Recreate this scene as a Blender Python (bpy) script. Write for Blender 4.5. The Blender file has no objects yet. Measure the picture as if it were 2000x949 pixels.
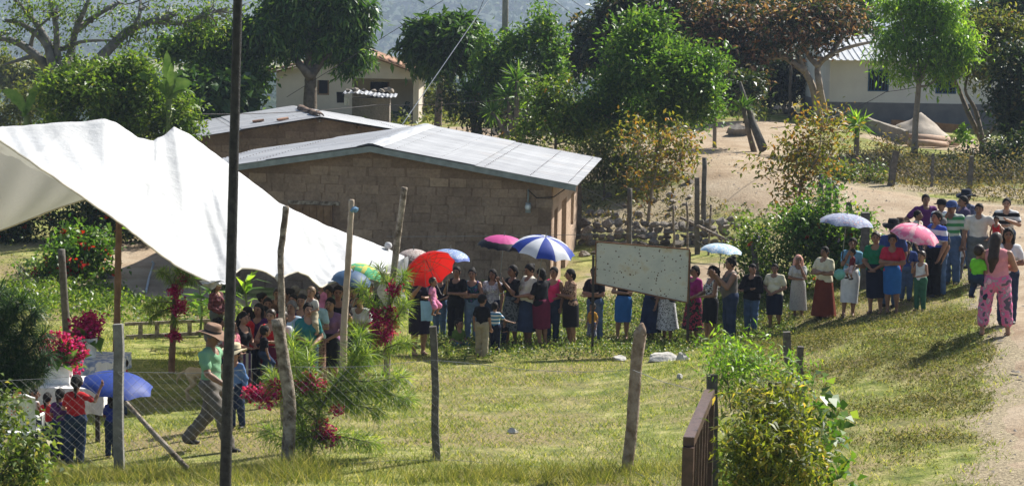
import bpy, math, random
import numpy as np
from mathutils import Vector, Matrix
random.seed(11); rng = np.random.default_rng(11)
S = bpy.context.scene
COL = S.collection
# ------------------------------------------------------------------ camera, sky, sun
FPX, CX, CY = 4000.0, 1000.0, 474.5            # focal length and centre in photo pixels (2000 x 949)
PITCH, ROLL, CAMZ = math.radians(6.5), 0.018, 6.8
_F = Vector((0, math.cos(PITCH), -math.sin(PITCH)))
_X = Vector((1, 0, 0)); _U = _X.cross(_F)
_R = (_X*math.cos(ROLL) + _U*math.sin(ROLL)); _UP = (_U*math.cos(ROLL) - _X*math.sin(ROLL))
cam_d = bpy.data.cameras.new('camera'); cam = bpy.data.objects.new('camera', cam_d); COL.objects.link(cam)
cam_d.sensor_width = 36; cam_d.lens = 36*FPX/2000; cam_d.clip_end = 6000; cam_d.clip_start = .1
m = Matrix((( _R.x, _UP.x, -_F.x, 0), (_R.y, _UP.y, -_F.y, 0), (_R.z, _UP.z, -_F.z, CAMZ), (0, 0, 0, 1)))
cam.matrix_world = m
cam_d.dof.use_dof = True; cam_d.dof.focus_distance = 41; cam_d.dof.aperture_fstop = 5.6
S.camera = cam
SUN_EL, SUN_DIR = math.radians(42), Vector((.72, .69, 0)).normalized()
w = bpy.data.worlds.new('World'); S.world = w; w.use_nodes = True
nt = w.node_tree; bg = nt.nodes['Background']; sky = nt.nodes.new('ShaderNodeTexSky')
sky.sky_type = 'NISHITA'; sky.sun_disc = False; sky.sun_elevation = SUN_EL
sky.sun_rotation = math.atan2(SUN_DIR.x, SUN_DIR.y); sky.air_density = 1.0; sky.dust_density = 1.5
nt.links.new(sky.outputs[0], bg.inputs[0]); bg.inputs[1].default_value = .07
sl = bpy.data.lights.new('sun', 'SUN'); sl.energy = 5.0; sl.angle = math.radians(.55); sl.color = (1, .965, .90)
sun = bpy.data.objects.new('sun', sl); COL.objects.link(sun)
sd = Vector((SUN_DIR.x*math.cos(SUN_EL), SUN_DIR.y*math.cos(SUN_EL), math.sin(SUN_EL)))
sun.rotation_euler = sd.to_track_quat('Z', 'Y').to_euler(); sun.location = (40, 40, 60)
vs = S.view_settings; vs.view_transform = 'Standard'; vs.look = 'None'; vs.gamma = 1; vs.exposure = 1.02
vs.use_curve_mapping = False
S.render.engine = 'CYCLES'
S.cycles.max_bounces = 6; S.cycles.diffuse_bounces = 3; S.cycles.glossy_bounces = 2
S.cycles.transmission_bounces = 3; S.cycles.transparent_max_bounces = 6; S.cycles.volume_bounces = 0

# ------------------------------------------------------------------ pixel -> place
def ray(px, py):
    return _F*FPX + _R*(px-CX) + _UP*(CY-py)
def at(px, py, D):
    d = ray(px, py); return Vector((0, 0, CAMZ)) + d*(D/d.y)
# ------------------------------------------------------------------ terrain height
_cp = []
def _c(px, D, z): _cp.append(((px-1000)/4000*D, D, z))
for a in [(415, 28, .75), (1100, 42, 0), (850, 25.3, 1.15), (1235, 25, 1.12), (150, 27.4, .68), (335, 35.5, .36), (225, 37, .3),
          (130, 40, .26), (250, 50, .1), (700, 42, .0), (700, 34, .42), (1000, 32, .55), (1000, 37, .25), (1320, 32, .75), (1300, 40, .12),
          (1935, 32, 1.88), (1905, 42, 1.36), (1740, 41, .93), (1555, 42, .6), (1420, 42, .08), (1900, 22, 1.8), (1500, 22, 1.45),
          (1700, 34, 1.5), (1345, 20, 1.35), (-100, 28, .7), (-200, 45, .2), (1980, 49, 1.5), (1700, 58.8, 1.6), (1430, 60.7, 1.9),
          (1400, 65, 2.3), (1450, 75, 2.8), (1612, 82, 2.5), (1900, 75, 2.1), (1700, 65, 1.75), (1950, 60, 1.6), (1990, 83, 2.4),
          (1130, 56, .45), (1380, 56, .6), (1240, 59, 1.1), (1077, 48, .12), (600, 48, .05), (600, 62, .5), (300, 62, .4), (640, 85, 1.7),
          (860, 78, 2.2), (1000, 70, 1.9), (1100, 62, 1.3), (0, 60, .4), (100, 80, .6), (1300, 75, 2.4), (0, 110, -1.5), (700, 105, 1.2),
          (1200, 100, 2.4), (1900, 105, 3.), (2500, 80, 2.6), (2600, 45, 1.7), (2400, 28, 2.), (-600, 60, .3), (-700, 30, .6), (600, 20, 1.5),
          (400, 15, 1.8), (1000, 12, 2.2), (1900, 14, 2.)]:
    _c(*a)
_cp = np.array(_cp)
def _ker(r2): return np.sqrt(r2 + 4.0)
_n = len(_cp)
_A = np.zeros((_n+1, _n+1)); _dd = ((_cp[:, None, :2]-_cp[None, :, :2])**2).sum(-1)
_A[:_n, :_n] = _ker(_dd) ; _A[:_n, :_n] += np.eye(_n)*-.05; _A[:_n, _n] = 1; _A[_n, :_n] = 1
_w = np.linalg.solve(_A, np.append(_cp[:, 2], 0))
def sstep(a, b, x):
    t = np.clip((x-a)/(b-a), 0, 1); return t*t*(3-2*t)
def ground_z(X, Y):
    X = np.asarray(X, float); Y = np.asarray(Y, float); sh = np.broadcast(X, Y).shape
    x = np.broadcast_to(X, sh).ravel(); y = np.broadcast_to(Y, sh).ravel()
    out = np.empty(x.size)
    for i in range(0, x.size, 20000):
        sl_ = slice(i, i+20000)
        d = (x[sl_, None]-_cp[None, :, 0])**2 + (y[sl_, None]-_cp[None, :, 1])**2
        out[sl_] = _ker(d) @ _w[:_n] + _w[_n]
    out = np.clip(out, -6, 5)
    far = sstep(98, 210, y) * sstep(-1, 1, 1+0*x)
    side = sstep(45, 110, np.abs(x))
    out = out*(1-far) + far*(-26)
    out = out*(1-side*(1-far)) + side*(1-far)*2.0
    out += .05*np.sin(x*1.3+.7*y)*np.sin(y*.9-.4*x)*sstep(15, 20, y)*.5
    return out.reshape(sh)
def gz(x, y): return float(ground_z(np.array([x]), np.array([y]))[0])
def hit(px, py):
    d = ray(px, py); d = d/d.y; lo = 12.0; ys = np.arange(12, 140, .25)
    zs = CAMZ + d.z*ys - ground_z(d.x*ys, ys)
    k = int(np.argmax(zs < 0)) if (zs < 0).any() else len(ys)-1
    y0, y1 = ys[max(k-1, 0)], ys[k]; a, b = zs[max(k-1, 0)], zs[k]
    y = y0 + (y1-y0)*(a/(a-b) if a != b else 0)
    return Vector((d.x*y, y, gz(d.x*y, y)))
def onground(px, D):
    x = (px-1000)/4000*D; x -= 0
    for _ in range(3):
        z = gz(x, D); d = ray(px, 474.5); # roll makes x depend a little on height
        py = 474.5
        p = at(px, 18.8+(px-1000)*.018+(CAMZ-z)*4000/D, D); x = p.x
    return Vector((x, D, gz(x, D)))

# ------------------------------------------------------------------ object helpers
def put(o, parent=None):
    COL.objects.link(o)
    if parent is not None: o.parent = parent
    return o
def mesh_np(name, V, F, mat=None, smooth=False, parent=None, mi=None):
    """V (n,3) array, F (m,k) array with k = 3 or 4, or a list of faces"""
    me = bpy.data.meshes.new(name)
    V = np.asarray(V, dtype=np.float32)
    if isinstance(F, np.ndarray):
        k = F.shape[1]; me.vertices.add(len(V)); me.vertices.foreach_set('co', V.ravel())
        me.loops.add(F.size); me.loops.foreach_set('vertex_index', F.astype(np.int32).ravel())
        me.polygons.add(len(F)); me.polygons.foreach_set('loop_start', np.arange(0, F.size, k, dtype=np.int32))
        me.update(calc_edges=True)
    else:
        me.from_pydata([tuple(map(float, v)) for v in V], [], [tuple(f) for f in F]); me.update()
    if smooth: me.polygons.foreach_set('use_smooth', np.ones(len(me.polygons), dtype=bool))
    for mm in (mat if isinstance(mat, (list, tuple)) else [mat]):
        if mm: me.materials.append(mm)
    if mi is not None: me.polygons.foreach_set('material_index', np.asarray(mi, dtype=np.int32))
    return put(bpy.data.objects.new(name, me), parent)
def thing(name, label, cat, loc=(0, 0, 0), rotz=0, group=None):
    o = bpy.data.objects.new(name, None); COL.objects.link(o); o.location = loc; o.rotation_euler = (0, 0, rotz)
    o.empty_display_size = .1
    return tag(o, label, cat, group)
def tag(o, label, cat, group=None, kind=None):
    o['label'] = label; o['category'] = cat
    if group: o['group'] = group
    if kind: o['kind'] = kind
    return o
class MB:
    """collects vertices and faces for ONE mesh"""
    def __init__(s): s.V = []; s.F = []; s.mi = []
    def add(s, V, F, m=0):
        b = len(s.V); s.V.extend([tuple(v) for v in V]); s.F.extend([tuple(i+b for i in f) for f in F]); s.mi.extend([m]*len(F)); return s
    def box(s, x0, x1, y0, y1, z0, z1, m=0):
        return s.add([(x0, y0, z0), (x1, y0, z0), (x1, y1, z0), (x0, y1, z0), (x0, y0, z1), (x1, y0, z1), (x1, y1, z1), (x0, y1, z1)],
                     [(0, 3, 2, 1), (4, 5, 6, 7), (0, 1, 5, 4), (1, 2, 6, 5), (2, 3, 7, 6), (3, 0, 4, 7)], m)
    def tube(s, pts, rad, n=8, m=0, jit=0, flat=1.0):
        pts = [Vector(p) for p in pts]; k = len(pts)
        if not hasattr(rad, '__len__'): rad = [rad]*k
        V = []; up = None
        for i, p in enumerate(pts):
            t = (pts[min(i+1, k-1)]-pts[max(i-1, 0)])
            t = t.normalized() if t.length > 1e-9 else Vector((0, 0, 1))
            if up is None: up = t.orthogonal().normalized()
            up = (up - t*up.dot(t)); up = up.normalized() if up.length > 1e-6 else t.orthogonal().normalized()
            sd_ = t.cross(up)
            for j in range(n):
                a = 2*math.pi*j/n; r = rad[i]*(1+jit*random.uniform(-1, 1))
                V.append(p + (up*math.cos(a) + sd_*math.sin(a)*flat)*r)
        F = [(i*n+j, i*n+(j+1) % n, (i+1)*n+(j+1) % n, (i+1)*n+j) for i in range(k-1) for j in range(n)]
        F += [tuple(range(n))[::-1], tuple(range((k-1)*n, k*n))]
        return s.add(V, F, m)
    def lathe(s, prof, n=16, c=(0, 0, 0), m=0, squash=1.0):
        V = [(c[0]+r*math.cos(2*math.pi*j/n), c[1]+r*math.sin(2*math.pi*j/n)*squash, c[2]+z) for r, z in prof for j in range(n)]
        F = [(i*n+j, i*n+(j+1) % n, (i+1)*n+(j+1) % n, (i+1)*n+j) for i in range(len(prof)-1) for j in range(n)]
        return s.add(V, F, m)
    def ball(s, c, r, n=8, k=5, m=0, jit=0):
        if not hasattr(r, '__len__'): r = (r, r, r)
        V = [(c[0], c[1], c[2]-r[2])]
        for i in range(1, k):
            a = math.pi*i/k
            for j in range(n):
                b = 2*math.pi*j/n; q = 1+jit*random.uniform(-1, 1)
                V.append((c[0]+r[0]*math.sin(a)*math.cos(b)*q, c[1]+r[1]*math.sin(a)*math.sin(b)*q, c[2]-r[2]*math.cos(a)*q))
        V.append((c[0], c[1], c[2]+r[2])); e = len(V)-1
        F = [(0, 1+(j+1) % n, 1+j) for j in range(n)]
        F += [(1+i*n+j, 1+i*n+(j+1) % n, 1+(i+1)*n+(j+1) % n, 1+(i+1)*n+j) for i in range(k-2) for j in range(n)]
        F += [(1+(k-2)*n+j, 1+(k-2)*n+(j+1) % n, e) for j in range(n)]
        return s.add(V, F, m)
    def build(s, name, mat, parent=None, smooth=False, off=None):
        V = s.V if off is None else [(v[0]-off[0], v[1]-off[1], v[2]-off[2]) for v in s.V]
        multi = isinstance(mat, (list, tuple))
        return mesh_np(name, V, s.F, mat, smooth, parent, s.mi if multi else None)

# ------------------------------------------------------------------ materials
MATS = {}
def _new(name):
    mt = bpy.data.materials.new(name); mt.use_nodes = True; nt = mt.node_tree
    return mt, nt, nt.nodes['Principled BSDF'], nt.nodes['Material Output']
def N(nt, typ, **kw):
    n = nt.nodes.new(typ)
    for k, v in kw.items():
        if k.startswith('i_'): n.inputs[k[2:].replace('_', ' ')].default_value = v
        else: setattr(n, k, v)
    return n
def L(nt, a, b): nt.links.new(a, b)
def c4(c): return (c[0], c[1], c[2], 1)
def ramp(nt, fac, stops, interp='LINEAR'):
    r = N(nt, 'ShaderNodeValToRGB'); r.color_ramp.interpolation = interp
    e = r.color_ramp.elements
    e[0].position, e[0].color = stops[0][0], c4(stops[0][1]); e[1].position, e[1].color = stops[-1][0], c4(stops[-1][1])
    for p, c in stops[1:-1]:
        q = e.new(p); q.color = c4(c)
    L(nt, fac, r.inputs[0]); return r.outputs[0]
def mixc(nt, fac, a, b, mode='MIX'):
    n = N(nt, 'ShaderNodeMix', data_type='RGBA', blend_type=mode)
    for src, k in ((fac, 0), (a, 6), (b, 7)):
        if isinstance(src, (int, float)): n.inputs[k].default_value = src
        elif isinstance(src, tuple): n.inputs[k].default_value = c4(src)
        else: L(nt, src, n.inputs[k])
    return n.outputs[2]
def noise(nt, scale, detail=4, rough=.55, vec=None, coord='Object', dim=None):
    n = N(nt, 'ShaderNodeTexNoise'); n.inputs['Scale'].default_value = scale; n.inputs['Detail'].default_value = detail
    n.inputs['Roughness'].default_value = rough
    if vec is None:
        tc = N(nt, 'ShaderNodeTexCoord'); vec = tc.outputs[coord]
    L(nt, vec, n.inputs['Vector']); return n
def bump(nt, bsdf, h, strength=.3, dist=.02):
    b = N(nt, 'ShaderNodeBump'); b.inputs['Strength'].default_value = strength; b.inputs['Distance'].default_value = dist
    L(nt, h, b.inputs['Height']); L(nt, b.outputs[0], bsdf.inputs['Normal'])
def M(name, col, rough=.85, col2=None, var=.25, scale=5, bmp=0, bscale=25, spec=.25, metal=0, transl=0, objvar=0, lo=.3, hi=.7, bdist=.02):
    if name in MATS: return MATS[name]
    mt, nt, b, out = _new(name)
    c2 = col2 or tuple(min(1, c*(1+var)) for c in col); c1 = col if col2 else tuple(c*(1-var) for c in col)
    n = noise(nt, scale)
    cc = ramp(nt, n.outputs[0], [(lo, c1), (hi, c2)])
    if objvar:
        oi = N(nt, 'ShaderNodeObjectInfo'); v = N(nt, 'ShaderNodeMapRange'); v.inputs[3].default_value = 1-objvar; v.inputs[4].default_value = 1+objvar
        L(nt, oi.outputs['Random'], v.inputs[0]); cc = mixc(nt, 1.0, cc, v.outputs[0], 'MULTIPLY')
    L(nt, cc, b.inputs['Base Color']); b.inputs['Roughness'].default_value = rough
    b.inputs['Specular IOR Level'].default_value = spec; b.inputs['Metallic'].default_value = metal
    if bmp: bump(nt, b, noise(nt, bscale, 5).outputs[0], bmp, bdist)
    if transl:
        t = N(nt, 'ShaderNodeBsdfTranslucent'); L(nt, cc, t.inputs[0]); mx = N(nt, 'ShaderNodeMixShader'); mx.inputs[0].default_value = transl
        L(nt, b.outputs[0], mx.inputs[1]); L(nt, t.outputs[0], mx.inputs[2]); L(nt, mx.outputs[0], out.inputs[0])
    MATS[name] = mt; return mt
def LEAF(name, stops, rough=.5, transl=.35, spec=.28):
    """each leaf is a mesh island with its own shade"""
    if name in MATS: return MATS[name]
    mt, nt, b, out = _new(name)
    if 'petal' not in name: stops = [(p, tuple(min(.6, v*q) for v, q in zip(c, (1.32, 1.18, 1.15)))) for p, c in stops]
    g = N(nt, 'ShaderNodeNewGeometry'); cc = ramp(nt, g.outputs['Random Per Island'], stops)
    L(nt, cc, b.inputs['Base Color']); b.inputs['Roughness'].default_value = rough; b.inputs['Specular IOR Level'].default_value = spec
    t = N(nt, 'ShaderNodeBsdfTranslucent'); L(nt, mixc(nt, 1., cc, (1.7, 1.8, .65), 'MULTIPLY'), t.inputs[0])
    mx = N(nt, 'ShaderNodeMixShader'); mx.inputs[0].default_value = transl
    L(nt, b.outputs[0], mx.inputs[1]); L(nt, t.outputs[0], mx.inputs[2]); L(nt, mx.outputs[0], out.inputs[0])
    MATS[name] = mt; return mt
# ------------------------------------------------------------------ ground, roads, hills
def poly_dist(x, y, pts):
    d = np.full(x.shape, 1e9)
    for (x0, y0, r0), (x1, y1, r1) in zip(pts[:-1], pts[1:]):
        dx, dy = x1-x0, y1-y0; t = np.clip(((x-x0)*dx+(y-y0)*dy)/(dx*dx+dy*dy+1e-9), 0, 1)
        d = np.minimum(d, np.hypot(x-x0-t*dx, y-y0-t*dy) - (r0+(r1-r0)*t))
    return d
def _hash(i, j, seed):
    h = np.sin(i*127.1+j*311.7+seed*74.7)*43758.5453; return h-np.floor(h)
def vnoise(x, y, s, seed=0):
    out = 0; amp = 1; tot = 0
    for o_ in range(3):
        u, v = x*s*.5*2**o_+o_*7.3, y*s*.5*2**o_-o_*3.1; i, j = np.floor(u), np.floor(v); fx, fy = u-i, v-j; fx = fx*fx*(3-2*fx); fy = fy*fy*(3-2*fy)
        q = (_hash(i, j, seed)*(1-fx)+_hash(i+1, j, seed)*fx)*(1-fy)+(_hash(i, j+1, seed)*(1-fx)+_hash(i+1, j+1, seed)*fx)*fy
        out = out+amp*(q*2-1); tot += amp; amp *= .55
    return out/tot*1.4
ROAD = [(6.1, 14, 1.8), (7.2, 22, 1.8), (9.2, 30, 1.85), (10.9, 38, 2.2), (13.4, 46, 3.0), (13.0, 54, 3.4), (10, 58, 2.4), (7.5, 60.5, 2.0), (6.5, 65, 1.8), (6.9, 72, 3.4), (8.5, 76, 2.6)]
ROAD2 = [(13, 52, 3.2), (24, 52, 3), (45, 50, 3)]
YARD_R = [(14, 74, 1.6), (22, 74, 2.2), (30, 73, 2)]
DIRT_L = [(-10.2, 56, .9), (-9.3, 50, 1.6), (-7.5, 46.5, .9), (-4.5, 45.6, .8)]
DIRT_M = [(2.2, 49, .7), (3.5, 51.5, 1.0), (5, 50.5, 1.2), (5.2, 47, .6)]
DIRT_C = [(-4.5, 79, 1.0), (-2, 77, 1.4), (.5, 74, 1.0)]
def dirt_d(x, y):
    d = poly_dist(x, y, ROAD)
    for p in (ROAD2, YARD_R, DIRT_L, DIRT_M, DIRT_C): d = np.minimum(d, poly_dist(x, y, p))
    return d + .35*vnoise(x, y, 1.1, 2) + .12*vnoise(x, y, 4.0, 5)
BANKS = [[(2.0, 58, 1.0), (4.0, 58.5, 1.5), (6.0, 60, 1.2)], [(11, 66, 1.2), (16, 66.5, 1.6), (24, 68, 1.6), (30, 68, 2)], [(8, 70, 2), (10, 68, 2)], [(11.5, 61.5, .8), (15, 61, 1.6), (22, 60.5, 2.2), (32, 60, 2.5)], [(4.6, 24, -.5), (4.0, 21, -.1)], [(-3, 75, 2), (1, 70, 2), (3, 64, 1.2)]]
def soil_d(x, y):
    d = np.full(x.shape, 1e9)
    for p in BANKS: d = np.minimum(d, poly_dist(x, y, p))
    return d + .8*vnoise(x, y, 1.2, 8)
def grid_mesh(xs, ys, zf):
    X, Y = np.meshgrid(xs, ys, indexing='xy'); Z = zf(X, Y)
    V = np.stack([X, Y, Z], -1).reshape(-1, 3); nx = len(xs); ny = len(ys)
    i = np.arange(nx-1)[None, :] + nx*np.arange(ny-1)[:, None]
    F = np.stack([i, i+1, i+nx+1, i+nx], -1).reshape(-1, 4)
    return V, F, X, Y
def ground_mat():
    mt, nt, b, out = _new('grass_soil')
    tc = N(nt, 'ShaderNodeTexCoord'); v = tc.outputs['Object']
    big = noise(nt, .35, 5, .6, v); mid = noise(nt, 2.2, 6, .65, v); fine = noise(nt, 22, 4, .7, v)
    g = ramp(nt, mid.outputs[0], [(.34, (.09, .125, .026)), (.5, (.22, .24, .06)), (.64, (.40, .37, .15))])
    dry = ramp(nt, fine.outputs[0], [(.3, (.17, .125, .065)), (.7, (.35, .27, .15))])
    f = ramp(nt, big.outputs[0], [(.44, (0, 0, 0)), (.6, (.85, .85, .85))])
    c = mixc(nt, f, g, dry)
    at_ = N(nt, 'ShaderNodeAttribute', attribute_name='dirt'); ad = N(nt, 'ShaderNodeMath', operation='ADD'); L(nt, at_.outputs['Fac'], ad.inputs[0]); L(nt, mid.outputs[0], ad.inputs[1])
    c = mixc(nt, ramp(nt, ad.outputs[0], [(.80, (0, 0, 0)), (1.15, (1, 1, 1))]), c, ramp(nt, fine.outputs[0], [(.3, (.24, .19, .12)), (.7, (.42, .35, .24))]))
    c = mixc(nt, .55, c, ramp(nt, fine.outputs[0], [(.3, (.35, .35, .35)), (.7, (1.4, 1.4, 1.3))]), 'MULTIPLY')
    L(nt, c, b.inputs['Base Color']); b.inputs['Roughness'].default_value = .95; b.inputs['Specular IOR Level'].default_value = .1
    bump(nt, b, fine.outputs[0], .8, .05); MATS['ground'] = mt; return mt
def dirt_mat():
    mt, nt, b, out = _new('dirt')
    tc = N(nt, 'ShaderNodeTexCoord'); v = tc.outputs['Object']
    mid = noise(nt, .9, 6, .62, v); fine = noise(nt, 14, 5, .7, v)
    c = ramp(nt, mid.outputs[0], [(.3, (.27, .195, .125)), (.5, (.37, .285, .195)), (.72, (.44, .36, .26))])
    c = mixc(nt, .5, c, ramp(nt, fine.outputs[0], [(.3, (.6, .58, .55)), (.65, (1.2, 1.2, 1.2))]), 'MULTIPLY')
    L(nt, c, b.inputs['Base Color']); b.inputs['Roughness'].default_value = .95; b.inputs['Specular IOR Level'].default_value = .1
    bump(nt, b, fine.outputs[0], .7, .06); return mt
xs = np.concatenate([-np.geomspace(2500, 42, 22), np.arange(-40, 40.1, .5), np.geomspace(42, 2500, 22)])
ys = np.concatenate([[-30, -5, 4], np.arange(8, 110, .5), np.geomspace(112, 4000, 40)])
V, F, _, _ = grid_mesh(xs, ys, ground_z)
o = mesh_np('ground', V, F, ground_mat(), True); o['kind'] = 'structure'
_da = o.data.attributes.new('dirt', 'FLOAT', 'POINT'); _da.data.foreach_set('value', (np.maximum(sstep(.7, -.3, dirt_d(V[:, 0], V[:, 1])), .75*sstep(1.2, -.8, soil_d(V[:, 0], V[:, 1])))*.9).astype(np.float32))
DIRT = dirt_mat()
def dirt_sheet(name, x0, x1, y0, y1, lines, step=.16):
    xs = np.arange(x0, x1, step); ys = np.arange(y0, y1, step)
    def d(x, y):
        q = np.full(x.shape, 1e9)
        for p in lines: q = np.minimum(q, poly_dist(x, y, p))
        return q + .35*vnoise(x, y, 1.1, 2) + .12*vnoise(x, y, 4.0, 5)
    X, Y = np.meshgrid(xs, ys); D = d(X, Y)
    # bilinear height from a coarser grid is the ground sheet itself: sample it the same way so that the road never dips under it
    def gl(x, y):
        xi = np.floor(x/.5)*.5; yi = np.floor(y/.5)*.5; fx = (x-xi)/.5; fy = (y-yi)/.5
        a, b, c, e = ground_z(xi, yi), ground_z(xi+.5, yi), ground_z(xi, yi+.5), ground_z(xi+.5, yi+.5)
        return np.maximum(a*(1-fx)*(1-fy)+b*fx*(1-fy)+c*(1-fx)*fy+e*fx*fy, np.minimum(np.minimum(a, b), np.minimum(c, e)))
    Z = gl(X, Y) - .02 + .05*np.clip(-D/.5, 0, 1) + .012*vnoise(X, Y, 2.3, 1)*np.clip(-D/.5, 0, 1)
    V = np.stack([X, Y, Z], -1).reshape(-1, 3); nx = len(xs)
    i = (np.arange(nx-1)[None, :] + nx*np.arange(len(ys)-1)[:, None])
    ok = (D[:-1, :-1] < 0) | (D[1:, 1:] < 0) | (D[1:, :-1] < 0) | (D[:-1, 1:] < 0)
    i = i[ok]; F = np.stack([i, i+1, i+nx+1, i+nx], -1)
    used = np.unique(F); rm = np.full(len(V), -1); rm[used] = np.arange(len(used))
    o = mesh_np(name, V[used], rm[F], DIRT, True); o['kind'] = 'structure'; return o
dirt_sheet('dirt_road', 4, 30, 13, 82, [ROAD, ROAD2], .2)
dirt_sheet('dirt_yard', 11, 33, 69, 80, [YARD_R], .25)
dirt_sheet('dirt_patch', -13, -2, 43, 59, [DIRT_L])
dirt_sheet('dirt_path', .5, 7.5, 45, 54, [DIRT_M])
dirt_sheet('dirt_yard', -7, 3, 72, 82, [DIRT_C])
# far hills across the valley
HS = 2.2
def hill_z(X, Y): return HS*_hill(X/HS, Y/HS)
def _hill(X, Y):
    az = X/Y
    ridge = np.interp(az, [-1.5, -.6, -.25, -.12, -.06, 0, .03, .06, .12, .3, .8, 1.5], [60, 70, 45, 42, 46, 32, 10, -6, -14, 10, 40, 50])
    t = sstep(330, 1150, Y)
    z = -30 + t*(ridge+30)*1.0
    z += (9*np.sin(X*.012+1)*np.cos(Y*.009) + 5*np.sin(X*.03+Y*.021) + 2*np.sin(X*.08-Y*.06))*sstep(320, 600, Y)*(.4+.6*(1-t))
    return z - sstep(1150, 1700, Y)*40
HILLM = M('hill_soil', (.03, .06, .03), .95, (.09, .10, .055), scale=.01)
V, F, _, _ = grid_mesh(np.linspace(-2000, 2000, 130), np.linspace(520, 3700, 120), hill_z)
o = mesh_np('hills', V, F, HILLM, True); o['kind'] = 'structure'
# ------------------------------------------------------------------ leaf clouds
def unit(a): return a/np.maximum(np.linalg.norm(a, axis=-1, keepdims=True), 1e-9)
def leaf_quads(C, Dv, ln, wd, fold=.25, bend=.15):
    """C base points (n,3), Dv directions (n,3); one folded rhombus for each leaf"""
    n = len(C); Dv = unit(Dv); up = unit(rng.normal(size=(n, 3))*.5+np.array([0, 0, 1.])); sd_ = unit(np.cross(Dv, up)); nn = np.cross(sd_, Dv)
    ln = np.broadcast_to(ln, n)[:, None]; wd = np.broadcast_to(wd, n)[:, None]
    mid = C+Dv*ln*.45+nn*wd*fold
    V = np.stack([C, mid+sd_*wd*.5, C+Dv*ln-nn*ln*bend, mid-sd_*wd*.5], 1).reshape(-1, 3)
    F = (np.arange(n)[:, None]*4+np.arange(4)[None, :])
    return V, F
def far_woods():
    n = 15000; Y = np.sqrt(rng.uniform(800**2, 2650**2, n)); X = (rng.uniform(-.34, .12, n))*Y
    Z = hill_z(X, Y); keep = rng.random(n) < .5+.5*np.sin(X*.014+1.3)*np.cos(Y*.012)
    X, Y, Z = X[keep], Y[keep], Z[keep]; s = rng.uniform(3., 8., len(X)); k = 20
    n2 = 2600; Y2 = np.sqrt(rng.uniform(125**2, 800**2, n2)); X2 = rng.uniform(-.34, .12, n2)*Y2; X = np.append(X, X2); Y = np.append(Y, Y2); s = np.append(s, rng.uniform(1., 2.4, n2)*np.clip(Y2/300, .6, 2)); Z = np.append(Z, np.maximum(ground_z(X2, Y2), hill_z(X2, Y2))); n = len(X)
    dirs = unit(rng.normal(size=(n, k, 3))); dirs[..., 2] = np.abs(dirs[..., 2])*.9+.1
    C = np.stack([X, Y, Z+s*.6], -1)[:, None]+dirs*s[:, None, None]*rng.uniform(.4, .9, (n, k, 1))*np.array([1, 1, 1.1])
    V, F = leaf_quads(C.reshape(-1, 3), (dirs+rng.normal(size=dirs.shape)*.6).reshape(-1, 3), np.repeat(s, k)*.75, np.repeat(s, k)*.6)
    o = mesh_np('far_woods', V, F, LEAF('far_leaf', [(0, (.02, .055, .03)), (.6, (.045, .09, .045)), (1, (.10, .14, .07))], .8, .1, .1))
    tag(o, 'scattered trees and scrub covering the hazy hillside across the valley', 'woods', kind='stuff')
far_woods()
# ------------------------------------------------------------------ buildings
def adobe_mat(name, c1, c2):
    if name in MATS: return MATS[name]
    mt, nt, b, out = _new(name); MATS[name] = mt
    tc = N(nt, 'ShaderNodeTexCoord'); g = N(nt, 'ShaderNodeNewGeometry'); v = g.outputs['Position']
    n1 = noise(nt, .9, 8, .68, v); n2 = noise(nt, 14, 6, .7, v)
    c = ramp(nt, n1.outputs[0], [(.3, c1), (.7, c2)])
    oi = N(nt, 'ShaderNodeObjectInfo'); c = mixc(nt, .6, c, ramp(nt, oi.outputs['Random'], [(0, (.80, .77, .75)), (.5, (1, 1, 1)), (.93, (1.06, 1.03, 1.0)), (1, (1.5, 1.5, 1.4))]), 'MULTIPLY')
    c = mixc(nt, .6, c, ramp(nt, n2.outputs[0], [(.3, (.6, .6, .6)), (.7, (1.25, 1.25, 1.25))]), 'MULTIPLY'); n3 = noise(nt, .45, 6, .7, v)
    c = mixc(nt, .45, c, ramp(nt, n3.outputs[0], [(.36, (.68, .68, .70)), (.5, (1, 1, 1)), (.64, (1.2, 1.16, 1.1))]), 'MULTIPLY')
    L(nt, c, b.inputs['Base Color']); b.inputs['Roughness'].default_value = .95; b.inputs['Specular IOR Level'].default_value = .1
    bump(nt, b, n2.outputs[0], .9, .04); return mt
ADOBE = adobe_mat('adobe', (.24, .165, .115), (.37, .27, .195))
MORTAR = adobe_mat('mud_mortar', (.19, .125, .085), (.30, .21, .15))
def zinc_mat():
    mt, nt, b, out = _new('zinc_sheet')
    g = N(nt, 'ShaderNodeNewGeometry'); oi = N(nt, 'ShaderNodeObjectInfo')
    mp = N(nt, 'ShaderNodeTexCoord'); sc = N(nt, 'ShaderNodeMapping'); sc.inputs['Scale'].default_value = (9, .8, 1); L(nt, mp.outputs['Object'], sc.inputs[0])
    n1 = noise(nt, 1.2, 5, .6, sc.outputs[0]); n2 = noise(nt, .8, 5, .6, g.outputs['Position'])
    c = ramp(nt, n1.outputs[0], [(.32, (.22, .225, .235)), (.5, (.36, .365, .37)), (.7, (.46, .465, .47))])
    c = mixc(nt, .8, c, ramp(nt, oi.outputs['Random'], [(0, (.78, .78, .80)), (.5, (1, 1, 1)), (1, (1.12, 1.12, 1.12))]), 'MULTIPLY')
    c = mixc(nt, ramp(nt, n2.outputs[0], [(.58, (0, 0, 0)), (.8, (.5, .5, .5))]), c, (.42, .36, .31))
    L(nt, c, b.inputs['Base Color']); b.inputs['Metallic'].default_value = .25; b.inputs['Roughness'].default_value = .5; return mt
ZINC = zinc_mat()
STEEL = M('galvanised_steel', (.22, .25, .25), .5, metal=.5, var=.2)
DARK = M('dark_interior', (.012, .012, .014), .9)
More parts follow.
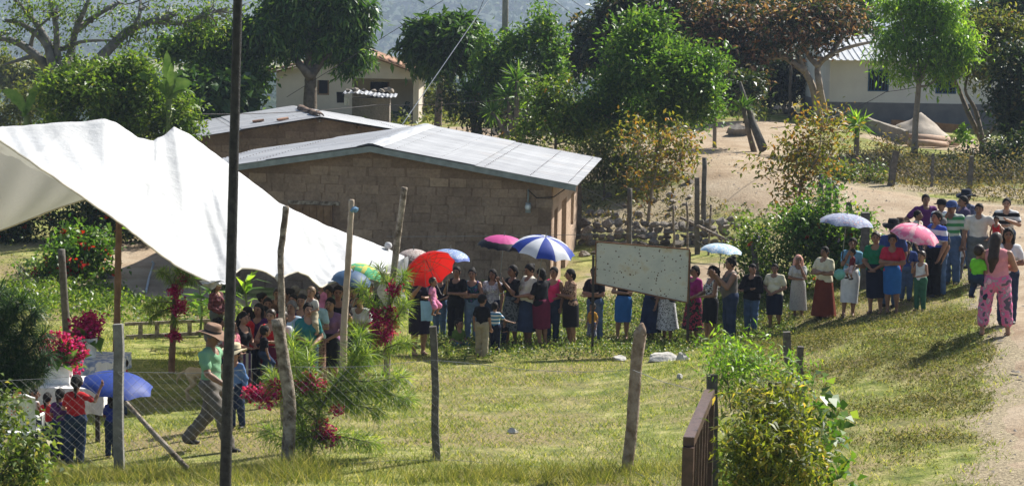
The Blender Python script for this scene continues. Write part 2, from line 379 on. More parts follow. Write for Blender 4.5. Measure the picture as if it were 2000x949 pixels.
PLAST = M('cream_plaster', (.50, .43, .36), .9, (.60, .52, .44), scale=1.4, bmp=.25, bscale=10)
WHITEP = M('white_plaster', (.60, .58, .54), .9, (.70, .68, .63), scale=.9, bmp=.2, bscale=8)
GREYP = M('grey_paint_band', (.13, .13, .14), .9, (.19, .185, .18), scale=2, bmp=.2, bscale=8)
WOODD = M('weathered_wood', (.11, .08, .055), .9, (.40, .34, .27), scale=11, bmp=.9, bscale=45, bdist=.03, lo=.35, hi=.65)
WOODB = M('brown_wood', (.15, .085, .045), .85, (.26, .16, .09), scale=7, bmp=.5, bscale=30)
WOODK = M('dark_post_wood', (.07, .06, .05), .9, (.16, .145, .125), scale=9, bmp=.7, bscale=40)
TILE = M('clay_tile', (.27, .13, .08), .9, (.42, .26, .17), scale=6, objvar=.35, bmp=.3)
ROCK = M('grey_rock', (.15, .125, .10), .95, (.36, .32, .27), scale=4, objvar=.4, bmp=.9, bscale=14, bdist=.04)
def corr(Wd, Ln, amp=.011, pitch=.09):
    n = int(Wd/pitch*4); xs = np.linspace(0, Wd, n+1); z = amp*np.sin(xs/pitch*2*math.pi)
    V = np.concatenate([np.stack([xs, 0*xs, z], -1), np.stack([xs, 0*xs+Ln, z], -1)]); i = np.arange(n)
    return V, np.stack([i, i+1, i+n+2, i+n+1], -1)
def share(proto, name, parent):
    o = bpy.data.objects.new(name, proto.data); COL.objects.link(o); o.parent = parent; return o
def brick_meshes(wb, hb, db, k=6):
    out = []
    for _ in range(k):
        b = MB(); b.box(-wb/2, wb/2, -db, .02, -hb/2, hb/2)
        V = np.array(b.V); V += rng.normal(size=V.shape)*np.array([.012, .006, .008])
        me = bpy.data.meshes.new('brick'); me.from_pydata([tuple(v) for v in V], [], b.F); me.materials.append(ADOBE); out.append(me)
    return out
def adobe_house(label, O, a, half, hw, z_eave, z_ridge, length, over, gable_lo, gable_hi, rows, front=.35, tiles=False, seed=1):
    """O ground point under the ridge's front end; a turns the ridge to the right; half = roof half span, hw = wall half width"""
    R_ = random.Random(seed)
    root = thing('adobe_house', label, 'house', O, -a)
    pitch = math.atan2(z_ridge-z_eave, half); tan = math.tan(pitch); ze = z_eave; zr = z_ridge
    def roofz(x): return zr - abs(x)*tan
    zb = -.4
    # walls: gable front, back, sides with openings on the right
    t = .3; y0, y1 = front, length-over
    w_ = MB(); th = .06
    for (ya, yb) in ((y0, y0+t), (y1-t, y1)):
        P = [(-hw, zb), (hw, zb), (hw, roofz(hw)-th), (0, zr-th), (-hw, roofz(hw)-th)]
        w_.add([(x, ya, z) for x, z in P]+[(x, yb, z) for x, z in P], [(0, 1, 2, 3, 4), (9, 8, 7, 6, 5)]+[((i+1) % 5, i, i+5, (i+1) % 5+5) for i in range(5)])
    w_.box(-hw, -hw+t, y0+t, y1-t, zb, roofz(hw)-th-.003)
    wall = w_.build('wall', MORTAR, root)
    ops = [(1.15, 2.1, 0, 2.0), (3.3, 4.75, 0, 2.02), (6.2, 7.2, 1.05, 1.95)] if rows else []
    s_ = MB(); ye = y0+t
    for (oa, ob, za, zc) in ops:
        s_.box(hw-t, hw-.002, ye, oa, zb, roofz(hw)-th-.003); s_.box(hw-t, hw-.002, oa, ob, zc, roofz(hw)-th-.003)
        if za > 0: s_.box(hw-t, hw-.002, oa, ob, zb, za)
        ye = ob
    s_.box(hw-t, hw-.002, ye, y1-t, zb, roofz(hw)-th-.003)
    s_.build('wall', adobe_mat('adobe_plastered', (.40, .29, .21), (.50, .38, .29)), root)
    for (oa, ob, za, zc) in ops:
        MB().box(hw-t+.05, hw-t+.09, oa+.002, ob-.002, max(za, zb), zc-.002).build('door' if za == 0 else 'window', WOODB, root)
    fl = MB().box(-hw+t, hw-t, y0+t, y1-t, zb, .02).build('floor', DARK, root)
    # adobe blocks of the gable, each its own piece
    meshes = brick_meshes(.415, .2, .008); hb, wb = .212, .43
    zc_ = gable_lo; row = 0
    while zc_ < zr-.1:
        x = -hw+wb/2-.06+(row % 2)*wb/2+R_.uniform(-.05, .05)
        while x < hw-.15:
            wj = R_.uniform(.9, 1.08)
            if roofz(abs(x)+wb*.5)-th-.17 > zc_+hb/2 and x > -hw+.2 and not any(abs(x-q[0]) < q[1]+.2 and abs(zc_-q[2]) < q[3]+.1 for q in gable_hi):
                b = bpy.data.objects.new('brick', R_.choice(meshes)); COL.objects.link(b); b.parent = wall
                b.location = (x, y0, zc_); b.rotation_euler = (0, R_.uniform(-.012, .012), 0); b.scale = (wj, 1, R_.uniform(.95, 1.03))
            x += wb*wj+.01
        zc_ += hb; row += 1
    # roof: corrugated sheets in two courses a side
    roof = MB().box(-.04, .04, 0.05, length-.05, zr-.16, zr-.07).build('roof', WOODD, root)
    slope = math.hypot(half, zr-ze); nc = max(2, round(length/.86)); Wd = length/nc+.05; Ls = slope/2+.08
    protos = [mesh_np('roof_sheet', *corr(Wd, Ls), ZINC, True, roof)]
    first = True
    for side in (1, -1):
        for c in range(nc):
            for r in (0, 1):
                s = protos[0] if first else share(protos[0], 'roof_sheet', roof); first = False
                y = c*length/nc + R_.uniform(-.01, .01); d = r*(slope/2-.04)
                # sheet local x -> house y, sheet local y -> down the slope
                ux = Vector((0, 1, 0)); uy = Vector((side*math.cos(pitch), 0, -math.sin(pitch))); uz = ux.cross(uy)
                if uz.z < 0: uz = -uz
                pos = Vector((0, y, zr)) + uy*d + Vector((0, 0, .008*(1-r)+.002*(c % 2)+R_.uniform(0, .004)))
                if r == 1: pos.z -= .012
                s.matrix_basis = Matrix(((ux.x, uy.x, uz.x, pos.x), (ux.y, uy.y, uz.y, pos.y), (ux.z, uy.z, uz.z, pos.z), (0, 0, 0, 1)))
    if not tiles:
        rc = MB(); V = [(-.32, 0, zr-.32*tan+.025), (-.05, 0, zr+.045), (.05, 0, zr+.045), (.32, 0, zr-.32*tan+.025)]
        V += [(x, length, z) for x, _, z in V]; rc.add(V, [(0, 1, 5, 4), (1, 2, 6, 5), (2, 3, 7, 6)]); rc.build('ridge_cap', ZINC, roof)
    else:
        pr = None
        for k in range(15):
            q = MB(); q.V = []; 
            if pr is None:
                n = 7; Vt = [(.13*(1-.15*e)*math.cos(math.pi*j/(n-1)), e*.36, .10*math.sin(math.pi*j/(n-1))) for e in (0, 1) for j in range(n)]
                Vt += [(x*.82, y, z*.82-.01) for x, y, z in Vt]
                Ft = [(j, j+1, n+j+1, n+j) for j in range(n-1)]+[(2*n+j+1, 2*n+j, 3*n+j, 3*n+j+1) for j in range(n-1)]+[(j+1, j, 2*n+j, 2*n+j+1) for j in range(n-1)]
                q.add(Vt, Ft); pr = q.build('ridge_tile', M('old_tile', (.10, .07, .055), .9, (.22, .15, .11), scale=6, objvar=.3), roof, True); o = pr
            else: o = share(pr, 'ridge_tile', roof)
            o.location = (R_.uniform(-.03, .03), .25+k*.31, zr+.01+R_.uniform(0, .02)); o.rotation_euler = (.06, 0, R_.uniform(-.12, .12))
    # rows of roofing nails over the purlins, and rust at the laps
    q = MB()
    for side in (1, -1):
        for f in (.12, .34, .56, .78, .965):
            for k in range(int(length/.34)):
                x = side*half*f; q.box(x-.009, x+.009, .06+k*.34, .078+k*.34, roofz(x)+.008, roofz(x)+.024)
    o = q.build('nails', M('rusty_nails', (.10, .07, .05), .8), roof); o['kind'] = 'stuff'
    # steel channel under the verge
    if rows:
        for side in (1, -1):
            f = MB(); e = .14
            P = [(0, zr-.02), (side*half, ze-.02), (side*half, ze-.02-e), (0, zr-.02-e)]
            f.add([(x, .03, z) for x, z in P]+[(x, .07, z) for x, z in P], [(0, 1, 2, 3), (7, 6, 5, 4), (0, 4, 5, 1), (1, 5, 6, 2), (2, 6, 7, 3), (3, 7, 4, 0)]); f.build('fascia', STEEL, root)
        e = MB(); e.box(half-.10, half-.06, .08, length-.05, ze-.15, ze-.025); e.build('fascia', STEEL, root)
    else:
        for k in range(7):
            x = -hw+.5+k*(2*hw-1)/6
            MB().tube([(x, .1, roofz(x)-.13), (x, y0+.2, roofz(x)-.13)], .055, 7).build('rafter', WOODB, root)
    return root
aA = math.atan2(.93, 8.7)
OA = Vector((at(723, 284, 48).x, 48, 0)); OA.z = .05
zA_r, zA_e = at(723, 284, 48).z-OA.z, at(1126, 360.4, 47.5).z-OA.z
winA = (-1.4, .45, 1.78, .35)
hA = adobe_house('adobe block house with grey sheet roof and open doorways behind the queue', OA, aA, 4.85, 4.27, zA_e, zA_r, 8.75, .35, .12, [winA], True, seed=3)
# shuttered window with a timber lintel in the gable, electricity meter
r = MB(); r.box(winA[0]-.45, winA[0]+.45, .27, .345, 1.35, 2.05); fr = r.build('window', WOODB, hA)
MB().box(winA[0]-.62, winA[0]+.62, .30, .347, 2.055, 2.14).build('lintel', WOODD, fr)
for k in range(5): MB().box(winA[0]-.42+k*.17, winA[0]-.27+k*.17, .25, .268, 1.38, 2.02).build('plank', WOODB, fr)
mx = hA.matrix_basis
pm = Vector((.35, 47.8, at(1029, 405, 47.8).z))-OA
xl = pm.x*math.cos(aA) - pm.y*math.sin(aA)
mt_ = thing('electricity_meter', 'round grey electricity meter fixed to the adobe gable wall', 'meter', OA, -aA)
z_m = pm.z; q = MB(); q.tube([(xl, .34, z_m), (xl, .22, z_m)], [.075, .07], 14); q.build('meter_case', M('meter_grey', (.45, .47, .47), .4), mt_)
MB().box(xl-.06, xl+.06, .31, .338, z_m-.14, z_m+.1).build('back_plate', STEEL, mt_)
MB().tube([(xl, .30, z_m+.12), (xl, .30, z_m+.42)], .02, 6).build('conduit', STEEL, mt_)
MB().tube([(xl, .22, z_m), (xl, .2, z_m)], [.05, .04], 10).build('dial', M('meter_dial', (.7, .72, .72), .2), mt_)
q = MB(); q.tube([(xl, .28, z_m+.4), (xl+.2, .28, z_m+.22), (xl+.6, .28, z_m+.25), (xl+1.0, .27, z_m+.55)], .012, 5)
q.build('cable', M('black_rubber', (.015, .015, .015), .6), mt_)
aB = math.atan2(-1.48, 6.2)
OB = Vector((at(626, 229, 62).x, 62, .45))
zB_r = at(626, 229, 62).z-OB.z
hB = adobe_house('low adobe house with weathered sheet roof and ridge tiles behind the first roof', OB, aB, 4.6, 4.1, zB_r-.74, zB_r, 6.6, .3, .75, [], False, tiles=True, seed=8)
for i, (dx, dy, lbl) in enumerate([(-1.7, 1.6, 'short broken tile lying on the far sheet roof'), (-1.05, .75, 'dark curved tile fragment lying near the far roof edge')]):
    c, s = math.cos(-aB), math.sin(-aB); zz = OB.z+zB_r-abs(dx)*.74/4.6+.03
    q = MB(); n = 6; q.add([(e*.34-.17, .09*math.cos(math.pi*j/(n-1)), .06*math.sin(math.pi*j/(n-1))+d*.015) for d in (0, 1) for e in (0, 1) for j in range(n)],
        [(j, j+1, n+j+1, n+j) for j in range(n-1)]+[(2*n+j+1, 2*n+j, 3*n+j, 3*n+j+1) for j in range(n-1)])
    o = q.build('tile_fragment', TILE); o.location = (OB.x+dx*c-dy*s, OB.y+dx*s+dy*c, zz); o.rotation_euler = (0, .16*-1, .4*i); tag(o, lbl, 'tile')
# ---- cream house with porch and clay tile roof
D_C = 85
def XC(px): return (px-1000)/4000*D_C
OC = Vector((XC(535), D_C, 1.7)); hc = thing('plastered_house', 'cream plastered house with clay tile roof and open porch behind the mango tree', 'house', OC)
W_C = XC(813)-XC(535); zl = at(535, 141, D_C).z-OC.z; xp = XC(696)-XC(535); zp = at(696, 103, D_C).z-OC.z; zr_ = at(813, 146, D_C).z-OC.z
def topz(x): return zl+(zp-zl)*x/xp if x < xp else zp+(zr_-zp)*(x-xp)/(W_C-xp)
q = MB(); b0 = -.5
xo0, xo1, zo = XC(683)-XC(535), XC(802)-XC(535), at(740, 154, D_C).z-OC.z
wx0, wx1, wz0, wz1 = XC(615)-XC(535), XC(638)-XC(535), at(626, 186, D_C).z-OC.z, at(626, 157, D_C).z-OC.z
def gpoly(x0, x1, z0, y0=0, y1=.2):
    xsq = [x0]+([xp] if x0 < xp < x1 else [])+[x1]
    P = [(x0, z0), (x1, z0)]+[(x, topz(x)-.02) for x in reversed(xsq)]; n = len(P)
    q.add([(x, y0, z) for x, z in P]+[(x, y1, z) for x, z in P], [tuple(range(n)), tuple(range(2*n-1, n-1, -1))]+[((i+1) % n, i, i+n, (i+1) % n+n) for i in range(n)])
gpoly(0, wx0, b0); gpoly(wx0, wx1, wz1); q.box(wx0, wx1, 0, .2, b0, wz0); gpoly(wx1, xo0, b0); gpoly(xo0, xo1, zo); gpoly(xo1, W_C, b0)
q.box(0, .2, .2, 6, b0, zl-.03); q.box(W_C-.2, W_C, .2, 6, b0, zr_-.03); q.box(.2, W_C-.2, 5.8, 6, b0, zr_-.03)
yb = 1.9; dx0, dx1 = XC(712)-XC(535), XC(750)-XC(535)
q.box(xo0-.18, dx0, yb, yb+.15, b0, zo+.3); q.box(dx1, W_C-.2, yb, yb+.15, b0, zo+.3); q.box(dx0, dx1, yb, yb+.15, 1.95, zo+.3); q.box(xo0-.2, xo0, .2, yb, b0, zo+.3)
q.build('wall', PLAST, hc)
MB().box(xo0, xo1, -.05, yb, b0, .12).build('porch_floor', M('concrete', (.33, .30, .27), .9), hc)
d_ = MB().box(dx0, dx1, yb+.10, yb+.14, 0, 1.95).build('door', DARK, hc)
MB().box(dx1-.07, dx1-.002, yb-.03, yb+.09, .12, 1.94).build('door_frame', WOODB, d_)
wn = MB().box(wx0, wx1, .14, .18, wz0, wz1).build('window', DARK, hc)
for a_ in ((wx0+.002, wx0+.06, wz0, wz1), (wx1-.06, wx1-.002, wz0, wz1), (wx0+.06, wx1-.06, wz0+.002, wz0+.07)): MB().box(a_[0], a_[1], .02, .1, a_[2]+.003, a_[3]-.003).build('frame', WOODB, wn)
q = MB(); q.box(-.3, W_C+.3, 5.99, 6.05, zp-.5, zp-.45)
roofc = MB(); 
for (xa, xb, za, zb2) in ((-.45, xp, zl-.13, zp), (xp, W_C+.4, zp, zr_-.13)):
    roofc.add([(x, y, z+d) for d in (.0, .07) for y in (-.4, 6.2) for x, z in ((xa, za), (xb, zb2))], [(0, 1, 3, 2), (4, 6, 7, 5), (0, 4, 5, 1), (2, 3, 7, 6), (0, 2, 6, 4), (1, 5, 7, 3)])
rf = roofc.build('roof', WOODB, hc); pr = None
for side, (xe, ze_) in enumerate(((-.5, zl-.13), (W_C+.45, zr_-.13))):
    ln = math.hypot(xe-xp, zp-ze_); nr = int(ln/.36); 
    for r_ in range(nr+1):
        for c in range(13 if side else 7):
            if pr is None:
                n = 6; Vt = [(e*.42, .115*(1-.12*e)*math.cos(math.pi*j/(n-1)), .075*math.sin(math.pi*j/(n-1))+dd*.016) for dd in (0, 1) for e in (0, 1) for j in range(n)]
                Ft = [(j+1, j, n+j, n+j+1) for j in range(n-1)]+[(2*n+j, 2*n+j+1, 3*n+j+1, 3*n+j) for j in range(n-1)]+[(j, j+1, 2*n+j+1, 2*n+j) for j in range(n-1)]+[(n+j+1, n+j, 3*n+j, 3*n+j+1) for j in range(n-1)]
                pr = MB().add(Vt, Ft).build('roof_tile', TILE, rf, True); o = pr
            else: o = share(pr, 'roof_tile', rf)
            f = min(1, (r_*.36)/ln); x = xe+(xp-xe)*f; z = ze_+(zp-ze_)*f
            o.location = (x, -.42+c*.215+(.2 if c else 0), z+.085); sl_ = math.atan2(zp-ze_, abs(xp-xe)); o.rotation_euler = (0, -sl_-.05 if side == 0 else -sl_-.05, 0 if side == 0 else math.pi)
            o.rotation_euler[2] += random.uniform(-.05, .05)
# block tank with sheet lid and stones
DT = 79
tb = thing('washing_block', 'rough grey block structure with a crumpled sheet lid before the porch', 'block structure', (XC(683)*DT/D_C, DT, 1.6))
tw = (756-683)/4000*DT; th_ = at(720, 192, DT).z-1.6
bq = MB().box(0, tw, 0, .9, -.3, th_); bq.build('body', adobe_mat('rough_block', (.17, .15, .13), (.30, .27, .24)), tb)
V, F = corr(2.05, 1.3, .02, .16); V[:, 2] += .07*np.sin(V[:, 0]*2.4+.6)+.05*np.sin(V[:, 1]*3); V += np.array([-.35, -.25, th_+.12])
V[:, 2] += .12*np.clip((V[:, 1]+.25)/1.3, 0, 1); mesh_np('sheet_lid', V, F, ZINC, True, tb)
def rock(name, loc, s, label=None, mat=ROCK, parent=None, seed=0, cat='stone', group=None, n=9, k=6):
    q = MB(); q.ball((0, 0, 0), 1, n, k); V = np.array(q.V); rr = np.random.default_rng(seed)
    for _ in range(11):
        d = unit(rr.normal(size=3)); h = rr.uniform(.4, .72); t = V@d; V -= np.clip(t-h, 0, None)[:, None]*d[None, :]*.9
    V += rr.normal(size=V.shape)*.03; V *= 1.3*np.array(s)[None, :]
    o = mesh_np(name, V, q.F, mat, False, parent); o.location = loc; o.rotation_euler = (0, 0, rr.uniform(0, 6))
    if label: tag(o, label, cat, group)
    return o
for k in range(11):
    rock('stone', (tb.location.x-.2+random.uniform(0, 1.75), DT-.05+random.uniform(0, .6), 1.6+th_+.27+random.uniform(0, .06)), (random.uniform(.09, .17), random.uniform(.08, .13), random.uniform(.05, .10)),
         'stone weighing down the crumpled sheet lid of the block structure', seed=100+k, group='stones on the sheet lid')
def hang(name, label, px, py, D, w_, h_, mat, cat='clothes'):
    p = at(px, py, D); n = 6; q = MB()
    V = [((i/(n-1)-.5)*w_*(1-.15*j/4), .03*math.sin(i*2.1+j)+d*.02, -h_*j/4) for d in (0, 1) for j in range(5) for i in range(n)]
    F = [(j*n+i, j*n+i+1, (j+1)*n+i+1, (j+1)*n+i) for j in range(4) for i in range(n-1)]; F += [tuple(v+5*n for v in f[::-1]) for f in F]
    o = q.add(V, F).build(name, mat, None, True); o.location = p; return tag(o, label, cat)
hang('hanging_trousers', 'black trousers hung on a line beside the block structure', 665, 180, 79.5, .32, .42, M('black_cloth', (.014, .014, .016), .9))
hang('hanging_cloth', 'white rag hung from the corner of the sheet lid', 677, 191, 78.9, .2, .28, M('white_cloth', (.7, .68, .66), .9))
# rocking chair on the porch
ch = thing('rocking_chair', 'dark green wooden rocking chair standing on the porch', 'chair', (XC(770), D_C+.55, OC.z+.12), .35)
gw = M('green_wood', (.03, .06, .04), .7)
q = MB()
for s in (-1, 1):
    MB().tube([(-.5, s*.24, .10), (-.2, s*.24, .02), (.2, s*.24, .02), (.45, s*.24, .10)], .025, 6).build('rocker', gw, ch)
    MB().tube([(-.2, s*.24, .03), (-.22, s*.24, .62)], .022, 6).build('leg', gw, ch); MB().tube([(.2, s*.24, .03), (.2, s*.24, .42), (.46, s*.24, 1.05)], .024, 6).build('leg', gw, ch)
    MB().tube([(-.3, s*.25, .62), (.3, s*.25, .64)], .025, 6).build('armrest', gw, ch)
MB().box(-.25, .24, -.23, .23, .37, .41).build('seat', gw, ch)
for k in range(5): MB().tube([(.22, -.18+k*.09, .42), (.45, -.18+k*.09, 1.0)], .018, 5).build('slat', gw, ch)
MB().tube([(.46, -.26, 1.04), (.46, .26, 1.04)], .03, 6).build('top_rail', gw, ch)
rock('stone', (XC(798), D_C+.3, OC.z+.30), (.17, .15, .2), 'round pale stone standing on the porch by the pillar', M('pale_stone', (.5, .4, .3), .9), seed=5)
# ---- white house on the right
D_W, aW = 82, math.radians(2)
OW = Vector(((1613-1000)/4000*D_W, D_W, 2.35)); hw_ = thing('plastered_house', 'long white house with dark grey base band and ribbed metal roof', 'house', OW, aW)
zeW = at(1613, 112, D_W).z-OW.z; zbW = at(1613, 199, D_W).z-OW.z; LW, DW = 15.5, 6.5; zrW = zeW+.85
def wpx(px): return (px-1613)/4000*D_W
wins = [(wpx(1688), wpx(1729), at(1708, 179, D_W).z-OW.z, at(1708, 136, D_W).z-OW.z), (wpx(1821), wpx(1862), at(1842, 184, D_W).z-OW.z, at(1842, 140, D_W).z-OW.z)]
q = MB(); xe = 0
for (a_, b_, c_, d_) in wins:
    q.box(xe, a_, 0, .18, zbW, zeW); q.box(a_, b_, 0, .18, zbW, c_); q.box(a_, b_, 0, .18, d_, zeW); xe = b_
q.box(xe, LW, 0, .18, zbW, zeW)
P = [(.0+.18, zbW), (DW, zbW), (DW, zeW), (DW/2, zrW-.03), (.18, zeW)]
for xx in (0, LW-.18): q.add([(xx, y, z) for y, z in P]+[(xx+.18, y, z) for y, z in P], [(0, 1, 2, 3, 4), (9, 8, 7, 6, 5)]+[((i+1) % 5, i, i+5, (i+1) % 5+5) for i in range(5)])
q.box(.18, LW-.18, DW-.18, DW, zbW, zeW); q.build('wall', WHITEP, hw_)
q = MB(); q.box(-.015, LW+.015, -.015, DW+.015, -.6, zbW); q.build('base_band', GREYP, hw_)
BLUE = M('blue_metal', (.03, .09, .17), .5)
for (a_, b_, c_, d_) in wins:
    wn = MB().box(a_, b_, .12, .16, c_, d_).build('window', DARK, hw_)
    for (x0, x1, z0, z1) in ((a_, a_+.05, c_, d_), (b_-.05, b_, c_, d_), (a_+.05, b_-.05, c_, c_+.05), (a_+.05, b_-.05, d_-.05, d_)): MB().box(x0+.002, x1-.002, -.02, .1, z0+.002, z1-.002).build('frame', BLUE, wn)
    for k in range(1, 6): MB().box(a_+(b_-a_)*k/6-.012, a_+(b_-a_)*k/6+.012, .0, .03, c_+.05, d_-.05).build('bar', BLUE, wn)
rw = MB().box(-.3, LW+.3, DW/2-.05, DW/2+.05, zrW-.1, zrW-.05).build('roof', WOODB, hw_)
sl_ = math.hypot(DW/2+.35, .85); pr = None
for side in (-1, 1):
    for c in range(15):
        if pr is None:
            xq = [0, .08, .1, .16, .18, .33, .35, .41, .43, .6, .62, .68, .7, .85, .87, .93, .95, 1.1]; zq = [0, 0, .035, .035, 0, 0, .035, .035, 0, 0, .035, .035, 0, 0, .035, .035, 0, 0]
            n = len(xq); Vt = [(x, 0, z) for x, z in zip(xq, zq)]+[(x, sl_+.15, z) for x, z in zip(xq, zq)]; Ft = [(i, i+1, n+i+1, n+i) for i in range(n-1)]
            pr = MB().add(Vt, Ft).build('roof_panel', M('bright_zinc', (.42, .43, .44), .45, (.52, .53, .53), metal=.2, scale=2), rw); o = pr
        else: o = share(pr, 'roof_panel', rw)
        ang = math.atan2(.85, DW/2)
        ux = Vector((1, 0, 0)); uy = Vector((0, side*math.cos(ang), -math.sin(ang))); uz = Vector((0, side*math.sin(ang), math.cos(ang)))
        pos = Vector((-.3+c*1.075, DW/2, zrW+.02+.004*(c % 2)))
        o.matrix_basis = Matrix(((ux.x, uy.x, uz.x, pos.x), (ux.y, uy.y, uz.y, pos.y), (ux.z, uy.z, uz.z, pos.z), (0, 0, 0, 1)))
MB().box(-.28, -.24, -.1, DW/2, zeW-.1, zeW).build('fascia', WOODB, hw_)
# sand heap, low walls and logs in front of it
def heap(px, D, r, h):
    p = onground(px, D); xs = np.linspace(-1.4, 1.4, 41); X, Y = np.meshgrid(xs, xs); R2 = np.hypot(X*1.0, Y*1.1)
    Z = np.clip(1-R2+.07*vnoise(X, Y, 2.5, 3), 0, None)**.9; Z = h*(Z-.06*Z**3)-.12+.05*vnoise(X, Y, 6, 1)
    Z += .2*h*np.clip(1-np.hypot(X+.8, Y)/.5, 0, 1)
    V = np.stack([X*r, Y*r, Z], -1).reshape(-1, 3); i = np.arange(40)[None]+41*np.arange(40)[:, None]
    o = mesh_np('sand_heap', V, np.stack([i, i+1, i+42, i+41], -1).reshape(-1, 4), M('sand', (.30, .255, .205), .95, (.42, .365, .30), scale=3, bmp=.6, bscale=30), True); o.location = p
    return tag(o, 'pale sand heap piled in front of the white house', 'sand heap')
heap(1797, 78.5, 1.25, 1.05)
def lowwall(name, label, p0, p1, D0, D1, h, mat, cat, t=.15):
    a = onground(p0, D0); b = onground(p1, D1); d = (b-a); ln = math.hypot(d.x, d.y)
    o = MB(); k = 10
    V = []
    for i in range(k+1):
        x = ln*i/k; z = (b.z-a.z)*i/k
        V += [(x, -t/2, z-.2), (x, t/2, z-.2), (x, t/2, z+h+random.uniform(-.02, .02)), (x, -t/2, z+h+random.uniform(-.02, .02))]
    F = [(4*i+j, 4*i+(j+1) % 4, 4*i+4+(j+1) % 4, 4*i+4+j) for i in range(k) for j in range(4)]+[(3, 2, 1, 0), (4*k, 4*k+1, 4*k+2, 4*k+3)]
    o = o.add(V, F).build(name, mat); o.location = a; o.rotation_euler = (0, 0, math.atan2(d.y, d.x)); return tag(o, label, cat)
lowwall('low_wall', 'low grey wall beside the sand heap, left of it', 1690, 1770, 78, 73, .5, adobe_mat('rough_block', (.2,)*3, (.3,)*3), 'wall')
lowwall('low_wall', 'low board wall behind the sand heap under the white house', 1740, 1885, 80.5, 80, .35, WOODB, 'wall')
for i, (a_, b_, D, z, lbl) in enumerate([(1762, 1870, 73.2, .2, 'upper of two long logs lying below the sand heap'), (1775, 1850, 72.4, .14, 'lower, thinner log lying on the dirt below the sand heap')]):
    p = onground(a_, D); p2 = onground(b_, D+.8); q = MB(); q.tube([p+Vector((0, 0, z)), (p+p2)/2+Vector((0, 0, z+.02)), p2+Vector((0, 0, z))], [.19-.06*i, .18-.06*i, .15-.05*i], 9, jit=.06)
    o = q.build('log', M('pale_log', (.33, .22, .15), .9, (.45, .33, .25), scale=5, bmp=.5), None, True, off=p); o.location = p; tag(o, lbl, 'log')
# ---- dry stone wall beside the path
sw = thing('stone_wall', 'low dry stone wall of grey boulders between adobe house and path', 'wall', onground(1130, 55.5))
k = 0; protos = [rock('stone', (0, 0, -50), (1, 1, 1), seed=200+i).data for i in range(10)]
for o in list(bpy.data.objects):
    if o.name.startswith('stone') and o.location.z < -40: bpy.data.objects.remove(o)
for layer in range(4):
    x = 0
    while x < 4.1:
        s = random.uniform(.09, .2); D = 55.5+random.uniform(-.15, .25)+layer*.12; X = sw.location.x+x+s
        o = bpy.data.objects.new('stone', random.choice(protos)); COL.objects.link(o); o.parent = sw
        o.location = (x+s, D-55.5, gz(X, D)-sw.location.z+.08+layer*.15); o.scale = (s, s*random.uniform(.8, 1.1), s*random.uniform(.55, .85)); o.rotation_euler = (random.uniform(-.3, .3), random.uniform(-.3, .3), random.uniform(0, 6)); x += s*1.75; k += 1
spots = [(px, D) for px, D in zip(rng.uniform(1120, 1350, 46), rng.uniform(56.5, 61, 46))]
for i, (px, D) in enumerate(spots):
    p = onground(px, D); s = random.uniform(.06, .17); rock('boulder', p+Vector((0, 0, s*.25)), (s, s*.9, s*.7), 'grey rubble stone strewn on the bank above the stone wall', seed=300+i, group='rubble on the bank', n=7, k=5)
